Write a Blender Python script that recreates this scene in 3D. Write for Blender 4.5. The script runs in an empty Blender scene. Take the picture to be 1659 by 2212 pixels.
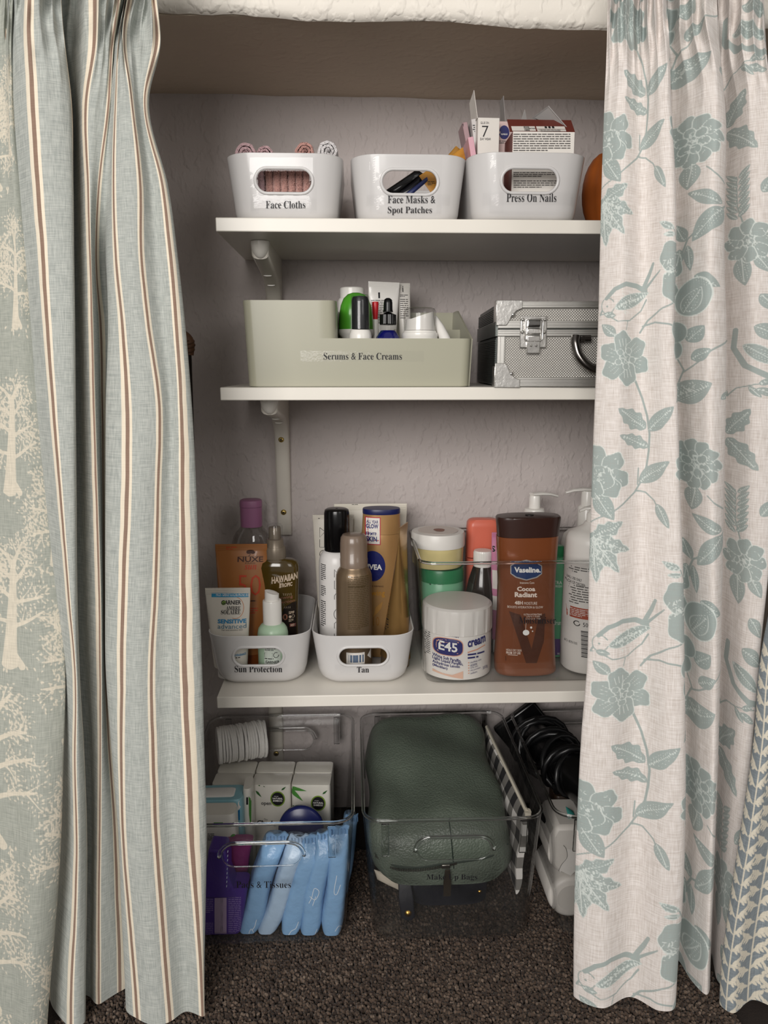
import bpy, bmesh, math, random
import numpy as np
from mathutils import Vector, Matrix
from mathutils.bvhtree import BVHTree
from mathutils.geometry import tessellate_polygon

random.seed(7); np.random.seed(7)
SC = bpy.context.scene
COL = SC.collection

# ------------------------------------------------------------------ camera
F_PX, CX, CY = 1661.0, 829.5, 1106.0
PITCH, YAW = math.radians(10.77), math.radians(2.3)
HC = 0.78
_F = np.array([math.sin(YAW)*math.cos(PITCH), math.cos(YAW)*math.cos(PITCH), -math.sin(PITCH)])
_R = np.array([math.cos(YAW), -math.sin(YAW), 0.0])
_U = np.cross(_R, _F)
cam_d = bpy.data.cameras.new('camera'); cam = bpy.data.objects.new('camera', cam_d); COL.objects.link(cam)
cam_d.sensor_fit = 'VERTICAL'; cam_d.sensor_height = 36.0; cam_d.lens = 36.0*F_PX/2212.0
cam_d.clip_start = 0.02
cam.location = (0, 0, HC); cam.rotation_euler = (math.pi/2 - PITCH, 0, -YAW)
SC.camera = cam

# ------------------------------------------------------------------ world, lights, exposure
w = bpy.data.worlds.new('room_light'); SC.world = w; w.use_nodes = True
w.node_tree.nodes['Background'].inputs[0].default_value = (1.0, 0.955, 0.90, 1)
w.node_tree.nodes['Background'].inputs[1].default_value = 0.36

def area_light(name, loc, target, sx, sy, power, col):
    d = bpy.data.lights.new(name, 'AREA'); d.shape = 'RECTANGLE'; d.size = sx; d.size_y = sy
    d.energy = power; d.color = col
    o = bpy.data.objects.new(name, d); COL.objects.link(o); o.location = loc
    o.rotation_euler = (Vector(target) - Vector(loc)).to_track_quat('-Z', 'Y').to_euler()
    return o
area_light('window_daylight', (-0.80, -1.7, 1.45), (0.05, 1.0, 0.72), 1.6, 1.2, 68, (1.0, 0.965, 0.93))
area_light('window_daylight_second', (1.5, -1.4, 1.7), (0.05, 1.1, 0.75), 0.8, 1.2, 8, (1.0, 0.97, 0.93))
SC.view_settings.view_transform = 'Standard'; SC.view_settings.look = 'None'
SC.view_settings.exposure = 0.0; SC.view_settings.gamma = 1.0; SC.view_settings.use_curve_mapping = False
try:
    SC.cycles.max_bounces = 7; SC.cycles.transparent_max_bounces = 32; SC.cycles.transmission_bounces = 6
    SC.cycles.diffuse_bounces = 3; SC.cycles.glossy_bounces = 3
    SC.cycles.caustics_reflective = False; SC.cycles.caustics_refractive = False
    SC.cycles.use_denoising = True; SC.cycles.adaptive_threshold = 0.025
except Exception:
    pass

# ------------------------------------------------------------------ projection helpers (photo pixel -> place)
def ray(px, py):
    return _F + (px-CX)/F_PX*_R + (CY-py)/F_PX*_U
def atY(px, py, Y):
    d = ray(px, py); t = Y/d[1]
    return Vector((d[0]*t, Y, HC + d[2]*t))
def atZ(px, py, Z):
    d = ray(px, py); t = (Z-HC)/d[2]
    return Vector((d[0]*t, d[1]*t, Z))
def onYZ(px, Y, Z):
    """x of pixel column px at depth Y and height Z"""
    py = 1106.0
    for _ in range(12):
        p = atY(px, py, Y); py -= (Z - p.z)*F_PX/Y*0.9
    return atY(px, py, Y).x
def wpx(pl, pr, py, Y):
    a, b = atY(pl, py, Y), atY(pr, py, Y); return abs(b.x-a.x)

# ------------------------------------------------------------------ materials
def lin(c):
    if isinstance(c, str):
        c = c.lstrip('#'); c = [int(c[i:i+2], 16)/255 for i in (0, 2, 4)]
    return tuple(x/12.92 if x <= 0.04045 else ((x+0.055)/1.055)**2.4 for x in c) + (1,)
MATS = {}
def nt_of(m):
    m.use_nodes = True; return m.node_tree
def mat(key, col='#888888', rough=0.5, metal=0.0, var=0.06, vscale=60.0, bump=0.0, bscale=200.0, spec=0.5,
        trans=0.0, ior=1.45, coat=0.0, emit=0.0, sheen=0.0, translucent=0.0, coord='Object', stretch=None, detail=3.0):
    """principled material whose colour carries a little procedural noise, with optional fine bump"""
    if key in MATS: return MATS[key]
    m = bpy.data.materials.new(key); t = nt_of(m); N, L = t.nodes, t.links
    b = N['Principled BSDF']
    c = lin(col)
    tc = N.new('ShaderNodeTexCoord'); src = tc.outputs[coord]
    if stretch:
        mp = N.new('ShaderNodeMapping'); mp.inputs['Scale'].default_value = stretch
        L.new(src, mp.inputs[0]); src = mp.outputs[0]
    nz = N.new('ShaderNodeTexNoise'); nz.inputs['Scale'].default_value = vscale; nz.inputs['Detail'].default_value = detail
    L.new(src, nz.inputs['Vector'])
    mx = N.new('ShaderNodeMix'); mx.data_type = 'RGBA'
    mx.inputs[6].default_value = tuple(max(0, x*(1-var)) for x in c[:3]) + (1,)
    mx.inputs[7].default_value = tuple(min(1, x*(1+var)) for x in c[:3]) + (1,)
    L.new(nz.outputs['Fac'], mx.inputs[0]); L.new(mx.outputs[2], b.inputs['Base Color'])
    b.inputs['Roughness'].default_value = rough; b.inputs['Metallic'].default_value = metal
    b.inputs['IOR'].default_value = ior; b.inputs['Specular IOR Level'].default_value = spec
    b.inputs['Transmission Weight'].default_value = trans; b.inputs['Coat Weight'].default_value = coat
    b.inputs['Coat Roughness'].default_value = 0.05
    b.inputs['Sheen Weight'].default_value = sheen
    if bump:
        n2 = N.new('ShaderNodeTexNoise'); n2.inputs['Scale'].default_value = bscale; n2.inputs['Detail'].default_value = 4
        L.new(src, n2.inputs['Vector'])
        bp = N.new('ShaderNodeBump'); bp.inputs['Strength'].default_value = bump; bp.inputs['Distance'].default_value = 0.002
        L.new(n2.outputs['Fac'], bp.inputs['Height']); L.new(bp.outputs[0], b.inputs['Normal'])
    if translucent:
        out = N['Material Output']; tr = N.new('ShaderNodeBsdfTranslucent'); L.new(mx.outputs[2], tr.inputs[0])
        ms = N.new('ShaderNodeMixShader'); ms.inputs[0].default_value = translucent
        L.new(b.outputs[0], ms.inputs[1]); L.new(tr.outputs[0], ms.inputs[2]); L.new(ms.outputs[0], out.inputs[0])
    MATS[key] = m
    return m
def film(key, tint='#f4f4f4', rough=0.03, ior=1.45, bump=0.0, bscale=300.0, haze=0.0, hazecol='#ffffff', gain=1.0):
    """thin clear plastic: see-through sheet with a fresnel reflection and an optional milky share"""
    if key in MATS: return MATS[key]
    m = bpy.data.materials.new(key); t = nt_of(m); N, L = t.nodes, t.links
    N.remove(N['Principled BSDF']); out = N['Material Output']
    tr = N.new('ShaderNodeBsdfTransparent'); tr.inputs[0].default_value = lin(tint)
    gl = N.new('ShaderNodeBsdfGlossy'); gl.inputs['Roughness'].default_value = rough
    lw = N.new('ShaderNodeLayerWeight'); lw.inputs['Blend'].default_value = 0.5
    pw = N.new('ShaderNodeMath'); pw.operation = 'POWER'; pw.inputs[1].default_value = 5.0; L.new(lw.outputs['Facing'], pw.inputs[0])
    f0 = ((ior-1)/(ior+1))**2
    fr = N.new('ShaderNodeMath'); fr.operation = 'MULTIPLY_ADD'; fr.inputs[1].default_value = 1-f0; fr.inputs[2].default_value = f0; L.new(pw.outputs[0], fr.inputs[0])
    last = tr.outputs[0]
    if haze:
        df = N.new('ShaderNodeBsdfDiffuse'); df.inputs[0].default_value = lin(hazecol)
        tc = N.new('ShaderNodeTexCoord'); nz = N.new('ShaderNodeTexNoise'); nz.inputs['Scale'].default_value = 30
        L.new(tc.outputs['Object'], nz.inputs['Vector'])
        ml = N.new('ShaderNodeMath'); ml.operation = 'MULTIPLY'; ml.inputs[1].default_value = haze*2
        L.new(nz.outputs['Fac'], ml.inputs[0])
        mh = N.new('ShaderNodeMixShader'); L.new(ml.outputs[0], mh.inputs[0])
        L.new(last, mh.inputs[1]); L.new(df.outputs[0], mh.inputs[2]); last = mh.outputs[0]
    fac = fr.outputs[0]
    if gain != 1.0:
        mg = N.new('ShaderNodeMath'); mg.operation = 'MULTIPLY'; mg.inputs[1].default_value = gain; mg.use_clamp = True
        L.new(fac, mg.inputs[0]); fac = mg.outputs[0]
    if bump:
        tc = N.new('ShaderNodeTexCoord'); n2 = N.new('ShaderNodeTexNoise'); n2.inputs['Scale'].default_value = bscale
        L.new(tc.outputs['Object'], n2.inputs['Vector'])
        bp = N.new('ShaderNodeBump'); bp.inputs['Strength'].default_value = bump; bp.inputs['Distance'].default_value = 0.0006
        L.new(n2.outputs['Fac'], bp.inputs['Height']); L.new(bp.outputs[0], gl.inputs['Normal'])
    ms = N.new('ShaderNodeMixShader'); L.new(fac, ms.inputs[0]); L.new(last, ms.inputs[1]); L.new(gl.outputs[0], ms.inputs[2])
    L.new(ms.outputs[0], out.inputs[0]); MATS[key] = m
    return m

# ------------------------------------------------------------------ mesh builder
class MB:
    def __init__(s): s.v = []; s.f = []
    def add(s, vs, fs):
        n = len(s.v); s.v += [tuple(p) for p in vs]; s.f += [tuple(i+n for i in f) for f in fs]; return s
    def box(s, x0, x1, y0, y1, z0, z1):
        return s.add([(x0,y0,z0),(x1,y0,z0),(x1,y1,z0),(x0,y1,z0),(x0,y0,z1),(x1,y0,z1),(x1,y1,z1),(x0,y1,z1)],
                     [(0,3,2,1),(4,5,6,7),(0,1,5,4),(1,2,6,5),(2,3,7,6),(3,0,4,7)])
    def loft(s, rings, cap0=True, cap1=True, closed=True):
        n = len(rings[0]); vs = [p for r in rings for p in r]; fs = []
        for i in range(len(rings)-1):
            for j in range(n if closed else n-1):
                k = (j+1) % n
                fs.append((i*n+j, i*n+k, (i+1)*n+k, (i+1)*n+j))
        if cap0: fs.append(tuple(range(n-1, -1, -1)))
        if cap1: fs.append(tuple((len(rings)-1)*n+j for j in range(n)))
        return s.add(vs, fs)
    def lathe(s, prof, n=32, c=(0,0,0), cap0=True, cap1=True):
        rings = [[(c[0]+r*math.cos(2*math.pi*j/n), c[1]+r*math.sin(2*math.pi*j/n), c[2]+z) for j in range(n)] for r, z in prof]
        return s.loft(rings, cap0, cap1)
    def tube(s, pts, r, n=8, closed=False, caps=True):
        pts = [Vector(p) for p in pts]; m = len(pts); rings = []; up = None
        for i, p in enumerate(pts):
            if closed: d = pts[(i+1) % m]-pts[i-1]
            else: d = pts[min(i+1, m-1)]-pts[max(i-1, 0)]
            d.normalize()
            if up is None:
                up = Vector((0,0,1)) if abs(d.z) < 0.9 else Vector((1,0,0))
            a = up - d*up.dot(d)
            if a.length < 1e-6: a = d.orthogonal()
            a.normalize(); b = d.cross(a); up = a
            rr = r[i] if isinstance(r, (list, tuple)) else r
            rings.append([tuple(p + a*rr*math.cos(2*math.pi*j/n) + b*rr*math.sin(2*math.pi*j/n)) for j in range(n)])
        if closed: rings.append(rings[0]); return s.loft(rings, False, False)
        return s.loft(rings, caps, caps)
    def prism(s, poly, axis, a0, a1):
        """polygon (p,q) extruded along axis 'x','y' or 'z'"""
        def P(p, q, a): return {'x': (a,p,q), 'y': (p,a,q), 'z': (p,q,a)}[axis]
        n = len(poly)
        return s.loft([[P(p,q,a0) for p,q in poly], [P(p,q,a1) for p,q in poly]])
    def xf(s, M):
        s.v = [tuple(M @ Vector(p)) for p in s.v]; return s
    def bvh(s): return BVHTree.FromPolygons([Vector(p) for p in s.v], s.f)
    def mesh(s, name):
        me = bpy.data.meshes.new(name); me.from_pydata(s.v, [], s.f)
        bm = bmesh.new(); bm.from_mesh(me); bmesh.ops.recalc_face_normals(bm, faces=bm.faces); bm.to_mesh(me); bm.free()
        return me
    def build(s, name, m, parent=None, smooth=35, loc=None, bevel=0.0, sub=0, kind=None):
        me = s.mesh(name); return mesh_obj(name, me, m, parent, smooth, loc, bevel, sub, kind)
def mesh_obj(name, me, m, parent=None, smooth=35, loc=None, bevel=0.0, sub=0, kind=None):
    me.materials.append(m)
    if smooth:
        for p in me.polygons: p.use_smooth = True
        if smooth < 180: me.set_sharp_from_angle(angle=math.radians(smooth))
    o = bpy.data.objects.new(name, me); COL.objects.link(o)
    if parent: o.parent = parent
    if loc is not None: o.location = loc
    if bevel:
        md = o.modifiers.new('bevel', 'BEVEL'); md.width = bevel; md.segments = 2; md.limit_method = 'ANGLE'; md.angle_limit = math.radians(40)
    if sub:
        md = o.modifiers.new('sub', 'SUBSURF'); md.levels = sub; md.render_levels = sub
    if kind: o['kind'] = kind
    return o
def thing(name, label, cat, loc=(0,0,0), rotz=0.0, group=None, rot=None):
    o = bpy.data.objects.new(name, None); COL.objects.link(o); o.location = loc
    o.rotation_euler = rot if rot else (0, 0, rotz); o.empty_display_size = 0.02
    o['label'] = label; o['category'] = cat
    if group: o['group'] = group
    return o
def tag(o, label, cat, group=None):
    o['label'] = label; o['category'] = cat
    if group: o['group'] = group
    return o
def struct(o): o['kind'] = 'structure'; return o

def rrect(w, d, r, z, n=6, cx=0.0, cy=0.0):
    """rounded rectangle ring in plan, counter-clockwise"""
    r = min(r, w/2-1e-5, d/2-1e-5); out = []
    for (sx, sy, a0) in ((1,1,0), (-1,1,90), (-1,-1,180), (1,-1,270)):
        for k in range(n+1):
            a = math.radians(a0 + 90*k/n)
            out.append((cx + sx*(w/2-r) + r*math.cos(a), cy + sy*(d/2-r) + r*math.sin(a), z))
    return out
def sell(w, d, z, e=2.0, n=36, cx=0.0, cy=0.0):
    """superellipse ring"""
    out = []
    for k in range(n):
        a = 2*math.pi*k/n; c, q = math.cos(a), math.sin(a)
        out.append((cx + w/2*math.copysign(abs(c)**(2/e), c), cy + d/2*math.copysign(abs(q)**(2/e), q), z))
    return out
def smoothpath(pts, k=6, closed=False):
    P = [np.array(p, float) for p in pts]; n = len(P); out = []
    for i in range(n if closed else n-1):
        p1, p2 = P[i], P[(i+1) % n]
        p0 = P[i-1] if (closed or i > 0) else 2*p1-p2
        p3 = P[(i+2) % n] if (closed or i < n-2) else 2*p2-p1
        for j in range(k):
            t = j/k
            out.append(tuple(0.5*((2*p1) + (-p0+p2)*t + (2*p0-5*p1+4*p2-p3)*t*t + (-p0+3*p1-3*p2+p3)*t**3)))
    if not closed: out.append(tuple(P[-1]))
    return out
def boolean_cut(mb, cutter_mbs):
    """closed mesh minus cutters, returned as a new mesh"""
    a = bpy.data.objects.new('tmp_a', mb.mesh('tmp_a')); COL.objects.link(a); tmp = [a]
    for c in cutter_mbs:
        o = bpy.data.objects.new('tmp_c', c.mesh('tmp_c')); COL.objects.link(o); tmp.append(o)
        md = a.modifiers.new('cut', 'BOOLEAN'); md.operation = 'DIFFERENCE'; md.object = o; md.solver = 'EXACT'
    dg = bpy.context.evaluated_depsgraph_get(); dg.update()
    me = bpy.data.meshes.new_from_object(a.evaluated_get(dg))
    for o in tmp: bpy.data.objects.remove(o)
    return me

# ------------------------------------------------------------------ lettering and print laid on real surfaces
_TXT = {}
def serif(s):
    out = ''
    for ch in s:
        if 'A' <= ch <= 'Z': out += chr(0x1D400+ord(ch)-65)
        elif 'a' <= ch <= 'z': out += chr(0x1D41A+ord(ch)-97)
        else: out += ch
    return out
def serif_it(s):
    out = ''
    for ch in s:
        if 'A' <= ch <= 'Z': out += chr(0x1D468+ord(ch)-65)
        elif 'a' <= ch <= 'z': out += chr(0x1D482+ord(ch)-97)
        else: out += ch
    return out
def text2d(s, style=''):
    key = (s, style)
    if key in _TXT: return _TXT[key]
    cu = bpy.data.curves.new('tmp_t', 'FONT')
    cu.body = serif(s) if 'S' in style else serif_it(s) if 'I' in style else s
    cu.size = 1; cu.resolution_u = 2; cu.fill_mode = 'FRONT'
    cu.offset = 0.022 if 'b' in style else (-0.004 if 'S' in style else (-0.012 if 't' in style else 0))
    if 'B' in style: cu.offset = 0.038
    ob = bpy.data.objects.new('tmp_t', cu)
    me = ob.to_mesh()
    v = np.array([p.co[:2] for p in me.vertices]) if len(me.vertices) else np.zeros((0, 2))
    f = [tuple(p.vertices) for p in me.polygons]
    ob.to_mesh_clear(); bpy.data.objects.remove(ob); bpy.data.curves.remove(cu)
    _TXT[key] = (v, f); return _TXT[key]
def shape2d(it):
    """one print item, in photo pixels of its surface -> (verts Nx2, faces, material)"""
    k = it[0]
    if k == 't':                                   # ('t', text, (x0,y0,x1,y1), mat, style)
        v, f = text2d(it[1], it[4] if len(it) > 4 else '')
        if not len(v): return np.zeros((0, 2)), [], it[3]
        x0, y0, x1, y1 = it[2]; lo, hi = v.min(0), v.max(0); sp = np.maximum(hi-lo, 1e-6)
        u = (v-lo)/sp; out = np.empty_like(u)
        out[:, 0] = x0 + u[:, 0]*(x1-x0); out[:, 1] = y1 + u[:, 1]*(y0-y1)
        if len(it) > 5: out[:, 1] += it[5]*(u[:, 0]-0.5)*(x1-x0)           # slope
        return out, f, it[3]
    if k == 'r':                                   # ('r', (x0,y0,x1,y1), mat)
        x0, y0, x1, y1 = it[1]; nx = max(1, min(24, int(abs(x1-x0)/6))); ny = max(5, min(24, int(abs(y1-y0)/5)))
        v = [(x0+(x1-x0)*i/nx, y0+(y1-y0)*j/ny) for j in range(ny+1) for i in range(nx+1)]
        f = [(j*(nx+1)+i, j*(nx+1)+i+1, (j+1)*(nx+1)+i+1, (j+1)*(nx+1)+i) for j in range(ny) for i in range(nx)]
        return np.array(v), f, it[2]
    if k == 'd':                                   # ('d', (cx,cy,rx,ry), mat[, e])
        cx, cy, rx, ry = it[1]; e = it[3] if len(it) > 3 else 2.0; n = 32; v = [(cx, cy)]; f = []
        for q in range(1, 5):
            for j in range(n):
                a = 2*math.pi*j/n; c, s = math.cos(a), math.sin(a)
                v.append((cx+rx*q/4*math.copysign(abs(c)**(2/e), c), cy+ry*q/4*math.copysign(abs(s)**(2/e), s)))
        for j in range(n): f.append((0, 1+j, 1+(j+1) % n))
        for q in range(3):
            for j in range(n): f.append((1+q*n+j, 1+(q+1)*n+j, 1+(q+1)*n+(j+1) % n, 1+q*n+(j+1) % n))
        return np.array(v), f, it[2]
    if k == 'l':                                   # ('l', pts, width, mat)
        pts = np.array(it[1], float); wd = it[2]; v = []; f = []
        d = np.gradient(pts, axis=0); nn = np.stack([-d[:, 1], d[:, 0]], 1); nn /= np.maximum(np.linalg.norm(nn, axis=1, keepdims=True), 1e-9)
        for p, q in zip(pts, nn): v += [p-q*wd/2, p+q*wd/2]
        f = [(2*i, 2*i+1, 2*i+3, 2*i+2) for i in range(len(pts)-1)]
        return np.array(v), f, it[3]
    if k == 'p':                                   # ('p', pts, mat)
        pts = it[1]; tri = tessellate_polygon([[Vector((p[0], p[1], 0)) for p in pts]])
        return np.array(pts, float), [tuple(t) for t in tri], it[2]
    if k == 'fp':                                  # ('fp', (x0,y0,x1,y1), rows, mat[, ink height]) unreadably small print
        x0, y0, x1, y1 = it[1]; rows = it[2]; v = []; f = []; rg = random.Random(int(x0*31+y0*17))
        h = (y1-y0)/rows; ink = it[4] if len(it) > 4 else 0.42
        for r in range(rows):
            x = x0; end = x1 if r < rows-1 else x0+(x1-x0)*0.6
            while x < end:
                wd = min(rg.uniform(0.9, 3.2)*h, end-x); n = len(v); ya = y0+r*h; yb = ya+h*ink
                m = x+wd/2
                v += [(x, ya), (m, ya), (x+wd, ya), (x+wd, yb), (m, yb), (x, yb)]; f += [(n, n+1, n+4, n+5), (n+1, n+2, n+3, n+4)]
                x += wd + 0.32*h
        return np.array(v), f, it[3]
def ring_pts(cx, cy, rx, ry, a0=0, a1=360, n=40, e=2.0):
    out = []
    for i in range(n+1):
        a = math.radians(a0+(a1-a0)*i/n); c, s = math.cos(a), math.sin(a)
        out.append((cx+rx*math.copysign(abs(c)**(2/e), c), cy+ry*math.copysign(abs(s)**(2/e), s)))
    return out
def cut_columns(v, f, step):
    """slice flat print into narrow columns so that it bends round a curved surface"""
    x0, x1 = v[:, 0].min(), v[:, 0].max()
    if x1-x0 < step*1.5: return v, f
    bm = bmesh.new(); vs = [bm.verts.new((p[0], p[1], 0)) for p in v]
    for fc in f:
        try: bm.faces.new([vs[i] for i in fc])
        except ValueError: pass
    for k in range(1, min(40, int((x1-x0)/step))+1):
        bmesh.ops.bisect_plane(bm, geom=bm.verts[:]+bm.edges[:]+bm.faces[:], plane_co=(x0+k*(x1-x0)/(min(40, int((x1-x0)/step))+1), 0, 0), plane_no=(1, 0, 0))
    bm.verts.index_update(); out = np.array([p.co[:2] for p in bm.verts]); fs = [tuple(q.index for q in fc.verts) for fc in bm.faces]; bm.free()
    return out, fs
def decal(parent, body, items, Yf, name='lettering', eps=0.0004, own=None):
    """lay flat print on the front of `body` (a builder in the parent's local space)"""
    bv = body.bvh(); Mi = parent.matrix_basis.inverted()
    for li, it in enumerate(items):
        v, f, m = shape2d(it)
        if not len(v): continue
        if it[0] in 'tp': v, f = cut_columns(v, f, 4.0)
        e = eps*(1+0.10*li); pts = []; ok = []
        for x, y in v:
            q = Mi @ atY(x, y, Yf)
            h = bv.ray_cast(Vector((q.x, -3.0, q.z)), Vector((0, 1, 0)))      # laid straight on along local +y
            if h[0] is None: pts.append((0, 0, 0)); ok.append(False)
            else: pts.append((h[0].x, h[0].y-e, h[0].z)); ok.append(True)
        fs = [fc for fc in f if all(ok[i] for i in fc)]
        if not fs: continue
        nm = {'t': 'lettering', 'fp': 'small_print', 'l': 'printed_line', 'd': 'printed_emblem', 'r': 'printed_panel', 'p': 'printed_shape'}[it[0]] if name == 'lettering' else name
        fs = [fc if (Vector(pts[fc[1]])-Vector(pts[fc[0]])).cross(Vector(pts[fc[2]])-Vector(pts[fc[0]])).y <= 0 else fc[::-1] for fc in fs]
        me = bpy.data.meshes.new(nm); me.from_pydata(pts, [], fs)
        o = mesh_obj(nm, me, m, parent, smooth=0)
        if it[0] == 'fp': o['kind'] = 'stuff'

def xat(px, Y, Z):
    k = (px-CX)/F_PX; dz = Z-HC
    return (k*(Y*_F[1]+dz*_F[2]) - Y*_R[1])/(_R[0]-k*_F[0])
def onYZ(px, Y, Z): return xat(px, Y, Z)

# ------------------------------------------------------------------ the alcove
YW = 1.262                                   # back wall
YL = 0.985                                   # face of the wall above and beside the opening
ZSOF = atY(829, 38, YL).z                    # soffit height
XL, XR = -0.52, 0.62
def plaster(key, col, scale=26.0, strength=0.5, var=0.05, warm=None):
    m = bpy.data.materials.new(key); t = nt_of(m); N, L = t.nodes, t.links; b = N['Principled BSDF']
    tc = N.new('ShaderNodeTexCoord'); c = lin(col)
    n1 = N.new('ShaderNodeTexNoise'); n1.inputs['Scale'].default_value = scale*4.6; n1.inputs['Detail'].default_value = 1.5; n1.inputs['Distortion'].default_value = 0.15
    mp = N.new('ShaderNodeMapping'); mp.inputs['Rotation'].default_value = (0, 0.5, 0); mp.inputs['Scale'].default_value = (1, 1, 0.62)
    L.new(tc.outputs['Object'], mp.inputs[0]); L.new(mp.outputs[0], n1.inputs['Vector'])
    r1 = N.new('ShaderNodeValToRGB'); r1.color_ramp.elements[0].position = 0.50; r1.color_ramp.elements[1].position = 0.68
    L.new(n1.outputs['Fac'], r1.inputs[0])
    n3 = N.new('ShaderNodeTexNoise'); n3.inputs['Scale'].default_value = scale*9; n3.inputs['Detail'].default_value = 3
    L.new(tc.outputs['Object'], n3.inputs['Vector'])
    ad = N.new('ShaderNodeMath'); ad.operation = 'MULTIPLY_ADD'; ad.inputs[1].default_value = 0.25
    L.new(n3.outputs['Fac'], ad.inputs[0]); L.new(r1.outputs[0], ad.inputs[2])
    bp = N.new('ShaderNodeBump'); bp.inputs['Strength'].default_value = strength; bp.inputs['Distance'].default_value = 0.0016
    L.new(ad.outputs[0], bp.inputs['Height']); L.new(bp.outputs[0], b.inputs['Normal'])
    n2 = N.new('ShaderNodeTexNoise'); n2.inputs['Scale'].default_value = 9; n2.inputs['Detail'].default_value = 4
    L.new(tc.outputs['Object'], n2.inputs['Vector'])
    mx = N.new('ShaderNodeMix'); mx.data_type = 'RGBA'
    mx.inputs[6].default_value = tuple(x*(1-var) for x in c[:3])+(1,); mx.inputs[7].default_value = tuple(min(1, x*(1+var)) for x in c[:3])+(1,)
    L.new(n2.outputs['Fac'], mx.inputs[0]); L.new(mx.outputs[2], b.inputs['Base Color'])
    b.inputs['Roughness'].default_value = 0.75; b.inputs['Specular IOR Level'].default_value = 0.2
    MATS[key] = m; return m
M_WALL = plaster('woodchip_wallpaper', '#c2b9b6', 24, 0.6)
M_SOF = plaster('painted_soffit', '#d6c7b4', 14, 0.25)
M_LINT = plaster('rough_white_plaster', '#ece6dc', 20, 0.8)
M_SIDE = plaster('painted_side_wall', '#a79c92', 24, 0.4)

# back wall as a sheet of two wallpaper drops with a faint seam
xs = onYZ(645, YW, 0.7)
wb = MB().box(XL-0.05, xs, YW, YW+0.08, -0.02, ZSOF+0.10).build('wall_back', M_WALL); struct(wb)
o = MB().box(xs, XR+0.05, YW-0.0004, YW+0.08, -0.02, ZSOF+0.10).build('wallpaper_drop', M_WALL, wb)
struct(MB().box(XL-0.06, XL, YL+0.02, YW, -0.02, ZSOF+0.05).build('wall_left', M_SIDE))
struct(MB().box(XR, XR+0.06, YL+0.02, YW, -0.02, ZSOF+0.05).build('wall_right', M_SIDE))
# soffit: slightly uneven board of plaster
def uneven(nx, ny, x0, x1, y0, y1, z, amp, th, seed):
    rg = np.random.RandomState(seed); mb = MB(); ph = rg.rand(6)*6
    def h(x, y): return z + amp*(math.sin(x*9+ph[0])+0.6*math.sin(x*23+ph[1]+y*7)+0.4*math.sin(x*51+ph[2]-y*13))
    v = []
    for j in range(ny+1):
        for i in range(nx+1):
            x = x0+(x1-x0)*i/nx; y = y0+(y1-y0)*j/ny; v.append((x, y, h(x, y)))
    n = len(v); v += [(p[0], p[1], z+th) for p in v]
    f = []; st = nx+1
    for j in range(ny):
        for i in range(nx): f.append((j*st+i, (j+1)*st+i, (j+1)*st+i+1, j*st+i+1)); f.append((n+j*st+i, n+j*st+i+1, n+(j+1)*st+i+1, n+(j+1)*st+i))
    for i in range(nx): f += [(i, i+1, n+i+1, n+i), (ny*st+i, n+ny*st+i, n+ny*st+i+1, ny*st+i+1)]
    for j in range(ny): f += [(j*st, n+j*st, n+(j+1)*st, (j+1)*st), (j*st+nx, (j+1)*st+nx, n+(j+1)*st+nx, n+j*st+nx)]
    return mb.add(v, f)
struct(uneven(60, 10, XL-0.05, XR+0.05, YL+0.012, YW+0.03, ZSOF+0.002, 0.0012, 0.06, 3).build('ceiling', M_SOF, smooth=60))
# lintel face with a rounded, ragged lower arris
lt = MB(); rings = []
rg = np.random.RandomState(5)
prof = [(0.013, 0.004), (0.009, -0.001), (0.004, 0.001), (0.0005, 0.006), (0.0, 0.014), (0.0, 0.05), (0.0, 0.9), (0.013, 0.9), (0.013, 0.006)]
nx = 260
rag = np.convolve(rg.randn(nx+30), np.ones(6)/6, 'same')[:nx+1]*0.0022
for i in range(nx+1):
    x = -1.6+3.2*i/nx
    k = (x-onYZ(345, YL, ZSOF))/(onYZ(1313, YL, ZSOF)-onYZ(345, YL, ZSOF))
    tilt = 0.006-0.012*k if -0.2 < k < 1.2 else 0
    rings.append([(x, YL+py_, ZSOF+pz+(rag[i]+tilt if j in (0,1,2,3,8) else 0)) for j, (py_, pz) in enumerate(prof)])
struct(lt.loft(rings).build('wall_front', M_LINT, smooth=50))
for nm, a, b_ in (('wall_front_left', -1.6, XL), ('wall_front_right', XR, 1.6)):
    struct(MB().box(a, b_, YL, YL+0.05, -0.02, ZSOF+0.01).build(nm, M_LINT))

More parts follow.
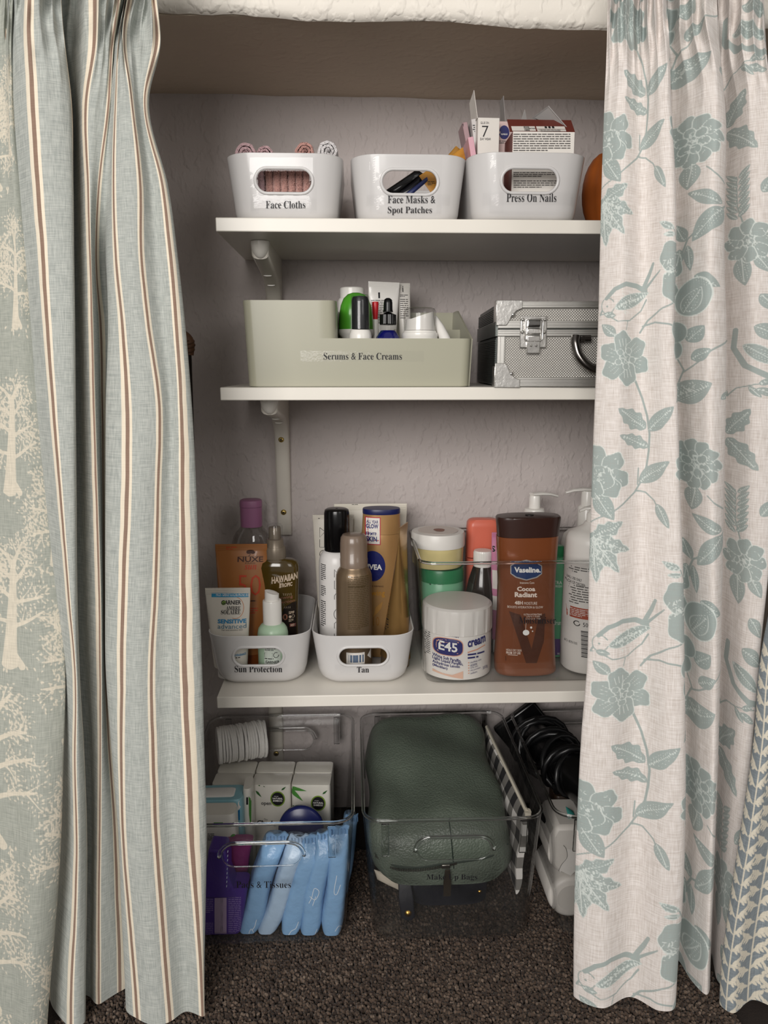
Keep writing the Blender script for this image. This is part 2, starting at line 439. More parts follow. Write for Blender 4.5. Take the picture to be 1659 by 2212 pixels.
# ------------------------------------------------------------------ carpet: backing and pile
M_FLOOR = mat('carpet_backing', '#241c18', 0.95, bump=0.5, bscale=400, var=0.3)
fl = struct(MB().box(-1.6, 1.6, -1.5, YW+0.02, -0.03, 0.0).build('floor', M_FLOOR))
def carpet():
    m = bpy.data.materials.new('carpet_pile'); t = nt_of(m); N, L = t.nodes, t.links; b = N['Principled BSDF']
    at = N.new('ShaderNodeAttribute'); at.attribute_name = 'tone'
    cr = N.new('ShaderNodeValToRGB'); e = cr.color_ramp.elements
    e[0].position = 0; e[0].color = lin('#2e2521'); e[1].position = 1; e[1].color = lin('#9a8877')
    for p, c in ((0.3, '#43372f'), (0.6, '#5e4f44'), (0.85, '#75665a')):
        q = e.new(p); q.color = lin(c)
    L.new(at.outputs['Fac'], cr.inputs[0]); L.new(cr.outputs[0], b.inputs['Base Color'])
    b.inputs['Roughness'].default_value = 0.95; b.inputs['Specular IOR Level'].default_value = 0.1; b.inputs['Sheen Weight'].default_value = 0.2
    rs = np.random.RandomState(11)
    st = 0.0033; gx = np.arange(-0.36, 0.46, st); gy = np.arange(0.70, 1.13, st)
    X, Y = np.meshgrid(gx, gy); X = X.ravel()+rs.uniform(-.5, .5, X.size)*st; Y = Y.ravel()+rs.uniform(-.5, .5, Y.size)*st
    n = X.size; r = rs.uniform(0.0017, 0.0027, n); h = rs.uniform(0.004, 0.0075, n); dx = rs.uniform(-.0016, .0016, n); dy = rs.uniform(-.0016, .0016, n)
    ang = rs.uniform(0, 6.28, n)
    V = np.zeros((n, 9, 3)); 
    for k in range(4):
        c, s = np.cos(ang+k*math.pi/2), np.sin(ang+k*math.pi/2)
        V[:, k] = np.stack([X+c*r*.8, Y+s*r*.8, np.full(n, 0.0002)], 1)
        V[:, 4+k] = np.stack([X+dx+c*r, Y+dy+s*r, h*.72], 1)
    V[:, 8] = np.stack([X+dx*1.4, Y+dy*1.4, h], 1)
    fs = []
    base = []
    for k in range(4):
        q = (k+1) % 4; base.append((k, q, 4+q)); base.append((k, 4+q, 4+k)); base.append((4+k, 4+q, 8))
    base = np.array(base); Fc = (np.arange(n)[:, None, None]*9+base[None]).reshape(-1, 3)
    me = bpy.data.meshes.new('carpet_pile'); me.from_pydata(V.reshape(-1, 3).tolist(), [], Fc.tolist())
    a = me.attributes.new('tone', 'FLOAT', 'POINT')
    big = 0.5+0.22*np.sin(X*31+1.3*np.sin(Y*40))*np.sin(Y*27+X*11)
    tone = np.clip(rs.beta(2, 2.6, n)*0.9+0.25*(big-0.5), 0, 1)
    a.data.foreach_set('value', np.repeat(tone, 9).astype(np.float32))
    ob = mesh_obj('carpet_pile', me, m, fl, smooth=180); ob['kind'] = 'stuff'
carpet()

# ------------------------------------------------------------------ shelves and brackets
M_SHELF = mat('white_melamine', '#e9e4da', 0.32, var=0.02, vscale=40, bump=0.02, bscale=300)
M_BRKT = mat('cream_plastic_bracket', '#d9d3c8', 0.4, var=0.03)
M_CAP = mat('white_plastic_cap', '#ece8e0', 0.25, var=0.02)
M_BRASS = mat('brass_screw', '#c9b069', 0.3, metal=1.0, var=0.1, vscale=500)
M_SLOT = mat('dark_screw_slot', '#3a3020', 0.6)
Z1T = (atY(465, 476, 1.0).z + atY(1297, 469, 1.0).z)/2
Z2T = (atY(475, 835, 1.0).z + atY(1288, 838, 1.0).z)/2
Z3T = (atY(468, 1497, 1.0).z + atY(1265, 1502, 1.0).z)/2
TH = 0.0165
def shelf(z, pxl, label):
    o = MB().box(onYZ(pxl, 1.0, z), XR-0.005, 1.0, YW-0.004, z-TH, z).build('wall_shelf', M_SHELF, bevel=0.0012)
    return tag(o, label, 'shelf', 'white shelves in the alcove')
shelf(Z1T, 465, 'topmost white shelf board, carrying three white bins and a pumpkin')
shelf(Z2T, 475, 'middle white shelf board under the sage organiser and metal case')
shelf(Z3T, 468, 'lowest white shelf board, carrying toiletry bins above the floor bins')
def bracket(zs, px_cap, label, screws, leg=0.23):
    yc = 1.065; x = onYZ(px_cap, yc, zs-TH); w2 = 0.0115
    t = thing('shelf_bracket', label, 'bracket', (x, YW, zs-TH), group='cream shelf brackets')
    # side profile in (y, z): arm under the board, fillet, leg down the wall
    ya = yc-YW
    prof = [(ya+0.004, 0.0), (0.0, 0.0), (0.0, -leg), (-0.010, -leg-0.002), (-0.015, -leg+0.006), (-0.021, -0.10), (-0.027, -0.07), (-0.038, -0.052),
            (-0.06, -0.041), (-0.10, -0.034), (ya+0.008, -0.023)]
    mb = MB(); rings = []
    for xx, k in ((-w2, 0.0), (-w2*0.96, 0.35), (-w2*0.7, 0.8), (-w2*0.3, 1.0), (w2*0.3, 1.0), (w2*0.7, 0.8), (w2*0.96, 0.35), (w2, 0.0)):
        r = []
        for i, (y, z) in enumerate(prof):
            if i in (4, 5, 6, 7): y2 = y+(1-k)*0.006; z2 = z+(1-k)*(0.002 if i == 7 else 0)
            elif i in (8, 9, 10): y2 = y+(1-k)*0.001; z2 = z+(1-k)*0.007
            else: y2, z2 = y, z
            r.append((xx, y2, z2))
        rings.append(r)
    mb.loft(rings).build('arm', M_BRKT, t, smooth=50)
    c = MB(); R2 = []
    for k in range(7):
        a = k/6*math.pi/2
        R2.append((0.0128*math.cos(a), 0.014*math.sin(a)))
    # rounded white end cap on the arm
    rings = []
    for r_, d in R2:
        ring = []
        for j in range(16):
            q = math.pi*j/15
            ring.append((max(r_, 0.0004)*math.cos(q), ya+0.010-d, -0.0005-max(r_, 0.0004)*1.75*math.sin(q)))
        rings.append(ring)
    c.loft(rings, True, True).build('end_cap', M_CAP, t, smooth=60)
    for (yy, zz_) in ((-0.10, -0.035), (-0.055, -0.044)):
        MB().loft([[(0.006*math.cos(math.pi*j/8), yy-0.003+0.0*j, zz_-0.0014*math.sin(math.pi*j/8)+0.001) for j in range(9)],
                   [(0.005*math.cos(math.pi*j/8), yy+0.002, zz_-0.0002*math.sin(math.pi*j/8)+0.0015) for j in range(9)]], True, True).build('moulded_notch', M_CAP, t)
    for dz in screws:
        s = MB(); yy = -0.0212-max(0, dz+0.1)*0.2+max(0, -dz-0.1)*0.006/(leg-0.1)
        s.lathe([(0.0, -0.0024), (0.0030, -0.0022), (0.0042, -0.0012), (0.0046, 0.0), (0.0046, 0.004)], 20).xf(Matrix.Translation((0, yy, dz)) @ Matrix.Rotation(math.radians(-90), 4, 'X'))
        so = s.build('screw', M_BRASS, t, smooth=40)
        k = MB()
        for a in (0.4, 0.4+math.pi/2):
            k2 = MB().box(-0.0024, 0.0024, -0.0006, 0.0002, -0.0007, 0.0007).xf(Matrix.Translation((0, yy-0.0022, dz)) @ Matrix.Rotation(a, 4, 'Y')); k.add(k2.v, k2.f)
        k.build('cross_slot', M_SLOT, so)
    return t
yS = YW-0.022
zz = lambda py, Y, px=590: atY(px, py, Y).z
bracket(Z1T, 560, 'cream bracket with brass screw under the topmost shelf', [zz(636, yS)-(Z1T-TH), zz(636, yS)-(Z1T-TH)-0.08], leg=0.180)
bracket(Z2T, 580, 'cream bracket with two brass screws under the middle shelf', [zz(949, yS)-(Z2T-TH), zz(1108, yS)-(Z2T-TH)])
bracket(Z3T, 563, 'cream bracket under the lowest shelf, behind the floor bin', [-0.10, -0.20])

# a walking stick leaning behind the striped curtain
st_ = thing('walking_stick', 'dark walking stick with wrapped brown handle behind striped curtain', 'walking stick', (onYZ(440, 1.1, 0.003)-0.005, 1.13, 0.004))
top = atY(404, 760, 1.16)-Vector(st_.location)
mb = MB().tube([(0.0, 0, 0.0), tuple(top*0.5), tuple(top)], [0.0055, 0.006, 0.0065], 12); mb.build('shaft', mat('dark_lacquered_wood', '#1c1412', 0.4), st_)
hp = [tuple(top+Vector((dx, 0, dz))) for dx, dz in ((0.001, -0.004), (0.003, 0.012), (-0.004, 0.022), (-0.022, 0.026), (-0.045, 0.020), (-0.06, 0.012))]
MB().tube(smoothpath(hp, 5), 0.0085, 12).build('handle', mat('brown_leather_wrap', '#6b4a34', 0.6, bump=0.3, bscale=250, var=0.2), st_, smooth=60)
wr = MB()
for i, p in enumerate(smoothpath(hp, 5)[2:22:2]):
    wr.tube([(p[0]-0.0006+0.009*math.cos(q), p[1]+0.009*math.sin(q), p[2]+0.004*math.sin(q*1.0)) for q in np.linspace(0, 6.28, 14)], 0.0011, 5)
wr.build('cord_wrap', mat('brown_leather_wrap_dark', '#523725', 0.7), st_)

# ------------------------------------------------------------------ curtains: folded sheets of printed cloth
def pchip_rows(ys, A, yq):
    """smooth interpolation down the cloth; A is rows x cols"""
    ys = np.array(ys, float); A = np.array(A, float)
    h = np.diff(ys)[:, None]; d = np.diff(A, axis=0)/h
    m = np.zeros_like(A); m[1:-1] = (d[:-1]*h[1:]+d[1:]*h[:-1])/(h[1:]+h[:-1]); m[0] = d[0]; m[-1] = d[-1]
    i = np.clip(np.searchsorted(ys, yq, 'right')-1, 0, len(ys)-2); t = ((yq-ys[i])/(ys[i+1]-ys[i]))[:, None]; hh = h[i]
    return (2*t**3-3*t**2+1)*A[i]+(t**3-2*t**2+t)*hh*m[i]+(-2*t**3+3*t**2)*A[i+1]+(t**3-t**2)*hh*m[i+1]
def catmull_cols(A, s):
    """A rows x cols sampled at fractional column s (Catmull-Rom)"""
    n = A.shape[1]; P = np.concatenate([2*A[:, :1]-A[:, 1:2], A, 2*A[:, -1:]-A[:, -2:-1]], 1)
    i = np.clip(s.astype(int), 0, n-2); t = (s-i)[None]
    p0, p1, p2, p3 = P[:, i], P[:, i+1], P[:, i+2], P[:, i+3]
    return 0.5*((2*p1)+(-p0+p2)*t+(2*p0-5*p1+4*p2-p3)*t*t+(-p0+3*p1-3*p2+p3)*t**3)
Y_TOP, Y_BOT = 0.858, 0.806
def base_y(py): return Y_TOP+(Y_BOT-Y_TOP)*np.clip((py+40)/2250.0, 0, 1.05)
def curtain(name, label, m, rows, px, dy, u, nu, nv, ruffle=0.004, field=None, bot=2235, top=-220, seed=1, dens=None, yoff=0.0):
    rows = np.array(rows, float); px = np.array(px, float); dy = np.array(dy, float)
    if dy.ndim == 1: dy = np.repeat(dy[None], len(rows), 0)
    if top < rows[0]: rows = np.r_[top, rows]; px = np.r_[px[:1], px]; dy = np.r_[dy[:1], dy]
    yq = np.linspace(rows[0], rows[-1], nv)
    PX, DY = pchip_rows(rows, px, yq), pchip_rows(rows, dy, yq)
    u = np.array(u, float); du = np.abs(np.diff(u)); xd = np.abs(np.diff(px, axis=1)).mean(0); wgt = np.maximum(du, xd)+2
    cum = np.r_[0, np.cumsum(wgt)]; sq = np.interp(np.linspace(0, cum[-1], nu), cum, np.arange(len(u)))
    PXs, DYs = catmull_cols(PX, sq), catmull_cols(DY, sq); Us = np.interp(sq, np.arange(len(u)), u)
    rs = np.random.RandomState(seed)
    PYg = np.repeat(yq[:, None], nu, 1); Ug = np.repeat(Us[None], nv, 0)
    # slight body in the cloth and tight gathers below the heading
    ph = rs.rand(8)*6.28
    wob = 0.0016*np.sin(Ug/34+PYg/260+ph[0])+0.0012*np.sin(Ug/19-PYg/410+ph[1])+0.0008*np.sin(PYg/120+Ug/70+ph[2])
    ga = np.exp(-(np.clip(PYg-20, 0, None)/95.0)**1.3)
    gat = ruffle*ga*(1.6*np.abs(np.sin(Ug/7.4+ph[3]+0.35*np.sin(PYg/34)))+0.8*np.sin(Ug/11.3+ph[4]+PYg/60)+0.5*np.sin(PYg/16+Ug/9)-0.8)
    YY = base_y(PYg)+DYs+wob+gat+yoff
    # height of each row on the hanging plane
    zrow = np.array([atY(829, p, float(base_y(np.array(p)))).z for p in yq]); zb = 0.012
    zrow = np.maximum(zrow, zb)
    k = np.searchsorted(-zrow, -zb-1e-9)
    ZZ = np.repeat(zrow[:, None], nu, 1)
    kx = (PXs-CX)/F_PX; dz = ZZ-HC
    XX = (kx*(YY*_F[1]+dz*_F[2])-YY*_R[1])/(_R[0]-kx*_F[0])
    keep = np.where(np.r_[True, np.diff(zrow) < -1e-7])[0]
    XX, YY, ZZ, PYg, Ug = XX[keep], YY[keep], ZZ[keep], PYg[keep], Ug[keep]; nv = len(keep)
    V = np.stack([XX, YY, ZZ], -1).reshape(-1, 3)
    I = np.arange(nv*nu).reshape(nv, nu)
    Q = np.stack([I[:-1, :-1], I[1:, :-1], I[1:, 1:], I[:-1, 1:]], -1).reshape(-1, 4)
    me = bpy.data.meshes.new(name)
    me.vertices.add(len(V)); me.vertices.foreach_set('co', V.astype(np.float32).ravel())
    me.loops.add(Q.size); me.loops.foreach_set('vertex_index', Q.astype(np.int32).ravel())
    me.polygons.add(len(Q)); me.polygons.foreach_set('loop_start', np.arange(0, Q.size, 4, dtype=np.int32))
    me.update(calc_edges=True)
    uv = me.uv_layers.new(name='cloth'); U2 = np.stack([Ug.ravel(), PYg.ravel()], -1)/1000.0
    uv.data.foreach_set('uv', U2[Q.ravel()].astype(np.float32).ravel())
    if field:
        fa, fb = field(Ug.ravel(), PYg.ravel())
        for nm, arr in (('fill', fa), ('line', fb)):
            a = me.attributes.new(nm, 'FLOAT', 'POINT'); a.data.foreach_set('value', np.clip(arr, -8, 8).astype(np.float32))
    ob = mesh_obj(name, me, m, smooth=180)
    return tag(ob, label, 'curtain', 'curtains at the alcove')

# ---- cloth shaders
def cloth(key, base, dark, stripes=None, prints=None, slub=0.5, threads=330.0, bump=0.35):
    m = bpy.data.materials.new(key); t = nt_of(m); N, L = t.nodes, t.links; b = N['Principled BSDF']
    uv = N.new('ShaderNodeUVMap'); uv.uv_map = 'cloth'
    def noise(sx, sy, det=2.0):
        mp = N.new('ShaderNodeMapping'); mp.inputs['Scale'].default_value = (sx, sy, 1); L.new(uv.outputs[0], mp.inputs[0])
        n = N.new('ShaderNodeTexNoise'); n.inputs['Scale'].default_value = 1; n.inputs['Detail'].default_value = det
        L.new(mp.outputs[0], n.inputs['Vector']); return n.outputs['Fac']
    def math_(op, a, b_=None, c=None, clamp=False):
        n = N.new('ShaderNodeMath'); n.operation = op; n.use_clamp = clamp
        for i, x in enumerate((a, b_, c)):
            if x is None: continue
            if isinstance(x, (int, float)): n.inputs[i].default_value = x
            else: L.new(x, n.inputs[i])
        return n.outputs[0]
    def mix(f, a, b_):
        n = N.new('ShaderNodeMix'); n.data_type = 'RGBA'
        if isinstance(f, (int, float)): n.inputs[0].default_value = f
        else: L.new(f, n.inputs[0])
        for i, x in ((6, a), (7, b_)):
            if isinstance(x, tuple): n.inputs[i].default_value = x
            else: L.new(x, n.inputs[i])
        return n.outputs[2]
    h = noise(30, threads*1.4); v = noise(threads*1.4, 30); big = noise(9, 7, 3)
    wv = math_('ADD', h, v)
    f = math_('MULTIPLY_ADD', math_('SUBTRACT', wv, 1.0), 2.2*slub, 0.5, True)
    col = mix(f, lin(dark), lin(base))
    if stripes:
        per, half_b, half_c, cb, cc = stripes
        sp = N.new('ShaderNodeSeparateXYZ'); L.new(uv.outputs[0], sp.inputs[0])
        jit = math_('MULTIPLY_ADD', noise(14, 9), 0.003, -0.0015)
        x = math_('ADD', sp.outputs[0], jit)
        d = math_('PINGPONG', math_('ADD', x, 50*per/1000.0), per/2000.0)
        wid = math_('MULTIPLY', d, 1000.0)
        cr = math_('SUBTRACT', 1.0, math_('MULTIPLY', math_('SUBTRACT', wid, half_c-0.4), 1.2, None, True), None, True)
        br = math_('SUBTRACT', 1.0, math_('MULTIPLY', math_('SUBTRACT', wid, half_b-0.4), 1.2, None, True), None, True)
        thread = math_('MULTIPLY_ADD', f, 0.5, 0.55, True)
        ccn = mix(thread, tuple(x*0.82 for x in lin(cc)[:3])+(1,), lin(cc))
        cbn = mix(thread, tuple(x*0.72 for x in lin(cb)[:3])+(1,), tuple(min(1, x*1.15) for x in lin(cb)[:3])+(1,))
        col = mix(cr, col, ccn); col = mix(br, col, cbn)
    if prints:
        pc, lc, pop = prints
        a = N.new('ShaderNodeAttribute'); a.attribute_name = 'fill'; a2 = N.new('ShaderNodeAttribute'); a2.attribute_name = 'line'
        fm = math_('MULTIPLY_ADD', a.outputs['Fac'], -0.8, 0.5, True)
        fm = math_('MULTIPLY', fm, math_('MULTIPLY_ADD', f, 0.25, pop, True))
        lm = math_('MULTIPLY_ADD', a2.outputs['Fac'], -0.9, 0.5, True)
        pcn = mix(f, tuple(x*0.86 for x in lin(pc)[:3])+(1,), lin(pc))
        col = mix(fm, col, pcn)
        col = mix(math_('MULTIPLY', lm, 0.8), col, lin(lc))
    col = mix(math_('MULTIPLY_ADD', big, 0.16, -0.03, True), col, lin(dark))
    L.new(col, b.inputs['Base Color'])
    bp = N.new('ShaderNodeBump'); bp.inputs['Strength'].default_value = bump; bp.inputs['Distance'].default_value = 0.0006
    L.new(wv, bp.inputs['Height']); L.new(bp.outputs[0], b.inputs['Normal'])
    b.inputs['Roughness'].default_value = 0.9; b.inputs['Specular IOR Level'].default_value = 0.15; b.inputs['Sheen Weight'].default_value = 0.1
    MATS[key] = m; return m

# ---- distance fields for the prints (fabric millimetre-like units, one unit about one photo pixel)
class Fld:
    def __init__(s, u, v, period=None, v0=0.0):
        s.u = u; s.v = v if period is None else (v-v0) % period + v0; s.per = period
        s.fill = np.full(u.shape, 9.0); s.line = np.full(u.shape, 9.0)
        o = np.argsort(s.v); s.o = o; s.vs = s.v[o]
    def sel(s, x0, x1, y0, y1):
        a, b = np.searchsorted(s.vs, (y0, y1)); i = s.o[a:b]; uu = s.u[i]
        return i[(uu >= x0) & (uu <= x1)]
    def rep(s, fn, ymin, ymax):
        for k in ((-1, 0, 1) if s.per else (0,)):
            fn(k*(s.per or 0))
    def cap(s, pts, r, which='fill'):
        arr = s.fill if which == 'fill' else s.line; pts = np.array(pts, float)
        rr = np.linspace(r[0], r[1], len(pts)) if isinstance(r, tuple) else np.full(len(pts), r); M = rr.max()+9
        def one(dv):
            for a, b, ra, rb in zip(pts[:-1], pts[1:], rr[:-1], rr[1:]):
                i = s.sel(min(a[0], b[0])-M, max(a[0], b[0])+M, min(a[1], b[1])-M+dv, max(a[1], b[1])+M+dv)
                if not len(i): continue
                px, py = s.u[i]-a[0], s.v[i]-a[1]-dv; bx, by = b-a; L2 = bx*bx+by*by+1e-9
                t = np.clip((px*bx+py*by)/L2, 0, 1); d = np.hypot(px-t*bx, py-t*by)-(ra+(rb-ra)*t)
                arr[i] = np.minimum(arr[i], d)
        s.rep(one, 0, 0)
    def ell(s, cx, cy, a, b, ang=0.0, outline=0.0, wob=0, fill=True):
        M = max(a, b)+10; ca, sa = math.cos(math.radians(ang)), math.sin(math.radians(ang))
        def one(dv):
            i = s.sel(cx-M, cx+M, cy-M+dv, cy+M+dv)
            if not len(i): return
            x, y = s.u[i]-cx, s.v[i]-cy-dv; p, q = (x*ca+y*sa)/a, (-x*sa+y*ca)/b
            rho = np.hypot(p, q); th = np.arctan2(q, p)
            lim = 1+(0.07*np.sin(th*wob) if wob else 0)
            d = (rho-lim)*min(a, b)
            if fill: s.fill[i] = np.minimum(s.fill[i], d)
            if outline: 
                s.line[i] = np.where(d < outline+1, np.maximum(s.line[i], np.where(d < -outline, 9.0, -9)), s.line[i])
                s.line[i] = np.minimum(s.line[i], np.abs(d)-outline)
        s.rep(one, 0, 0)
    def leaf(s, b, t, w, vein=True, toothed=False, fill=True, out=False):
        b = np.array(b, float); t = np.array(t, float); L = np.linalg.norm(t-b); d = (t-b)/L; M = max(L, w)+8; c = (b+t)/2
        def one(dv):
            i = s.sel(c[0]-M, c[0]+M, c[1]-M+dv, c[1]+M+dv)
            if not len(i): return
            x, y = s.u[i]-b[0], s.v[i]-b[1]-dv; p = (x*d[0]+y*d[1])/L; q = -x*d[1]+y*d[0]
            pc = np.clip(p, 0, 1); half = w*np.power(np.sin(math.pi*np.power(pc, 0.8)), 0.85)
            if toothed: half = half*(1+0.16*np.sin(pc*22))
            dd = np.maximum(np.abs(q)-half, (np.abs(p-0.5)-0.5)*L)*0.8
            if fill: s.fill[i] = np.minimum(s.fill[i], dd)
            if vein:
                vn = np.where((p > 0.02) & (p < 0.9), np.abs(q+0.04*w*np.sin(p*6))-0.9, 9.0)
                s.line[i] = np.minimum(s.line[i], vn)
                bar = np.where((np.abs(q) > 2) & (np.abs(q) < half*0.7), np.abs(((p*L-np.abs(q)*0.8)/6.0) % 1.0-0.5)*6-0.5+1.2*np.sin(q*1.3+p*9), 9.0)
                s.line[i] = np.minimum(s.line[i], bar+0.3)
            if out: s.line[i] = np.minimum(s.line[i], np.abs(dd+0.5)-0.8)
        s.rep(one, 0, 0)
    def flower(s, cx, cy, R, n, pr, ang=0.0, core=True, el=1.25):
        for k in range(n):
            a = math.radians(ang+360*k/n); d = R-pr*el
            s.ell(cx+d*math.cos(a), cy+d*math.sin(a), pr*el, pr, math.degrees(a), outline=0.9, wob=5)
            for q in (-0.25, 0.0, 0.25):
                s.cap([(cx+R*0.45*math.cos(a+q), cy+R*0.45*math.sin(a+q)), (cx+R*0.72*math.cos(a+q*0.8), cy+R*0.72*math.sin(a+q*0.8))], 0.7, 'line')
        s.ell(cx, cy, R*0.45, R*0.45)
        if core:
            for r in (0.16, 0.3):
                for k in range(5):
                    a = k*1.256+r*9; s.ell(cx+R*r*math.cos(a), cy+R*r*math.sin(a), R*0.13, R*0.11, 0, outline=0.8, fill=False)
    def scratches(s, cx, cy, r, n, rg):
        for _ in range(int(n*1.8)):
            a, q, th = rg.uniform(0, 6.28), rg.uniform(0, r), rg.uniform(0, 3.14)
            x, y = cx+q*math.cos(a), cy+q*math.sin(a); l = rg.uniform(3, 8)
            s.cap([(x, y), (x+l*math.cos(th), y+l*math.sin(th))], 0.8, 'line')

def floral(u, v):
    f = Fld(u, v, 732.0, 690.0); rg = random.Random(3)
    f.flower(1346, 774, 60, 6, 21, 20)
    f.cap([(1372, 824), (1388, 862), (1399, 900), (1404, 940), (1402, 975)], (2.6, 2.2)); f.cap([(1402, 975), (1397, 1010), (1384, 1046), (1370, 1068), (1345, 1090), (1318, 1110), (1277, 1132)], (2.2, 1.6))
    f.cap([(1372, 1064), (1394, 1067), (1412, 1083), (1419, 1098)], (2.0, 1.3))
    f.leaf((1417, 1090), (1444, 1140), 12); f.leaf((1396, 928), (1331, 882), 19, toothed=True); f.leaf((1401, 932), (1458, 877), 17)
    f.leaf((1401, 968), (1335, 940), 14, toothed=True); f.leaf((1380, 1046), (1448, 995), 17); f.cap([(1377, 1050), (1379, 1015)], 1.5)
    # large half flower and the lily below it, both running off the leading edge
    for (x, y, a, b, an) in ((1290, 992, 30, 22, 70), (1322, 1003, 28, 20, 130), (1334, 1034, 24, 20, 20), (1315, 1052, 26, 22, 40), (1290, 1036, 34, 30, 0), (1283, 1060, 22, 20, 0)):
        f.ell(x, y, a, b, an, outline=0.9, wob=5)
    f.leaf((1285, 1066), (1326, 1124), 20); f.scratches(1300, 1025, 45, 26, rg)
    for tx, ty, w in ((1345, 1128, 17), (1360, 1192, 17), (1338, 1238, 17), (1296, 1262, 18), (1268, 1250, 16)):
        f.leaf((1285, 1164), (tx, ty), w, toothed=True, out=True)
    f.ell(1290, 1175, 26, 22); f.scratches(1300, 1195, 40, 24, rg)
    # bird
    f.cap([(1300, 1376), (1318, 1356), (1345, 1345), (1372, 1348), (1394, 1358)], (4, 6)); f.leaf((1318, 1398), (1404, 1362), 15, out=True)
    f.leaf((1330, 1390), (1392, 1372), 9); f.cap([(1388, 1356), (1404, 1322), (1412, 1300)], (5, 3)); f.cap([(1392, 1358), (1416, 1330), (1430, 1316)], (3, 1.5))
    f.cap([(1302, 1412), (1326, 1426), (1356, 1424), (1385, 1402), (1398, 1378)], (1.4, 1.8)); f.cap(ring_pts(1303, 1392, 15, 17, 20, 330, 18), 1.3)
    f.ell(1302, 1393, 2.4, 2.4); f.cap([(1290, 1402), (1283, 1412), (1296, 1410)], (2.4, 1.0)); f.leaf((1296, 1410), (1322, 1414), 7); f.cap([(1352, 1424), (1348, 1444)], 1.0)
    f.scratches(1350, 1385, 30, 16, rg)
    # twigs and the flower beside the fold
    f.cap([(1383, 1450), (1402, 1424), (1432, 1402), (1470, 1384)], (2.2, 1.8)); f.cap([(1390, 1436), (1420, 1428), (1452, 1432), (1476, 1440)], 2.0)
    f.ell(1460, 1288, 30, 34, 10, outline=0.9, wob=5); f.ell(1462, 1352, 24, 34, -10, outline=0.9, wob=5); f.scratches(1458, 1310, 34, 22, rg)
    f.leaf((1462, 1228), (1426, 1212), 8, fill=True, out=True); f.leaf((1464, 1240), (1438, 1240), 6, out=True); f.cap([(1462, 1230), (1470, 1250)], 1.3)
    f.leaf((1322, 745-20), (1290, 700), 12)
    # second fold: peony, leaves, bud
    for k in range(11):
        a = k*0.571; f.ell(1508+34*math.cos(a), 1012+40*math.sin(a), 17, 15, math.degrees(a), outline=0.9, wob=4)
    f.ell(1508, 1012, 36, 40)
    for k in range(6):
        a = k*1.047+0.3; f.ell(1508+18*math.cos(a), 1012+20*math.sin(a), 11, 9, math.degrees(a), outline=0.9, fill=False)
    f.scratches(1508, 1012, 44, 30, rg); f.leaf((1506, 1062), (1498, 1118), 18)
    f.cap([(1530, 1078), (1548, 1096), (1562, 1112)], 1.5); f.leaf((1558, 1160), (1498, 1126), 16); f.leaf((1560, 1168), (1506, 1240), 21); f.cap([(1566, 1160), (1545, 1185), (1498, 1232), (1488, 1262)], 1.8)
    f.leaf((1498, 1246), (1504, 1306), 9); f.leaf((1494, 1234), (1474, 1190), 13); f.leaf((1484, 1250), (1478, 1292), 11)
    f.ell(1512, 1366, 34, 44, 20, outline=1.2); f.leaf((1494, 1400), (1526, 1345), 18, out=True); f.leaf((1512, 1318), (1556, 1346), 17)
    f.ell(1478, 754, 13, 21, 8, outline=1.0); f.cap([(1482, 776), (1492, 800), (1478, 836), (1466, 868)], 1.7); f.leaf((1468, 866), (1546, 828), 27); f.cap([(1490, 806), (1530, 772), (1570, 730)], 1.7)
    f.leaf((1506, 776), (1544, 752), 14); f.ell(1480, 712, 20, 24, 0, outline=0.9); f.leaf((1500, 735), (1532, 700), 18); f.scratches(1500, 840, 26, 12, rg)
    # third fold: leaf pair, sprig, rose, part of a bird
    f.leaf((1572, 952), (1614, 888), 18, toothed=True); f.leaf((1572, 962), (1632, 1028), 20, toothed=True)
    f.cap([(1604, 1192), (1594, 1150), (1592, 1080)], 1.4)
    for k in range(7):
        y = 1180-k*15; f.leaf((1595, y), (1572-k*0.5, y-24), 5.5); f.leaf((1596, y-4), (1618, y-28), 5.5)
    for k in range(8):
        a = k*0.785; f.ell(1614+28*math.cos(a), 1236+32*math.sin(a), 18, 15, math.degrees(a), outline=0.9, wob=4)
    f.ell(1614, 1236, 30, 34); f.scratches(1614, 1236, 40, 28, rg); f.leaf((1600, 1272), (1606, 1338), 16); f.leaf((1626, 1270), (1654, 1312), 14)
    f.cap([(1588, 706), (1584, 748), (1604, 790), (1642, 812), (1680, 816)], (5, 7)); f.leaf((1600, 742), (1672, 790), 17, out=True); f.leaf((1620, 700), (1676, 730), 18)
    f.cap([(1572, 862), (1590, 842), (1622, 832), (1662, 828)], 1.6); f.leaf((1610, 838), (1634, 862), 7); f.leaf((1624, 842), (1664, 858), 9); f.leaf((1628, 832), (1656, 820), 7)
    f.leaf((1572, 850), (1556, 866), 8); f.leaf((1640, 1130), (1668, 1090), 14); f.leaf((1632, 1360), (1664, 1400), 15)
    return f.fill, f.line

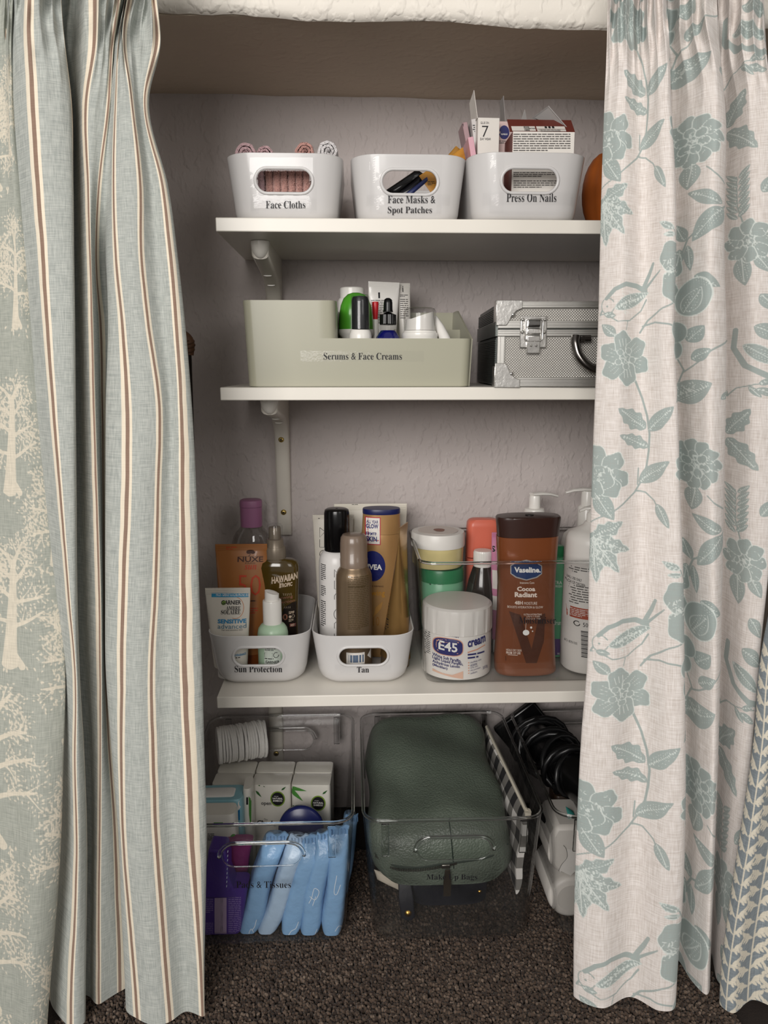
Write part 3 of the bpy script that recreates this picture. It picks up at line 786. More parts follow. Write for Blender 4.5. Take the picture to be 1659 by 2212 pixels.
def trees(u, v):
    f = Fld(u, v); rg = random.Random(9)
    def branch(x, y, ang, L, r, depth):
        pts = [(x, y)]; a = ang; curl = rg.uniform(-0.25, 0.25)
        for k in range(4):
            a += curl*0.5+ (0.10 if math.cos(ang) > 0 else -0.10)*-1*0.6
            pts.append((pts[-1][0]+L/4*math.cos(a), pts[-1][1]-L/4*math.sin(a)))
        f.cap(pts, (r*0.75, max(r*0.3, 0.7)))
        for k in range(1, 5):
            qx, qy = pts[k]
            for sgn in (-1, 1):
                n = 1
                for j in range(n):
                    th = a+sgn*rg.uniform(0.6, 1.3); d = rg.uniform(8, 14)
                    f.ell(qx+d*math.cos(th), qy-d*math.sin(th), 3.2, 1.6, -math.degrees(th)+rg.uniform(-20, 20))
                    d += rg.uniform(9, 13)
                    f.ell(qx+d*math.cos(th+0.2), qy-d*math.sin(th+0.2), 3.0, 1.5, -math.degrees(th)+rg.uniform(-30, 30))
        if depth:
            for k in (1, 2, 3):
                for sgn in (-1, 1):
                    if rg.random() < 0.6: branch(pts[k][0], pts[k][1], a+sgn*rg.uniform(0.5, 0.9), L*rg.uniform(0.38, 0.55), r*0.4, depth-1)
        else:
            f.ell(pts[-1][0]+4*math.cos(a), pts[-1][1]-4*math.sin(a), 3.6, 1.9, -math.degrees(a))
    def tree(x, y, S):
        f.cap([(x-6*S, y), (x-4*S, y-40*S), (x, y-110*S), (x+2*S, y-170*S)], (13*S, 4*S)); f.cap([(x-14*S, y+4), (x, y-14*S), (x+14*S, y+6)], 6*S)
        for h, an, L in ((60, 0.35, 62), (66, 2.8, 62), (100, 0.45, 58), (108, 2.6, 58), (135, 0.8, 50), (140, 2.3, 50), (165, 1.2, 46), (168, 1.95, 46)):
            branch(x+rg.uniform(-2, 2)*S, y-h*S, an+rg.uniform(-.1, .1), L*S, 5.0*S, 1)
        for k in range(10): f.ell(x+rg.uniform(-40, 40)*S, y+rg.uniform(4, 26)*S, 4, 2, rg.uniform(-60, 60)-90)
    for x, y, S in ((54, 700, 1.05), (28, 1058, 1.15), (22, 1420, 1.2), (-18, 1778, 1.45), (-26, 2118, 1.45), (124, 1215, 0.95), (160, 1560, 1.25), (150, 1905, 1.15), (150, 2240, 1.2), (-5, 400, 1.0), (60, 330, 0.9), (-30, 2400, 1.2)):
        tree(x, y, S)
    return f.fill, f.line
def ferns(u, v):
    f = Fld(u, v); rg = random.Random(4)
    for (x0, y0, x1, y1) in ((1578, 2260, 1584, 1380), (1638, 2280, 1646, 1380), (1700, 2260, 1705, 1380)):
        f.cap([(x0, y0), ((x0+x1)/2+6, (y0+y1)/2), (x1, y1)], 2.0)
        n = int((y0-y1)/34)
        for k in range(n):
            t = k/n; bx, by = x0+(x1-x0)*t, y0+(y1-y0)*t
            for sgn in (-1, 1):
                L = 30*(1-0.25*t); tx, ty = bx+sgn*L, by-rg.uniform(14, 22)
                f.leaf((bx, by), (tx, ty), 3.5, vein=False)
                for q in (0.35, 0.6, 0.85):
                    mx, my = bx+(tx-bx)*q, by+(ty-by)*q
                    f.leaf((mx, my), (mx+sgn*9, my-15), 3.2, vein=False); f.leaf((mx, my), (mx+sgn*11, my+9), 3.2, vein=False)
    return f.fill, f.line

M_STRIPE = cloth('striped_linen', '#c0c3bd', '#9a9f9b', stripes=(75.0, 3.6, 9.5, '#8b7263', '#f0e4cf'), slub=0.8)
M_FLORAL = cloth('floral_linen', '#ece6e2', '#ccc3bc', prints=('#a5b1ae', '#dfe6e1', 0.86), slub=0.75)
M_TREE = cloth('tree_print_linen', '#b3b5ab', '#92968e', prints=('#e3d9c6', '#e3d9c6', 0.72), slub=0.7)
M_FERN = cloth('fern_print_linen', '#949da2', '#6f777d', prints=('#e2dac8', '#e2dac8', 0.85), slub=0.6)

RL = [0, 95, 220, 411, 554, 700, 870, 1039, 1276, 1446, 1620, 1795, 1967, 2080, 2240]
cl = [  # leading columns of the striped curtain, row by row
 [10, 12, 16, 30, 44, 58, 70, 86, 108, 122, 128, 130, 118, 108, 106],
 [28, 28, 32, 45, 58, 72, 85, 100, 122, 136, 139, 140, 128, 120, 118],
 [65, 63, 70, 82, 93, 102, 115, 129, 149, 163, 162, 166, 161, 155, 154],
 [120, 126, 140, 150, 153, 156, 158, 160, 164, 170, 178, 183, 182, 181, 181],
 [132, 140, 155, 158, 159, 161, 163, 165, 167, 172, 182, 188, 187, 185, 184],
 [126, 132, 148, 151, 152, 154, 156, 158, 160, 164, 172, 178, 177, 175, 174],
 [152, 152, 160, 162, 164, 166, 169, 171, 174, 180, 192, 196, 196, 194, 193],
 [206, 205, 187, 191, 195, 199, 203, 208, 215, 217, 217, 216, 214, 214, 214],
 [256, 242, 234, 212, 207, 216, 220, 222, 224, 226, 234, 246, 252, 256, 258],
 [262, 248, 238, 228, 226, 240, 238, 238, 238, 238, 250, 264, 272, 278, 284],
 [268, 252, 243, 236, 232, 234, 230, 229, 228, 229, 241, 255, 262, 268, 274],
 [273, 257, 250, 245, 250, 264, 275, 275, 266, 263, 262, 266, 280, 290, 300],
 [277, 262, 266, 272, 280, 292, 308, 310, 303, 296, 297, 302, 315, 325, 335],
 [281, 268, 283, 303, 305, 320, 344, 342, 335, 327, 331, 338, 351, 360, 372],
 [312, 300, 300, 326, 336, 350, 368, 369, 366, 363, 368, 374, 388, 396, 405],
 [330, 338, 312, 351, 367, 380, 390, 393, 395, 397, 405, 413, 426, 433, 440],
 [340, 347, 322, 365, 384, 400, 414, 423, 430, 436, 441, 446, 444, 442, 441],
 [328, 334, 310, 353, 372, 388, 402, 411, 418, 424, 429, 434, 432, 430, 429]]
dyl = [0.03, 0.012, -0.014, -0.010, 0.006, 0.036, 0.034, 0.006, 0.012, 0.026, 0.008, -0.006, -0.013, -0.009, 0.002, -0.005, 0.005, 0.022]
DYL = np.repeat(np.array(dyl)[None], len(RL), 0)
for i, r in enumerate(RL):
    k = min(1, max(0, (r-411)/200)); DYL[i, 8] = 0.010+0.026*k; DYL[i, 9] = 0.014+0.028*k; DYL[i, 7] = 0.006+0.014*min(1, max(0, (r-1000)/800))
curtain('striped_curtain', 'pale blue curtain with brown and cream stripes left of the shelves', M_STRIPE, RL, np.array(cl, float).T, DYL,
        [0, 40, 75, 128, 150, 170, 190, 225, 300, 325, 340, 375, 412, 450, 488, 525, 545, 560], 300, 520, 0.006, seed=2)
et = [35, 30, 32, 52, 68, 80, 94, 108, 130, 140, 136, 130, 118, 108, 96]
pxt = np.array([[-190, -120, -60, 0+e*0.2, e*0.62, e, e-16] for e in et])
kd = np.array([min(1, max(0, (r-1200)/500)) for r in RL])
dyt = np.array([[0.02, -0.01, 0.012, 0.0, -0.008, 0.004, 0.022] for _ in RL]) + (0.020-0.046*kd)[:, None]
curtain('tree_print_curtain', 'grey green curtain printed with cream trees at far left', M_TREE, RL, pxt, dyt, [-190, -120, -60, 22, 78, 128, 146], 230, 900, 0.003, field=trees, seed=5)
RF = [0, 95, 220, 411, 538, 700, 870, 1073, 1242, 1446, 1600, 1760, 1967, 2100, 2240]
ed = np.array([1313, 1311, 1306, 1300, 1297, 1293, 1286, 1279, 1274, 1270, 1258, 1250, 1243, 1241, 1241.])
f1 = np.array([1440, 1446, 1450, 1460, 1461, 1457, 1464, 1470, 1476, 1479, 1481, 1481, 1474, 1464, 1457.])
p2 = np.array([1518, 1535, 1545, 1541, 1537, 1536, 1538, 1542, 1544, 1546, 1544, 1540, 1534, 1528, 1524.])
s2 = np.array([1550, 1557, 1568, 1566, 1565, 1569, 1568, 1564, 1561, 1557, 1553, 1548, 1540, 1535, 1532.])
p3 = np.array([1650, 1656, 1668, 1672, 1676, 1680, 1680, 1672, 1660, 1640, 1628, 1612, 1585, 1568, 1556.])
pf = np.stack([ed+12, ed, ed*.72+f1*.28, ed*.45+f1*.55, ed*.16+f1*.84, f1, f1-24, f1+1, f1*.5+p2*.5, p2, s2, s2-20, s2+1, s2*.5+p3*.5, p3, p3-14], 1)
dyf = [0.020, 0.005, -0.010, 0.004, -0.018, -0.012, 0.050, 0.060, 0.024, 0.004, 0.026, 0.074, 0.076, 0.030, 0.016, 0.034]
curtain('floral_curtain', 'cream linen curtain with blue grey flowers and birds, right of shelves', M_FLORAL, RF, pf, dyf,
        [1262, 1277, 1331, 1384, 1441, 1472, 1474, 1478, 1510, 1545, 1566, 1567, 1570, 1616, 1668, 1680], 400, 880, 0.0075, field=floral, seed=4)
RG = [0, 700, 1242, 1446, 1600, 1760, 1967, 2100, 2240]
eg = np.array([1720, 1700, 1676, 1640, 1628, 1606, 1575, 1558, 1552.])
pg = np.stack([eg+14, eg, eg+30, eg+70, eg+130, eg+190], 1)
curtain('fern_print_curtain', 'slate blue curtain with cream fern fronds at lower right edge', M_FERN, RG, pg, [0.02, 0.0, -0.012, 0.006, -0.01, 0.01],
        [1540, 1552, 1600, 1650, 1700, 1760], 150, 760, 0.003, field=ferns, seed=8, yoff=-0.012)

# ------------------------------------------------------------------ shared product helpers
def base(px, Y, Z): return Vector((xat(px, Y, Z), Y, Z))
INK = mat('black_print_ink', '#17151a', 0.55, var=0.0)
INKG = mat('grey_print_ink', '#5d5a58', 0.6, var=0.0)
WHITE_INK = mat('white_print_ink', '#f1efea', 0.5, var=0.0)
M_BIN = mat('milky_white_bin_plastic', '#e6e4e3', 0.22, var=0.015, vscale=30, translucent=0.22, coat=0.2)
M_TAPE = film('clear_label_tape', '#ffffff', 0.10, 1.5, bump=0.2, bscale=420, haze=0.0, gain=0.8)
M_FILM = film('clear_glossy_film', '#ffffff', 0.03, 1.5, bump=0.8, bscale=45, gain=0.55)
M_CLEAR = film('clear_acrylic_sheet', '#fafafa', 0.02, 1.46, haze=0.008, hazecol='#d8d8d4', gain=1.0)
M_CLEARP = film('clear_bottle_plastic', '#f6f6f6', 0.04, 1.46, haze=0.004, gain=1.0)
M_RIM = mat('clear_acrylic_edge', '#f2f4f4', 0.04, trans=1.0, ior=1.46, var=0.0)
M_WPL = mat('white_gloss_plastic', '#ebe8e2', 0.22, var=0.02)
M_WPL2 = mat('white_satin_plastic', '#e8e5e0', 0.38, var=0.03)
M_BLK = mat('black_gloss_plastic', '#0c0b0c', 0.2, var=0.0)

def stadium(cx, cz, w, h, n=10):
    r = h/2; out = []
    for a0, sx in ((-90, 1), (90, -1)):
        for k in range(n+1):
            a = math.radians(a0+180*k/n); out.append((cx+sx*(w/2-r)+r*math.cos(a), cz+r*math.sin(a)))
    return out
def white_bin(label, px, Yf, Z, W=0.1465, Wb=0.131, D=0.20, H=0.0765, rotz=0.0, hz=0.0455, hw=0.068, hh=0.026, bot_r=0.012):
    Db = D-0.016
    t = thing('storage_bin', label, 'bin', Vector((xat(px, Yf, Z), Yf+Db/2, Z+0.0003)), rotz, 'white handled bins')
    def ring(k, inset, z):                       # k: 0 bottom .. 1 top
        return rrect(Wb+(W-Wb)*k-2*inset, Db+(D-Db)*k-2*inset, 0.034-inset*0.8, z, 8)
    b = bot_r; th = 0.0019; R = [ring(0, b*0.9, 0.0), ring(0, b*0.45, b*0.12), ring(0, b*0.15, b*0.45), ring(0.03, 0, b)]
    for k in (0.25, 0.5, 0.75, 1.0): R.append(ring(k, 0, b+(H-b)*k))
    R.append(ring(1.0, th*0.5, H+0.0007)); R.append(ring(1.0, th, H))
    for k in (0.75, 0.5, 0.25): R.append(ring(k, th, b+(H-b)*k))
    R += [ring(0.03, th, b+th), ring(0, b*0.5+th, b*0.15+th), ring(0, b+th, th)]
    solid = MB().loft(R)
    cut = MB().prism(stadium(0, hz, hw, hh), 'y', -D, -D/2+0.03)
    cut2 = MB().prism(stadium(0, hz, hw, hh), 'y', D/2-0.03, D)
    me = boolean_cut(solid, [cut, cut2]); me.name = 'body'
    mesh_obj('body', me, M_BIN, t, smooth=40)
    # raised lip round the hand hole
    bv = solid.bvh(); lip = []
    for x, z in stadium(0, hz, hw+0.003, hh+0.003, 12):
        h = bv.ray_cast(Vector((x, -1, z)), Vector((0, 1, 0))); lip.append((x, h[0].y+0.0002, z))
    MB().tube(lip, 0.0021, 8, closed=True).build('handle_lip', M_BIN, t, smooth=180)
    return t, solid
def stick(t, solid, Yf, tape, text_items, films=()):
    """clear tape, film and black lettering stuck on a bin's face"""
    if films: decal(t, solid, [('r', f, M_FILM) for f in films], Yf, 'clear_film', 0.0007)
    for tp in tape: decal(t, solid, [('r', tp, M_TAPE)], Yf, 'label_tape', 0.0011)
    decal(t, solid, [('t', s, bx, INK, 'S') for s, bx in text_items], Yf, 'lettering', 0.0014)

# ------------------------------------------------------------------ top shelf
t, so = white_bin('white bin labelled for face cloths, holding rolled cloths', 616, 1.018, Z1T)
stick(t, so, 1.010, [(540, 427, 684, 452)], [('Face Cloths', (573, 432, 659, 448))], [(539, 340, 557, 459), (668, 340, 684, 459), (557, 340, 668, 369), (557, 418, 668, 427)])
binA = t
t, so = white_bin('white bin labelled for face masks and spot patches', 884, 1.018, Z1T)
stick(t, so, 1.010, [(792, 418, 975, 441), (838, 441, 955, 464)], [('Face Masks &', (838, 421, 941, 437)), ('Spot Patches', (838, 444, 934, 462))], [(798, 337, 826, 460), (944, 337, 955, 460), (826, 337, 944, 366)])
t, so = white_bin('white bin labelled for press on nails, full of small boxes', 1140, 1.004, Z1T, W=0.149, Wb=0.134)
stick(t, so, 0.996, [(1046, 413, 1246, 440)], [('Press On Nails', (1096, 416, 1204, 434))], [(1060, 333, 1090, 457)])

def terry(key, col): return mat(key, col, 0.95, bump=0.9, bscale=900, var=0.18, vscale=500, sheen=0.5, spec=0.1)
PINK, PEACH, WHT = terry('pale_pink_terry', '#dcb9bd'), terry('peach_terry', '#c9998f'), terry('white_terry', '#e6e2e2')
def fuzz(mb, n, L, rg):
    """short loops of pile standing on a cloth"""
    vs, fs = [], []; polys = [f for f in mb.f if len(f) <= 4]
    for _ in range(n):
        f = rg.choice(polys); p = [Vector(mb.v[i]) for i in f]; a, b_ = rg.random(), rg.random()
        q = p[0].lerp(p[1], a).lerp(p[3].lerp(p[2], a) if len(p) == 4 else p[2], b_)
        nn = (p[1]-p[0]).cross(p[2]-p[0])
        if nn.length < 1e-12: continue
        nn.normalize(); s = Vector((rg.uniform(-1, 1), rg.uniform(-1, 1), rg.uniform(-1, 1))); tdir = nn.cross(s)
        if tdir.length < 1e-6: continue
        tdir.normalize(); k = len(vs); w_ = L*0.28
        vs += [q-tdir*w_, q+tdir*w_, q+(nn+s*0.5)*L*rg.uniform(0.7, 1.2)]; fs.append((k, k+1, k+2))
    return MB().add(vs, fs)
def rolled_cloth(label, m, px, py, Y, R, L=0.085, turns=2.6, seed=1):
    p = atY(px, py, Y); rg = random.Random(seed)
    t = thing('rolled_face_cloth', label, 'face cloth', (p.x, p.y, p.z-R), group='rolled face cloths')
    n = 70; th = R/turns*0.62; outer, inner = [], []
    for i in range(n+1):
        a = turns*2*math.pi*i/n; r = R*(0.18+0.82*i/n)+0.0006*rg.uniform(-1, 1)
        outer.append((r*math.cos(a), R+r*math.sin(a))); inner.append(((r-th)*math.cos(a), R+(r-th)*math.sin(a)))
    poly = outer+inner[::-1]; mb = MB(); m_ = len(poly)
    secs = [0, 0.003, 0.02, 0.045, 0.07, L-0.003, L]; rings = []
    for k, y in enumerate(secs):
        q = 0.93 if k in (0, len(secs)-1) else 1.0
        rings.append([(x*q+rg.uniform(-1, 1)*0.0002, y, (z-R)*q+R) for x, z in poly])
    mb.loft(rings, False, False)
    for e, y in ((0, 0), (1, L)):
        for i in range(n): 
            o = (0 if e == 0 else (len(secs)-1)*m_); mb.f.append((o+i, o+i+1, o+m_-2-i, o+m_-1-i))
    b = mb.build('cloth', m, t, smooth=60)
    f = fuzz(mb, 2600, 0.0019, rg).build('pile', m, t, smooth=0); f['kind'] = 'stuff'
rolled_cloth('pale pink rolled face cloth, leftmost in its bin', PINK, 532, 331, 1.075, 0.0155, seed=1)
rolled_cloth('small pale pink rolled face cloth, second from left in its bin', PINK, 573, 333, 1.085, 0.0125, seed=2)
rolled_cloth('peach rolled face cloth showing its spiral end', PEACH, 659, 328, 1.075, 0.0140, seed=3)
rolled_cloth('white fluffy rolled face cloth at right of its bin', WHT, 709, 326, 1.075, 0.0150, seed=4)
zb = Z1T+0.003
for i, px in enumerate((566, 584, 600, 616, 632, 648, 664)):
    m_ = PINK if i == 0 else PEACH; rg = random.Random(20+i)
    lab = ['pale pink folded face cloth seen through the bin handle hole', 'first peach folded cloth, next to the pale pink one', 'second peach folded cloth from the pink one, behind the handle hole',
           'third peach folded cloth from the pink one, behind the handle hole', 'fourth peach folded cloth from the pink one, behind the handle hole',
           'fifth peach folded cloth from the pink one, behind the handle hole', 'last peach folded cloth at the right end of the handle hole'][i]
    p = base(px, 1.05, zb); wdt = 0.0094
    t = thing('folded_face_cloth', lab, 'face cloth', p, group='folded face cloths')
    mb = MB(); rings = []
    for z in np.linspace(0, 0.068, 8):
        rings.append(rrect(wdt+rg.uniform(-.0005, .0005), 0.05, 0.0046, z, 4, cx=rg.uniform(-.0003, .0003), cy=0.02))
    mb.loft(rings).build('cloth', m_, t, smooth=60)
    f = fuzz(mb, 900, 0.0016, rg).build('pile', m_, t, smooth=0); f['kind'] = 'stuff'

# contents of the mask bin
M_KRAFT = mat('mustard_foil_sachet', '#c98f3c', 0.35, var=0.12, vscale=80, bump=0.25, bscale=60)
def sachet(label, m, p0, p1, p2, p3, th, Yv, group=None, cat='sachet', crimp=True, name='sachet'):
    """flat pillow pack through four photo corners on a plane of depths Yv (one per corner)"""
    c = [atY(*q, y) for q, y in zip((p0, p1, p2, p3), Yv)]; o = Vector((sum(q.x for q in c)/4, sum(q.y for q in c)/4, min(q.z for q in c)))
    t = thing(name, label, cat, o, group=group); mb = MB(); n = 10
    nrm = (c[1]-c[0]).cross(c[3]-c[0]).normalized(); rgs = random.Random(int(p0[0]*7+p0[1]))
    top, botm = [], []
    for j in range(n+1):
        for i in range(n+1):
            q = c[0].lerp(c[1], i/n).lerp(c[3].lerp(c[2], i/n), j/n)-o
            e = (math.sin(math.pi*i/n)*math.sin(math.pi*j/n))**0.45*th/2*(1+0.15*rgs.uniform(-1, 1)) if 0 < i < n and 0 < j < n else 0.0002
            top.append(q+nrm*e); botm.append(q-nrm*e)
    N_ = len(top); f = []
    for j in range(n):
        for i in range(n):
            a = j*(n+1)+i; f.append((a, a+1, a+n+2, a+n+1)); f.append((N_+a, N_+a+n+1, N_+a+n+2, N_+a+1))
    bd = [i for i in range(n+1)]+[j*(n+1)+n for j in range(1, n+1)]+[n*(n+1)+i for i in range(n-1, -1, -1)]+[j*(n+1) for j in range(n-1, 0, -1)]
    for k in range(len(bd)): a, b_ = bd[k], bd[(k+1) % len(bd)]; f.append((a, N_+a, N_+b_, b_))
    mb.add(top+botm, f); mb.build('pouch', m, t, smooth=60)
    return t, mb, c
t, mb, c = sachet('mustard foil sachet poking above the mask bin', M_KRAFT, (905, 380), (1000, 318), (1006, 345), (940, 430), 0.010, (1.06, 1.08, 1.08, 1.06))
decal(t, mb, [('fp', (925, 388, 942, 398), 3, INK)], 1.05)
t, mb, c = sachet('dark mustard sachet behind the brighter mustard one', mat('dark_mustard_foil', '#a97a35', 0.4, var=0.15), (950, 355), (985, 315), (1003, 330), (965, 400), 0.008, (1.10, 1.10, 1.10, 1.10))
M_DKP = mat('black_foil_pouch', '#0d0d10', 0.22, bump=0.3, bscale=50, var=0.1)
sachet('black foil mask pouch seen through the handle hole', M_DKP, (832, 412), (900, 366), (916, 376), (852, 432), 0.010, (1.075,)*4)
sachet('second black pouch with blue edge, lying below the first', mat('black_blue_foil', '#10121c', 0.25, var=0.2), (852, 424), (916, 374), (924, 388), (872, 438), 0.008, (1.068,)*4)
sachet('thin dark blue sachet edge between black pouch and mustard sachet', mat('navy_foil', '#2b3566', 0.3), (864, 428), (924, 380), (928, 388), (872, 436), 0.005, (1.060,)*4)
sachet('large pale sachet lying flat in the bottom of the mask bin', mat('peach_paper_sachet', '#d9b48a', 0.5), (805, 446), (905, 448), (900, 462), (810, 462), 0.006, (1.10, 1.10, 1.06, 1.06))

# contents of the nails bin
M_CARD = mat('white_carton_board', '#e6e1da', 0.5, var=0.03)
M_CARDG = mat('grey_carton_inside', '#9a9694', 0.7, var=0.05)
M_MAROON = mat('maroon_carton_print', '#6a3129', 0.45, var=0.05)
M_PINKC = mat('pink_carton_print', '#dba8b4', 0.45, var=0.05)
def carton(name, label, px0, px1, py_top, Yf, D, Zb, m, rotz=0.0, group='small boxes in the nails bin', lean=0.0, dpx=0.0):
    z = atY((px0+px1)/2, py_top, Yf).z; W = wpx(px0, px1, py_top, Yf)
    t = thing(name, label, 'box', Vector((xat((px0+px1)/2+dpx, Yf, Zb), Yf+D/2, Zb)), rotz, group, rot=(0, lean, rotz))
    mb = MB().box(-W/2, W/2, -D/2, D/2, 0, z-Zb); mb.build('carton', m, t, bevel=0.0006); return t, mb, W, z-Zb
t, mb, W, H = carton('nail_box', 'slim white box printed seven day wear', 1026, 1073, 254, 1.075, 0.045, zb, M_CARD, 0.03)
decal(t, mb, [('t', 'GLUE ON', (1038, 263, 1056, 268), INK, ''), ('t', '7', (1041, 272, 1055, 296), INK, 't'), ('t', 'DAY WEAR', (1037, 298, 1060, 303), INK, '')], 1.075)
MB().add([(-W/2, -0.02, H), (-W/2, 0.02, H), (-W/2-0.004, 0.02, H+0.030), (-W/2-0.004, -0.012, H+0.036), (-W/2-0.0006, -0.02, H), (-W/2-0.0006, 0.02, H), (-W/2-0.0046, 0.02, H+0.030), (-W/2-0.0046, -0.012, H+0.036)],
         [(0,1,2,3), (7,6,5,4), (0,3,7,4), (1,5,6,2), (3,2,6,7)]).build('open_flap', M_CARD, t, smooth=0)
t, mb, W, H = carton('nail_box', 'white and maroon box covered in small print, front of nails bin', 1101, 1235, 284, 1.042, 0.05, zb, M_CARD, 0.0)
lean = [(1105, 289, 1233, 334), (1105, 372, 1208, 408)]
it = [('r', (1086, 262, 1104, 470), M_MAROON)]
it = [('fp', (1109, 289, 1232, 329), 8, INKG), ('fp', (1109, 372, 1210, 384), 3, INKG), ('fp', (1109, 390, 1210, 408), 4, INKG)]
decal(t, mb, it, 1.042)
MB().box(-W/2-0.0006, -W/2-0.0001, -0.025, 0.025, 0.001, H-0.001).build('side_panel', M_MAROON, t, smooth=0)
# sloping top flap with maroon frame and print
fl_ = MB(); a, b2, hh = W/2, 0.050, 0.020
fl_.add([(-a-0.004, -0.025, H), (a, -0.025, H), (a, -0.004, H+hh), (-a-0.004, -0.004, H+hh), (-a-0.004, -0.0244, H-0.0008), (a, -0.0244, H-0.0008), (a, -0.0034, H+hh-0.0008), (-a-0.004, -0.0034, H+hh-0.0008)],
        [(0,1,2,3), (4,7,6,5), (0,4,5,1), (1,5,6,2), (2,6,7,3), (3,7,4,0)])
fl_.build('top_flap', M_MAROON, t, smooth=0)
decal(t, fl_, [('r', (1111, 262, 1163, 280), M_CARD), ('r', (1166, 262, 1229, 281), M_CARD)], 1.03, 'printed_panel')
decal(t, fl_, [('t', 'MORE', (1138, 263, 1150, 266.5), INK, 'b'), ('t', 'INFORMATION', (1138, 267.5, 1162, 271), INK, 'b'), ('t', 'HERE', (1138, 272, 1149, 276), INK, 'b'),
               ('r', (1184, 263, 1189, 268), INK), ('r', (1192, 263, 1197, 268), INK), ('r', (1200, 263, 1205, 268), INK), ('l', [(1166, 271), (1229, 272)], 0.7, M_MAROON),
               ('t', 'CARTON, TRAY: RECYCLABLE', (1170, 273, 1216, 275.5), INK, 'b'), ('fp', (1172, 277, 1216, 281), 2, INK)], 1.03, 'lettering', 0.0012)
MB().add([(a-0.002, -0.02, H), (a-0.002, 0.022, H), (a-0.045, 0.020, H+0.030), (a-0.030, -0.004, H+0.037), (a-0.0026, -0.02, H-0.001), (a-0.0026, 0.022, H-0.001), (a-0.0456, 0.020, H+0.029), (a-0.0306, -0.004, H+0.036)],
         [(0,1,2,3), (7,6,5,4), (0,3,7,4), (1,5,6,2), (3,2,6,7), (0,4,5,1)]).build('open_flap', M_CARDG, t, smooth=0)
MB().add([(a-0.052, 0.0, H), (a-0.052, 0.022, H), (a-0.055, 0.022, H+0.040), (a-0.066, 0.004, H+0.012), (a-0.0528, 0.0, H), (a-0.0528, 0.022, H), (a-0.0558, 0.022, H+0.040), (a-0.0668, 0.004, H+0.012)],
         [(0,1,2,3), (7,6,5,4), (0,3,7,4), (1,5,6,2), (3,2,6,7), (0,4,5,1)]).build('side_flap', M_CARDG, t, smooth=0)
t, mb, W, H = carton('nail_box', 'pale pink box with a round blue emblem behind the seven day box', 1072, 1112, 262, 1.10, 0.035, zb, mat('blush_carton_print', '#d8bdb9', 0.5), 0.0)
NAVY = mat('navy_print', '#25286a', 0.4, var=0.03)
decal(t, mb, [('d', (1089, 286, 11, 15), NAVY), ('t', 'NAILS', (1082, 288, 1096, 292), WHITE_INK, 'b'), ('fp', (1078, 304, 1100, 312), 2, INKG)], 1.10)
MB().add([(-0.004, -0.016, H), (-0.004, 0.016, H), (-0.006, 0.016, H+0.034), (-0.006, -0.010, H+0.034), (-0.0046, -0.016, H), (-0.0046, 0.016, H), (-0.0066, 0.016, H+0.034), (-0.0066, -0.010, H+0.034)],
         [(0,1,2,3), (7,6,5,4), (0,3,7,4), (1,5,6,2), (3,2,6,7)]).build('open_flap', M_CARDG, t, smooth=0)
t, mb, W, H = carton('nail_box', 'tall grey white box standing left of the seven day box', 1014, 1028, 254, 1.09, 0.05, zb, mat('pearl_carton', '#cfcbc9', 0.4), 0.0, lean=-0.14, dpx=30)
decal(t, mb, [('fp', (1016, 270, 1026, 292), 5, INK)], 1.09)
t, mb, W, H = carton('nail_box', 'pink box edge poking out at the left of the nails bin', 1004, 1016, 292, 1.065, 0.05, zb+0.004, M_PINKC, 0.0, lean=-0.19, dpx=36)
t, mb, W, H = carton('nail_box', 'narrow mauve box with dark print behind the pink one', 993, 1004, 258, 1.10, 0.04, zb+0.004, mat('mauve_carton', '#a98b8f', 0.45), 0.0, lean=-0.22, dpx=48)
decal(t, mb, [('d', (998, 272, 3, 9), INK)], 1.10)

# pumpkin at the far right
pk = thing('pumpkin', 'small orange pumpkin on the top shelf beside the floral curtain', 'pumpkin', base(1322, 1.12, Z1T))
PK = mat('pumpkin_skin', '#a2551f', 0.45, var=0.2, vscale=40, bump=0.1, bscale=120)
Hh = atY(1300, 316, 1.10).z-Z1T; mb = MB(); rings = []; n = 60
R0 = xat(1340, 1.12, Z1T)-xat(1272, 1.12, Z1T)
for i in range(15):
    a = -math.pi/2+math.pi*i/14; rr = R0*max(0.05, math.cos(a))**0.72; z = Hh/2+Hh/2*math.sin(a)
    rings.append([(rr*(0.92+0.08*abs(math.cos(6*math.pi*j/n)))*math.cos(2*math.pi*j/n),
                   rr*(0.92+0.08*abs(math.cos(6*math.pi*j/n)))*math.sin(2*math.pi*j/n), z-0.008*(1 if i > 12 else 0)) for j in range(n)])
mb.loft(rings).build('flesh', PK, pk, smooth=60)
MB().tube([(0, 0, Hh-0.012), (0.002, 0, Hh+0.006), (0.010, 0.002, Hh+0.018)], [0.010, 0.006, 0.007], 8).build('stalk', mat('pumpkin_stalk', '#6d5c33', 0.8, bump=0.4), pk)

# ------------------------------------------------------------------ middle shelf: sage organiser
M_SAGE = mat('sage_plastic', '#a6a491', 0.33, var=0.02, vscale=12, bump=0.02, bscale=400)
YO = 1.012; zo = Z2T+0.0003
xl, xr_ = xat(528, YO, zo), xat(1022, YO, zo); Wo = xr_-xl; Do = 0.205
ztall = atY(521, 648, YO).z-zo; zlow = atY(900, 731, YO).z-zo
xstep = xat(726, YO, zo+zlow)-(xl+xr_)/2
org = thing('desk_organiser', 'sage green stepped plastic organiser labelled for serums', 'organiser', ((xl+xr_)/2, YO+Do/2, zo))
def top_h(x, y):
    """height of the organiser wall above plan point"""
    k = (y+Do/2)/Do
    if x < xstep: return ztall
    if y > Do/2-0.004: return ztall*0.985
    if x > Wo/2-0.006 or True:
        if k < 0.06: return zlow
        return zlow+(ztall*0.985-zlow)*min(1, (k-0.06)/0.62)
taper = 0.006
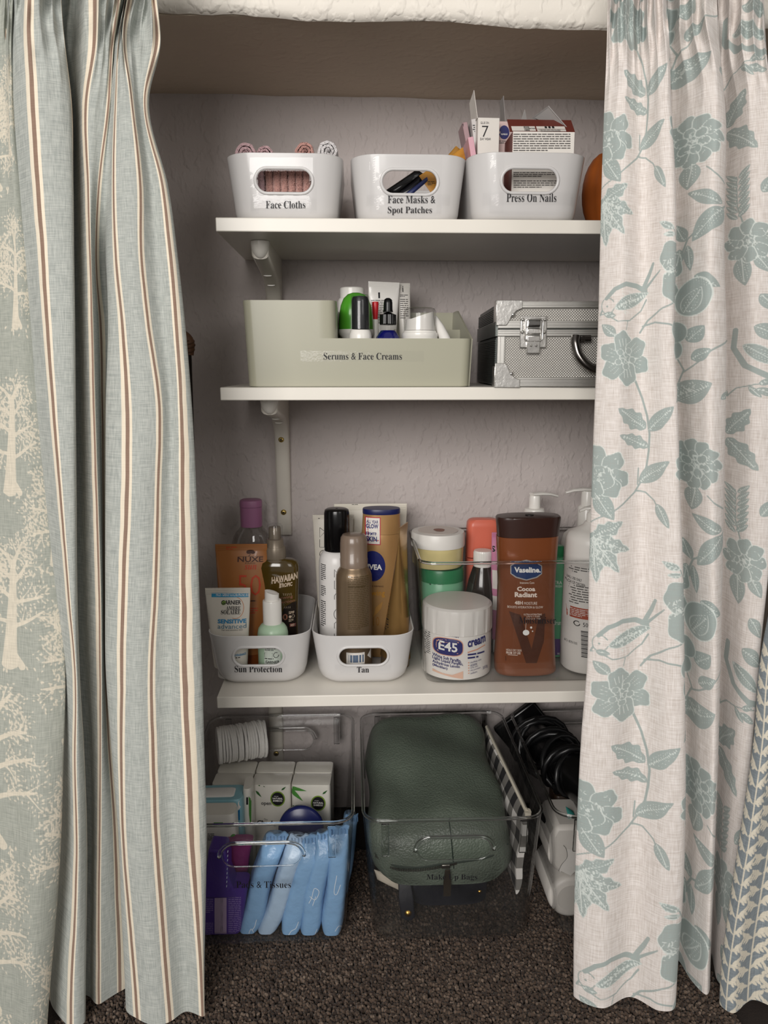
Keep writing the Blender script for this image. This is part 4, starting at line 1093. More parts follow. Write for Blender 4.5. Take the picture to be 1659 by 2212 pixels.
def wall(pts, th, hfun, name, inner=False):
    """upright sheet following a plan polyline, height by hfun"""
    pts = [Vector((p[0], p[1], 0)) for p in pts]; m_ = len(pts); L, R_ = [], []
    for i, p in enumerate(pts):
        d = (pts[min(i+1, m_-1)]-pts[max(i-1, 0)]).normalized(); n_ = Vector((d.y, -d.x, 0)); L.append(p); R_.append(p-n_*th)
    rings = []
    for a, b_ in zip(L, R_):
        h = hfun(a.x, a.y); ka = 1+taper/(Wo/2)*0.0
        rings.append([(a.x*(1-taper/Wo), a.y, 0.0005), (a.x, a.y, h), (b_.x, b_.y, h), (b_.x*(1-taper/Wo), b_.y, 0.0005)])
    return MB().loft(rings)
hw, hd, r_ = Wo/2, Do/2, 0.012
arc = lambda cx, cy, a0, a1, n=6: [(cx+r_*math.cos(math.radians(a0+(a1-a0)*k/n)), cy+r_*math.sin(math.radians(a0+(a1-a0)*k/n))) for k in range(n+1)]
# lower wall all round the front, and the tall part standing on it, turning in at the step
def wall2(pts, th, z0, z1):
    pts = [Vector((p[0], p[1], 0)) for p in pts]; m_ = len(pts); rings = []
    for i, p in enumerate(pts):
        d = (pts[min(i+1, m_-1)]-pts[max(i-1, 0)]).normalized(); n_ = Vector((d.y, -d.x, 0)); q = p-n_*th
        k = lambda z: 1-taper/Wo*(1-z/ztall)*1.6
        rings.append([(p.x*k(z0), p.y, z0), (p.x*k(z1), p.y, z1), (q.x*k(z1), q.y, z1), (q.x*k(z0), q.y, z0)])
    return MB().loft(rings)
left_side = [(-hw, hd-0.001)]+[(-hw, y) for y in np.linspace(hd*0.8, -hd+r_+0.001, 6)]+arc(-hw+r_, -hd+r_, 180, 270)
w2 = wall2(left_side+[(x, -hd) for x in np.linspace(-hw+r_+0.01, hw-r_-0.001, 24)]+arc(hw-r_, -hd+r_, -90, 0), 0.0022, 0.0008, zlow); w2.build('low_wall', M_SAGE, org, smooth=40)
w1 = wall2(left_side+[(x, -hd) for x in np.linspace(-hw+r_+0.01, xstep-0.0105, 8)]+[(xstep-0.006, -hd+0.0012), (xstep-0.002, -hd+0.005), (xstep, -hd+0.012), (xstep+0.001, -hd+0.022)], 0.0022, zlow, ztall); w1.build('tall_wall', M_SAGE, org, smooth=40)
right = [(hw, y) for y in np.linspace(-hd+r_, hd, 16)]
wall(right, 0.0022, lambda x, y: zlow+(ztall*0.985-zlow)*min(1, max(0, (y+hd-r_)/(Do*0.7))), 'w').build('sloping_side', M_SAGE, org, smooth=40)
wall([(hw, hd), (0, hd), (-hw, hd)], 0.0022, lambda x, y: ztall*0.985, 'w').build('back_wall', M_SAGE, org, smooth=40)
MB().loft([rrect(Wo-2*taper, Do-0.003, r_, 0.0), rrect(Wo-2*taper, Do-0.003, r_, 0.003)]).build('floor_plate', M_SAGE, org)
MB().box(xstep-0.001, xstep+0.001, -hd+0.02, hd-0.002, 0.003, ztall*0.96).build('divider', M_SAGE, org)
MB().box(hw-0.075, hw-0.003, 0.010, 0.012, 0.003, zlow+0.016).build('divider', M_SAGE, org)
MB().box(hw-0.076, hw-0.074, -0.02, hd-0.002, 0.003, zlow+0.012).build('divider', M_SAGE, org)
MB().box(xstep+0.08, xstep+0.082, -0.005, hd-0.002, 0.003, zlow+0.016).build('divider', M_SAGE, org)
allw = MB().add(w1.v, w1.f).add(w2.v, w2.f)
decal(org, allw, [('r', (649, 758, 916, 781), M_TAPE)], YO, 'label_tape', 0.0004)
decal(org, allw, [('t', 'Serums & Face Creams', (699, 762, 868, 777), INK, 'S')], YO, 'lettering', 0.0008)
zf = zo+0.0035

def lathe_at(label, name, cat, px, Y, Zb, group=None): 
    return thing(name, label, cat, base(px, Y, Zb), group=group)
def prof_px(px_c, Y, Zb, pts):
    """profile given as (half width px, photo row) -> (r, z) in metres"""
    out = []
    for hwp, py in pts:
        out.append((max(0.0003, wpx(px_c-hwp, px_c+hwp, py, Y)/2), max(0.0, atY(px_c, py, Y).z-Zb)))
    return sorted(out, key=lambda q: q[1]) if False else out
# pot with white lid at the back
G2 = 'bottles in the sage organiser'
t = lathe_at('white pot with a plain white lid behind the green bottle', 'cream_pot', 'jar', 762, 1.165, zf, G2)
p = prof_px(762, 1.165, zf, [(25, 645), (26, 644), (26.5, 624), (25, 622)])
MB().lathe([(0.019, 0.0), (0.021, 0.004), (0.021, p[0][1]-0.004), (0.019, p[0][1])]).build('pot', M_WPL2, t)
MB().lathe([(p[0][0], p[0][1])]+p[1:]+[(p[-1][0]*0.6, p[-1][1]+0.0006)], 40).build('lid', M_WPL, t)
# green dome bottle, white rim
t = lathe_at('green egg shaped bottle with white base rim', 'roll_on_bottle', 'bottle', 770, 1.095, zf, G2)
GREEN = mat('apple_green_gloss', '#4c9a2a', 0.22, var=0.03, coat=0.3)
p = prof_px(770, 1.095, zf, [(38, 712), (38, 700), (36.5, 680), (33, 660), (27, 645), (18, 636), (8, 632.5), (0.5, 632)])
MB().loft([sell(2*r, 1.5*r, z, 2.2, 40) for r, z in p]).build('body', GREEN, t, smooth=60)
q = prof_px(770, 1.095, zf, [(39, 712), (39, 718), (37, 723), (30, 730)])
MB().loft([sell(0.04, 0.03, 0.0, 2.2, 40)]+[sell(2*r, 1.5*r, z, 2.2, 40) for r, z in q[::-1]]+[sell(2*p[0][0], 1.5*p[0][0], p[0][1], 2.2, 40)]).build('base_rim', M_WPL, t, smooth=50)
# foundation with clear cap
t = lathe_at('small bottle with clear cap over black pump and white foot', 'foundation_bottle', 'bottle', 779, 1.045, zf, G2)
p = prof_px(779, 1.045, zf, [(24.5, 731), (24, 724), (21.5, 715), (20.5, 713)])
MB().lathe([(p[0][0], 0.0)]+p+[(0.004, p[-1][1]+0.0004)], 40).build('foot', M_WPL, t)
c = prof_px(779, 1.045, zf, [(20.5, 712), (20.7, 660), (19.8, 641), (17, 637), (2, 636)])
MB().lathe(c, 40, cap0=False).build('clear_cap', M_CLEARP, t, smooth=50)
d = prof_px(779, 1.045, zf, [(18.4, 711), (18.4, 648), (16, 641), (3, 639)])
MB().lathe(d, 36).build('black_sleeve', mat('black_cap_lining', '#1b1d20', 0.35, var=0.2, vscale=150), t, smooth=50)
# dropper
t = lathe_at('cobalt blue glass bottle with black rubber dropper', 'dropper_bottle', 'bottle', 838, 1.055, zf, G2)
BLUE = mat('cobalt_glass', '#10145c', 0.08, var=0.05, coat=0.5)
p = prof_px(838, 1.055, zf, [(26, 736), (25, 728), (19, 719), (16, 714)])
MB().lathe([(p[0][0], 0.0)]+p, 36).build('glass_bottle', BLUE, t, smooth=60)
q = prof_px(838, 1.055, zf, [(17.8, 714), (17.8, 703), (16.5, 702), (17.5, 700), (17.0, 680), (12, 673)])
mb = MB(); n = 72
mb.loft([[((r*(1+0.03*(j % 2) if 1 < k < 5 else r))*math.cos(2*math.pi*j/n), (r*(1+0.03*(j % 2) if 1 < k < 5 else r))*math.sin(2*math.pi*j/n), z) for j in range(n)] for k, (r, z) in enumerate(q)])
mb.build('ribbed_collar', M_BLK, t, smooth=20)
b_ = prof_px(838, 1.055, zf, [(11, 674), (9.8, 668), (9.6, 655), (8, 647), (4, 644), (0.5, 643.5)])
MB().lathe(b_, 24).build('rubber_bulb', mat('black_rubber', '#0a0a0b', 0.3), t, smooth=60)

def squeeze_tube(name, label, cat, px0t, px1t, px0b, px1b, pyt, Y, Zb, m, mcap, cap_h=0.022, crimp=0.008, depth=0.036, rot=None, group=None, open_end=None, cap_w=0.8, mcrimp=None, seal_lines=True):
    """cosmetic tube standing on its cap, crimped flat along the top"""
    pxc = (px0b+px1b)/2; H = atY((px0t+px1t)/2, pyt, Y).z-Zb; Wt = wpx(px0t, px1t, pyt, Y); Wb = wpx(px0b, px1b, pyt+100, Y)
    t = thing(name, label, cat, base(pxc, Y, Zb), group=group, rot=rot)
    mb = MB(); rings = []; hb = cap_h; ht = H-crimp
    for k in np.linspace(0, 1, 12):
        wv = Wb+(Wt-Wb)*k**0.9; dv = depth*(1-k)**0.75+0.0022; rings.append(sell(wv, max(dv, 0.0022), hb+(ht-hb)*k, 2.0+0.8*k, 40))
    rings = [sell(Wb*0.9, depth*0.9, hb-0.0006, 2.0, 40)]+rings
    rings += [sell(Wt*1.005, 0.0018, ht+0.0005, 5, 40), sell(Wt*1.005, 0.0018, H, 5, 40)]
    mb.loft(rings); mb.build('tube_body', m, t, smooth=60)
    MB().loft([sell(Wb*cap_w, depth*cap_w, 0.0, 2.0, 40), sell(Wb*cap_w, depth*cap_w, hb-0.002, 2, 40), sell(Wb*cap_w*0.95, depth*cap_w*0.95, hb, 2, 40)]).build('cap', mcap, t, smooth=40)
    if seal_lines:
        s = MB()
        for k in range(3):
            z = ht+crimp*(0.25+0.25*k); s.box(-Wt*0.49, Wt*0.49, -0.0014, -0.0008, z-0.0003, z+0.0003)
        so = s.build('crimp_ridges', mcrimp or m, t, smooth=0); so['kind'] = 'stuff'
    return t, mb
GLOSSW = mat('glossy_white_tube', '#e4e1dc', 0.25, var=0.02, coat=0.2)
t, mb = squeeze_tube('cream_tube', 'white squeeze tube with a black bar above small print', 'tube', 788, 856, 797, 850, 609, 1.16, zf, GLOSSW, M_WPL, rot=(0, 0.03, 0.10), group=G2)
decal(t, mb, [('r', (819, 630, 823, 643), INK), ('fp', (803, 647, 850, 700), 14, INKG)], 1.145)
t, mb = squeeze_tube('cream_tube', 'second white tube turned aside, printed with black lines', 'tube', 860, 888, 866, 888, 612, 1.175, zf, mat('cream_white_tube', '#dad6cf', 0.35), M_WPL, rot=(0, -0.03, 0.2), group=G2, depth=0.024)
decal(t, mb, [('r', (872, 616, 874, 630), INK), ('fp', (866, 636, 884, 642), 2, INK), ('fp', (866, 645, 884, 690), 10, INKG)], 1.165)
t = lathe_at('small red cap of a tube behind the dropper', 'red_capped_tube', 'tube', 811, 1.11, zf, G2)
p = prof_px(811, 1.11, zf, [(5, 690), (6.5, 672), (7.5, 656), (6.5, 652)])
MB().lathe([(0.004, 0.0), (0.0042, p[0][1])], 20).build('stem', M_WPL, t); MB().lathe(p, 24).build('cap', mat('red_cap_plastic', '#c5202a', 0.3), t)
# pump with clear overcap
t = lathe_at('white pump pot under a clear dome cap', 'pump_pot', 'bottle', 906, 1.052, zf, G2)
p = prof_px(906, 1.052, zf, [(38, 735), (38, 728), (39, 725), (38, 720), (35.5, 718), (35, 715)])
MB().lathe([(p[0][0], 0.0)]+p+[(p[-1][0]*0.9, p[-1][1])], 48).build('flanged_base', M_WPL, t, smooth=40)
c = prof_px(906, 1.052, zf, [(34.5, 715), (35, 690), (34.5, 673), (32, 667.5), (26, 665), (2, 664)])
MB().lathe(c, 48, cap0=False).build('clear_cap', M_CLEARP, t, smooth=50)
q = prof_px(906, 1.052, zf, [(32, 714), (31, 690), (30, 683)]); 
mb = MB(); n = 40
rings = [[(r*math.cos(2*math.pi*j/n), r*math.sin(2*math.pi*j/n), z+(0.006*math.cos(2*math.pi*j/n) if k == 2 else 0)) for j in range(n)] for k, (r, z) in enumerate(q)]
mb.loft(rings).build('pump_head', M_WPL, t, smooth=40)
# slim tube leaning
a, b_ = atY(940, 684, 1.06), atY(960, 730, 1.05); t = thing('slim_tube', 'slim white tube leaning beside the clear capped pump', 'tube', (b_.x, b_.y, zf), group=G2)
v = (a-b_); s0 = b_-Vector(t.location)
MB().tube([tuple(s0-v*0.9+Vector((0, 0, 0))), tuple(s0), tuple(s0+v*0.5), tuple(s0+v)], [0.0072, 0.0074, 0.006, 0.0025], 20).build('tube_body', GLOSSW, t, smooth=60)

# ------------------------------------------------------------------ aluminium case
ALU = mat('brushed_aluminium', '#c4c2bd', 0.34, metal=1.0, var=0.10, vscale=40, stretch=(1, 40, 40))
CHR = mat('chrome', '#dedcd8', 0.2, metal=0.88, var=0.12, vscale=90, bump=0.15, bscale=160)
DKG = mat('dark_ribbed_panel', '#4e5250', 0.4, metal=0.6, var=0.08)
DIM = None
def dimple_mat():
    m = bpy.data.materials.new('dimpled_aluminium'); t_ = nt_of(m); N, L = t_.nodes, t_.links; b = N['Principled BSDF']
    b.inputs['Metallic'].default_value = 0.85; b.inputs['Roughness'].default_value = 0.4; b.inputs['Base Color'].default_value = lin('#d8d5cf')
    return m
DIM = dimple_mat()
YC = 1.002; zc = Z2T+0.0005
fl0 = base(1072, YC, zc); bk = base(1032, 1.238, zc); ang = -math.atan2(bk.x-fl0.x, bk.y-fl0.y)
case = thing('aluminium_case', 'silver aluminium carry case with dimpled panels and chrome latch', 'case', fl0, ang)
Hc_ = atY(1076, 651, YC).z-zc; Wc = 0.30; Dc = 0.234
MB().box(0.001, Wc, 0.001, Dc, 0.001, Hc_-0.001).build('shell', DKG, case, bevel=0.002)
zs = lambda py: atY(1150, py, YC).z-zc
X_ = lambda px, py=740: xat(px, YC, atY(px, py, YC).z)-fl0.x
# front frame rails
def rail(x0, x1, z0, z1, y=-0.002, name='frame_rail', ridges=3, vert=False):
    mb = MB().box(x0, x1, y, 0.004, z0, z1)
    for k in range(ridges):
        if vert:
            c = x0+(x1-x0)*(k+0.5)/ridges; h = (x1-x0)/ridges*0.3; mb.box(c-h, c+h, y-0.0008, y, z0, z1)
        else:
            c = z0+(z1-z0)*(k+0.5)/ridges; h = (z1-z0)/ridges*0.3; mb.box(x0, x1, y-0.0008, y, c-h, c+h)
    return mb.build(name, ALU, case, bevel=0.0004, smooth=0)
zt, zl0, zl1, zb0 = Hc_, zs(693), zs(727), 0.0
rail(0, Wc, zs(666), zt); rail(0, Wc, zs(711)+0.0006, zl0); rail(0, Wc, zl1, zs(711)-0.0006); rail(0, Wc, zb0, zs(815)); rail(0, 0.0095, zs(815), zl1, vert=True, ridges=2); rail(0, 0.0095, zl0, zs(666), vert=True, ridges=2)
def panel(z0, z1):
    o = MB().box(0.009, Wc, 0.0008, 0.003, z0, z1).build('dimpled_panel', DIMB, case, smooth=0)
    st = 0.00345; mb = MB(); nx = int((0.142-0.010)/st); nz = int((z1-z0)/st*2)
    for j in range(nz):
        for i in range(nx):
            x = 0.010+(i+(0.5 if j % 2 else 0))*st; z = z0+(j+0.5)*st/2; r = 0.00125
            mb.add([(x-r, 0.0006, z), (x, 0.0006, z-r*0.8), (x+r, 0.0006, z), (x, 0.0006, z+r*0.8), (x, -0.0006, z)], [(0,1,4), (1,2,4), (2,3,4), (3,0,4)])
    d = mb.build('dimples', DIM, o, smooth=180); d['kind'] = 'stuff'
DIMB = mat('dimple_ground', '#8b8883', 0.45, metal=0.7)
panel(zl0, zs(666)); panel(zs(815), zl1)
# ribbed left side, with rails
sd = MB().box(-0.0012, 0.002, 0.006, Dc-0.004, zl1*0+0.004, zl1-0.001).box(-0.0012, 0.002, 0.006, Dc-0.004, zl0+0.001, Hc_-0.006)
sd.build('side_panel', DKG, case, smooth=0)
rb = MB()
for k in range(40):
    z = 0.006+k*(Hc_-0.012)/40
    if zl1-0.003 < z < zl0+0.001: continue
    rb.box(-0.002, -0.0012, 0.008, Dc-0.006, z, z+0.0013)
o = rb.build('side_ribs', DKG, case, smooth=0); o['kind'] = 'stuff'
MB().box(-0.003, 0.001, 0.002, Dc-0.002, zl1, zl0).build('side_band', mat('grey_side_band', '#6c706d', 0.35, metal=0.7), case, bevel=0.0006)
# chrome corners with rivets
def corner(z, up):
    s = 1 if up else -1; c = MB()
    pts = [(-0.0028, z), (0.030, z), (0.030, z-s*0.010), (0.022, z-s*0.014), (0.015, z-s*0.020), (0.0105, z-s*0.030), (-0.0028, z-s*0.030)]
    pts = [(0.0-0.003, z+s*0.0012), (0.030, z+s*0.0012), (0.030, z-s*0.009), (0.0235, z-s*0.0115), (0.0170, z-s*0.0175), (0.0135, z-s*0.0255), (0.0105, z-s*0.030), (-0.003, z-s*0.030)]
    c.prism(pts, 'y', -0.0042, -0.0024)
    c.prism([(-0.0042, z-s*0.030), (0.016, z-s*0.010), (0.018, z+s*0.0012), (-0.0042, z+s*0.0012)], 'x', -0.0045, -0.0025) if False else None
    o = c.build('chrome_corner', CHR, case, bevel=0.0008)
    MB().lathe([(0.0001, 0.0032), (0.002, 0.0028), (0.0032, 0.0014), (0.0036, 0.0)], 20, cap0=False).xf(Matrix.Translation((0.0185, -0.0015, z-s*0.0165)) @ Matrix.Rotation(math.radians(90), 4, 'X')).build('rivet', CHR, o, smooth=60)
    MB().box(-0.0036, -0.0018, -0.0035, 0.018, min(z+s*0.001, z-s*0.026), max(z+s*0.001, z-s*0.026)).build('corner_side', CHR, o, bevel=0.0006)
corner(Hc_, True); corner(0.0, False)
# latch
lx0, lx1 = X_(1121), X_(1178)
lp = MB().box(lx0, lx1, -0.0045, -0.002, zs(752), zs(683)); LT = lp.build('latch', CHR, case, bevel=0.0015)
cxl = (lx0+lx1)/2
MB().tube([(cxl+dx, -0.0085, z) for dx, z in ((-0.0085, zs(737)), (-0.011, zs(733)), (-0.011, zs(693)), (-0.0085, zs(690)), (0.0085, zs(690)), (0.011, zs(693)), (0.011, zs(733)), (0.0085, zs(737)))], 0.0011, 8, closed=True).build('wire_loop', CHR, LT, smooth=60)
MB().prism([(-0.0045, zs(690)), (-0.010, zs(694)), (-0.0105, zs(704)), (-0.0055, zs(708))], 'x', cxl-0.0075, cxl+0.0075).build('hook', mat('dark_chrome', '#8d8b89', 0.15, metal=1.0), LT, bevel=0.0006)
MB().prism([(-0.0045, zs(708)), (-0.0095, zs(711)), (-0.0095, zs(722)), (-0.0045, zs(724))], 'x', cxl-0.0085, cxl+0.0085).build('hinge_barrel', CHR, LT, bevel=0.001)
MB().prism([(-0.0045, zs(724)), (-0.010, zs(726)), (-0.0085, zs(748)), (-0.0075, zs(764)), (-0.0045, zs(764))], 'x', cxl-0.0085, cxl+0.0085).build('lever', CHR, LT, bevel=0.001)
for dx in (-0.0032, 0.0032):
    MB().lathe([(0.0001, 0.002), (0.0012, 0.0016), (0.0018, 0.0)], 14, cap0=False).xf(Matrix.Translation((cxl+dx, -0.0085, zs(747))) @ Matrix.Rotation(math.radians(90), 4, 'X')).build('rivet', CHR, LT, smooth=60)
for dx, py in ((-0.014, 691), (0.014, 691), (-0.014, 718), (0.014, 718)):
    MB().lathe([(0.0001, 0.0018), (0.0016, 0.0014), (0.0024, 0.0)], 14, cap0=False).xf(Matrix.Translation((cxl+dx, -0.0045, zs(py))) @ Matrix.Rotation(math.radians(90), 4, 'X')).build('rivet', CHR, LT, smooth=60)
# handle
HM = mat('gunmetal_handle', '#6f6b68', 0.2, metal=1.0, var=0.05)
hp = [(X_(1238), -0.010, zs(727)), (X_(1236), -0.013, zs(742)), (X_(1243), -0.016, zs(768)), (X_(1262), -0.018, zs(790)), (X_(1290), -0.018, zs(800)), (X_(1340), -0.018, zs(802)), (X_(1368), -0.018, zs(790)), (X_(1384), -0.016, zs(768)), (X_(1392), -0.013, zs(742)), (X_(1392), -0.010, zs(727))]
ho = MB().tube(smoothpath(hp, 6), 0.0058, 14).build('carry_handle', HM, case, smooth=60)
for px in (1252, 1380):
    MB().lathe([(0.0045, 0), (0.0045, 0.016)], 16).xf(Matrix.Translation((X_(px)-0.006, -0.008, zs(732))) @ Matrix.Rotation(math.radians(90), 4, 'Y')).build('handle_pin', HM, ho, smooth=40)
    MB().box(X_(px)-0.003, X_(px)+0.003, -0.012, 0.001, zs(740), zs(726)).build('handle_mount', HM, ho, bevel=0.001)

# ------------------------------------------------------------------ lowest shelf: sun protection bin
t, so = white_bin('white bin labelled for sun protection, at left of lowest shelf', 561, 1.036, Z3T, bot_r=0.02)
stick(t, so, 1.030, [(495, 1436, 620, 1460)], [('Sun Protection', (506, 1440, 609, 1455))])
t, so = white_bin('white bin labelled for tan, in the middle of lowest shelf', 785, 1.031, Z3T, bot_r=0.02)
stick(t, so, 1.026, [(723, 1437, 845, 1460)], [('Tan', (771, 1442, 797, 1455))])
zs3 = Z3T+0.0035; GS, GT = 'sun care in its bin', 'tan products in their bin'

CREAM = mat('cream_satin_tube', '#ded8cd', 0.3, var=0.02, coat=0.15)
BLUEI, BLUEB = mat('blue_print', '#2f86b6', 0.5), mat('sky_blue_band', '#3493bd', 0.45)
ORI = mat('orange_print', '#d07a35', 0.5)
t, mb = squeeze_tube('sunscreen_tube', 'white sunscreen tube with a blue band across the top', 'tube', 453, 550, 464, 536, 1268, 1.068, zs3, CREAM, mat('white_cap', '#e4e1dc', 0.35), depth=0.034, group=GS, crimp=0.010, cap_h=0.016, rot=(0.03, 0, 0))
decal(t, mb, [('r', (454, 1286, 547, 1295), BLUEB), ('t', 'FACE - GREASY & ACNE-PRONE SKIN', (464, 1287, 537, 1293), WHITE_INK, ''), ('d', (481, 1306, 5, 5), mat('leaf_green_print', '#7f9d4a', 0.5)),
   ('t', 'GARNIER', (476, 1301, 519, 1310), INK, 'b'), ('t', 'AMBRE', (487, 1313, 518, 1321), INK, 'S'), ('t', 'SOLAIRE', (476, 1321, 518, 1330), INK, 'S'),
   ('l', ring_pts(507, 1317, 18, 22, -80, 110, 20), 0.9, ORI), ('t', 'SENSITIVE', (469, 1340, 531, 1349), BLUEI, 'B'), ('t', 'advanced', (469, 1350, 531, 1360), mat('steel_blue_print', '#4f7d95', 0.5), ''),
   ('t', 'Fair and sensitive skin', (478, 1361, 523, 1364), INKG, ''), ('t', 'NO FRAGRANCE', (505, 1413, 530, 1418), BLUEI, 'b'), ('fp', (509, 1420, 525, 1424), 1, INK)], 1.052)

def pump_serum():
    t = thing('serum_bottle', 'pale green serum bottle with white pump top', 'bottle', base(592, 1.068, zs3), group=GS)
    Y = 1.068; P = lambda L: prof_px(592, Y, zs3, L)
    p = P([(33, 1400), (33, 1366), (31, 1356), (26, 1349), (20.5, 1345)]); body = MB().lathe([(p[0][0]*0.95, 0.0), (p[0][0], 0.002)]+p, 40)
    body.build('body', mat('mint_green_bottle', '#b5d1b4', 0.3, var=0.02), t, smooth=50)
    MB().lathe(P([(20.3, 1346), (20.3, 1298), (19.5, 1296), (15.5, 1296)]), 36).build('pump_collar', M_WPL, t, smooth=40)
    q = P([(15.5, 1297), (15.5, 1283), (15, 1279)]); n = 32
    MB().loft([[(r*math.cos(2*math.pi*j/n), r*math.sin(2*math.pi*j/n), z+(0.003*(-math.cos(2*math.pi*j/n)) if k == 2 else 0)) for j in range(n)] for k, (r, z) in enumerate(q)]).build('pump_head', M_WPL, t, smooth=40)
    decal(t, body, [('r', (571, 1392, 606, 1440), mat('pale_label', '#d4ddd2', 0.4)), ('fp', (572, 1396, 605, 1405), 3, INK), ('l', [(572, 1409), (589, 1409), (589, 1417), (572, 1417), (572, 1409)], 0.8, INK), ('l', ring_pts(597, 1413, 5.5, 5.5, 0, 300, 20), 1.2, INK),
        ('fp', (572, 1420, 605, 1424), 1, INK), ('t', 'GARNIER', (574, 1425, 604, 1431), INK, 'b')], 1.05)
pump_serum()

NUXE = mat('amber_orange_tube', '#a56b3a', 0.32, var=0.05, coat=0.2); BRN = mat('dark_brown_print', '#45210f', 0.5); RDO = mat('red_orange_print', '#c0401f', 0.5)
t, mb = squeeze_tube('sunscreen_tube', 'amber orange sunscreen tube with tree emblem', 'tube', 474, 586, 480, 580, 1175, 1.118, zs3, NUXE, mat('amber_cap', '#9a5222', 0.35), depth=0.036, group=GS, crimp=0.011, cap_h=0.018)
decal(t, mb, [('fp', (484, 1187, 509, 1196), 2, RDO), ('t', 'NUXE', (510, 1208, 566, 1219), BRN, 'b'), ('t', 'PARIS', (527, 1220, 549, 1223), BRN, ''), ('l', [(512, 1208), (566, 1207)], 0.6, BRN),
   ('d', (538, 1197, 9, 3.5), BRN), ('d', (534, 1199, 5, 3), BRN), ('d', (543, 1199, 5, 3), BRN), ('l', [(538, 1200), (537, 1204), (534, 1207)], 1.2, BRN),
   ('t', 'sun', (526, 1225, 552, 1235), RDO, 'I'), ('t', '50', (512, 1246, 562, 1290), RDO, 't'), ('fp', (540, 1300, 560, 1304), 1, INK), ('fp', (540, 1316, 556, 1330), 3, RDO)], 1.10)

def hawaiian():
    Y = 1.128; px = 601; t = thing('tanning_oil_bottle', 'brown oil spray bottle with taupe spray head', 'bottle', base(px, Y, zs3), group=GS)
    Z = lambda py: atY(px, py, Y).z-zs3; S = lambda w: wpx(px-w/2, px+w/2, 1250, Y)
    AMB = mat('amber_oil_bottle', '#4b3a10', 0.12, var=0.12, vscale=18, coat=0.6)
    prof = [(0.0, 84, 2.6), (Z(1440), 90, 2.8), (Z(1400), 92, 2.8), (Z(1340), 92, 2.8), (Z(1280), 96, 2.8), (Z(1240), 100, 2.8), (Z(1222), 100, 2.6), (Z(1212), 94, 2.4), (Z(1207), 78, 2.2), (Z(1205), 46, 2.0), (Z(1203), 44, 2.0)]
    body = MB().loft([sell(S(w), S(w)*0.46 if w > 50 else S(w), z, e, 44) for z, w, e in prof]); body.build('body', AMB, t, smooth=60)
    TAU = mat('taupe_metallic_plastic', '#8d8172', 0.35, metal=0.3, var=0.03)
    L = lambda pts: [(max(.0003, S(2*h)/2), Z(py)) for h, py in pts]; n = 80
    q = L([(21, 1213), (22.5, 1208), (22.5, 1186), (21, 1180)])
    MB().loft([[(r*(1+0.02*(j % 2 if k in (1, 2) else 0))*math.cos(2*math.pi*j/n), r*(1+0.02*(j % 2 if k in (1, 2) else 0))*math.sin(2*math.pi*j/n), z) for j in range(n)] for k, (r, z) in enumerate(q)]).build('ribbed_collar', TAU, t, smooth=20)
    MB().lathe(L([(20, 1181), (18, 1176), (18, 1164), (13.5, 1162), (13, 1140), (12, 1138), (1, 1137.5)]), 32).build('spray_head', TAU, t, smooth=40)
    MB().lathe(L([(17, 1176), (16.5, 1136), (14, 1131.5), (2, 1131)]), 32, cap0=False).build('clear_overcap', M_CLEARP, t, smooth=50)
    CI = mat('cream_print', '#d9c4ac', 0.5); DK = mat('dark_brown_panel', '#1d130c', 0.4); SAL = mat('salmon_print', '#9c6a55', 0.5)
    decal(t, body, [('p', [(612, 1318), (630, 1308), (646, 1306), (646, 1400), (606, 1400), (608, 1330)], DK), ('t', 'HAWAIIAN', (585, 1247, 641, 1262), CI, 'B', -0.16), ('t', 'TROPIC', (603, 1264, 630, 1273), CI, 'B', -0.12),
        ('t', 'T', (599, 1260, 607, 1275), CI, 'S'), ('t', 'glowing', (594, 1293, 631, 1301), SAL, '', -0.1), ('t', 'protection', (586, 1303, 635, 1311), SAL, '', -0.1), ('t', '30', (598, 1332, 620, 1346), SAL, 'b'), ('t', 'SPF', (622, 1327, 634, 1333), CI, 'b'),
        ('d', (625, 1339, 2.8, 3), CI), ('l', ring_pts(631.5, 1338, 2.8, 3), 0.6, CI), ('fp', (622, 1344, 632, 1351), 3, CI), ('r', (624, 1354, 637, 1361), mat('dusty_red_print', '#8f4a47', 0.5)), ('t', 'MIST', (626, 1355, 635, 1360), CI, 'b')]
        + [('l', [(610+k*4.2, 1287-abs(k-2)*0.2), (612+k*3.8, 1292)], 0.7, CI) for k in range(5)] + [('l', [(613+k*4, 1316), (612+k*4.2, 1320)], 0.7, CI) for k in range(4)], 1.10)
hawaiian()
def purple_bottle():
    Y = 1.19; px = 552; t = thing('micellar_bottle', 'clear bottle with mauve flip cap behind the orange tube', 'bottle', base(px, Y, zs3), group=GS)
    Z = lambda py: atY(px, py, Y).z-zs3; S = lambda w: wpx(px-w/2, px+w/2, 1150, Y)
    prof = [(0.0, 84), (0.004, 90), (Z(1200), 92), (Z(1175), 90), (Z(1158), 80), (Z(1147), 66), (Z(1140), 52), (Z(1135), 46)]
    MB().loft([sell(S(w), S(w)*0.6, z, 2.3, 40) for z, w in prof]).build('body', film('clear_bottle_wall', '#d9d5d2', 0.05, 1.45, haze=0.10, hazecol='#b8b2ae', gain=1.5), t, smooth=60)
    MV = mat('mauve_cap', '#9a6588', 0.4, var=0.02)
    MB().loft([sell(S(w), S(w)*0.9, z, 2.4, 40) for z, w in ((Z(1136), 46), (Z(1094), 47))]).build('cap', MV, t, smooth=40)
    MB().loft([sell(S(w), S(w)*0.9, z, 2.4, 40) for z, w in ((Z(1093.4), 48), (Z(1084), 48), (Z(1080), 46), (Z(1078.5), 40))]).build('flip_lid', MV, t, smooth=40)
purple_bottle()

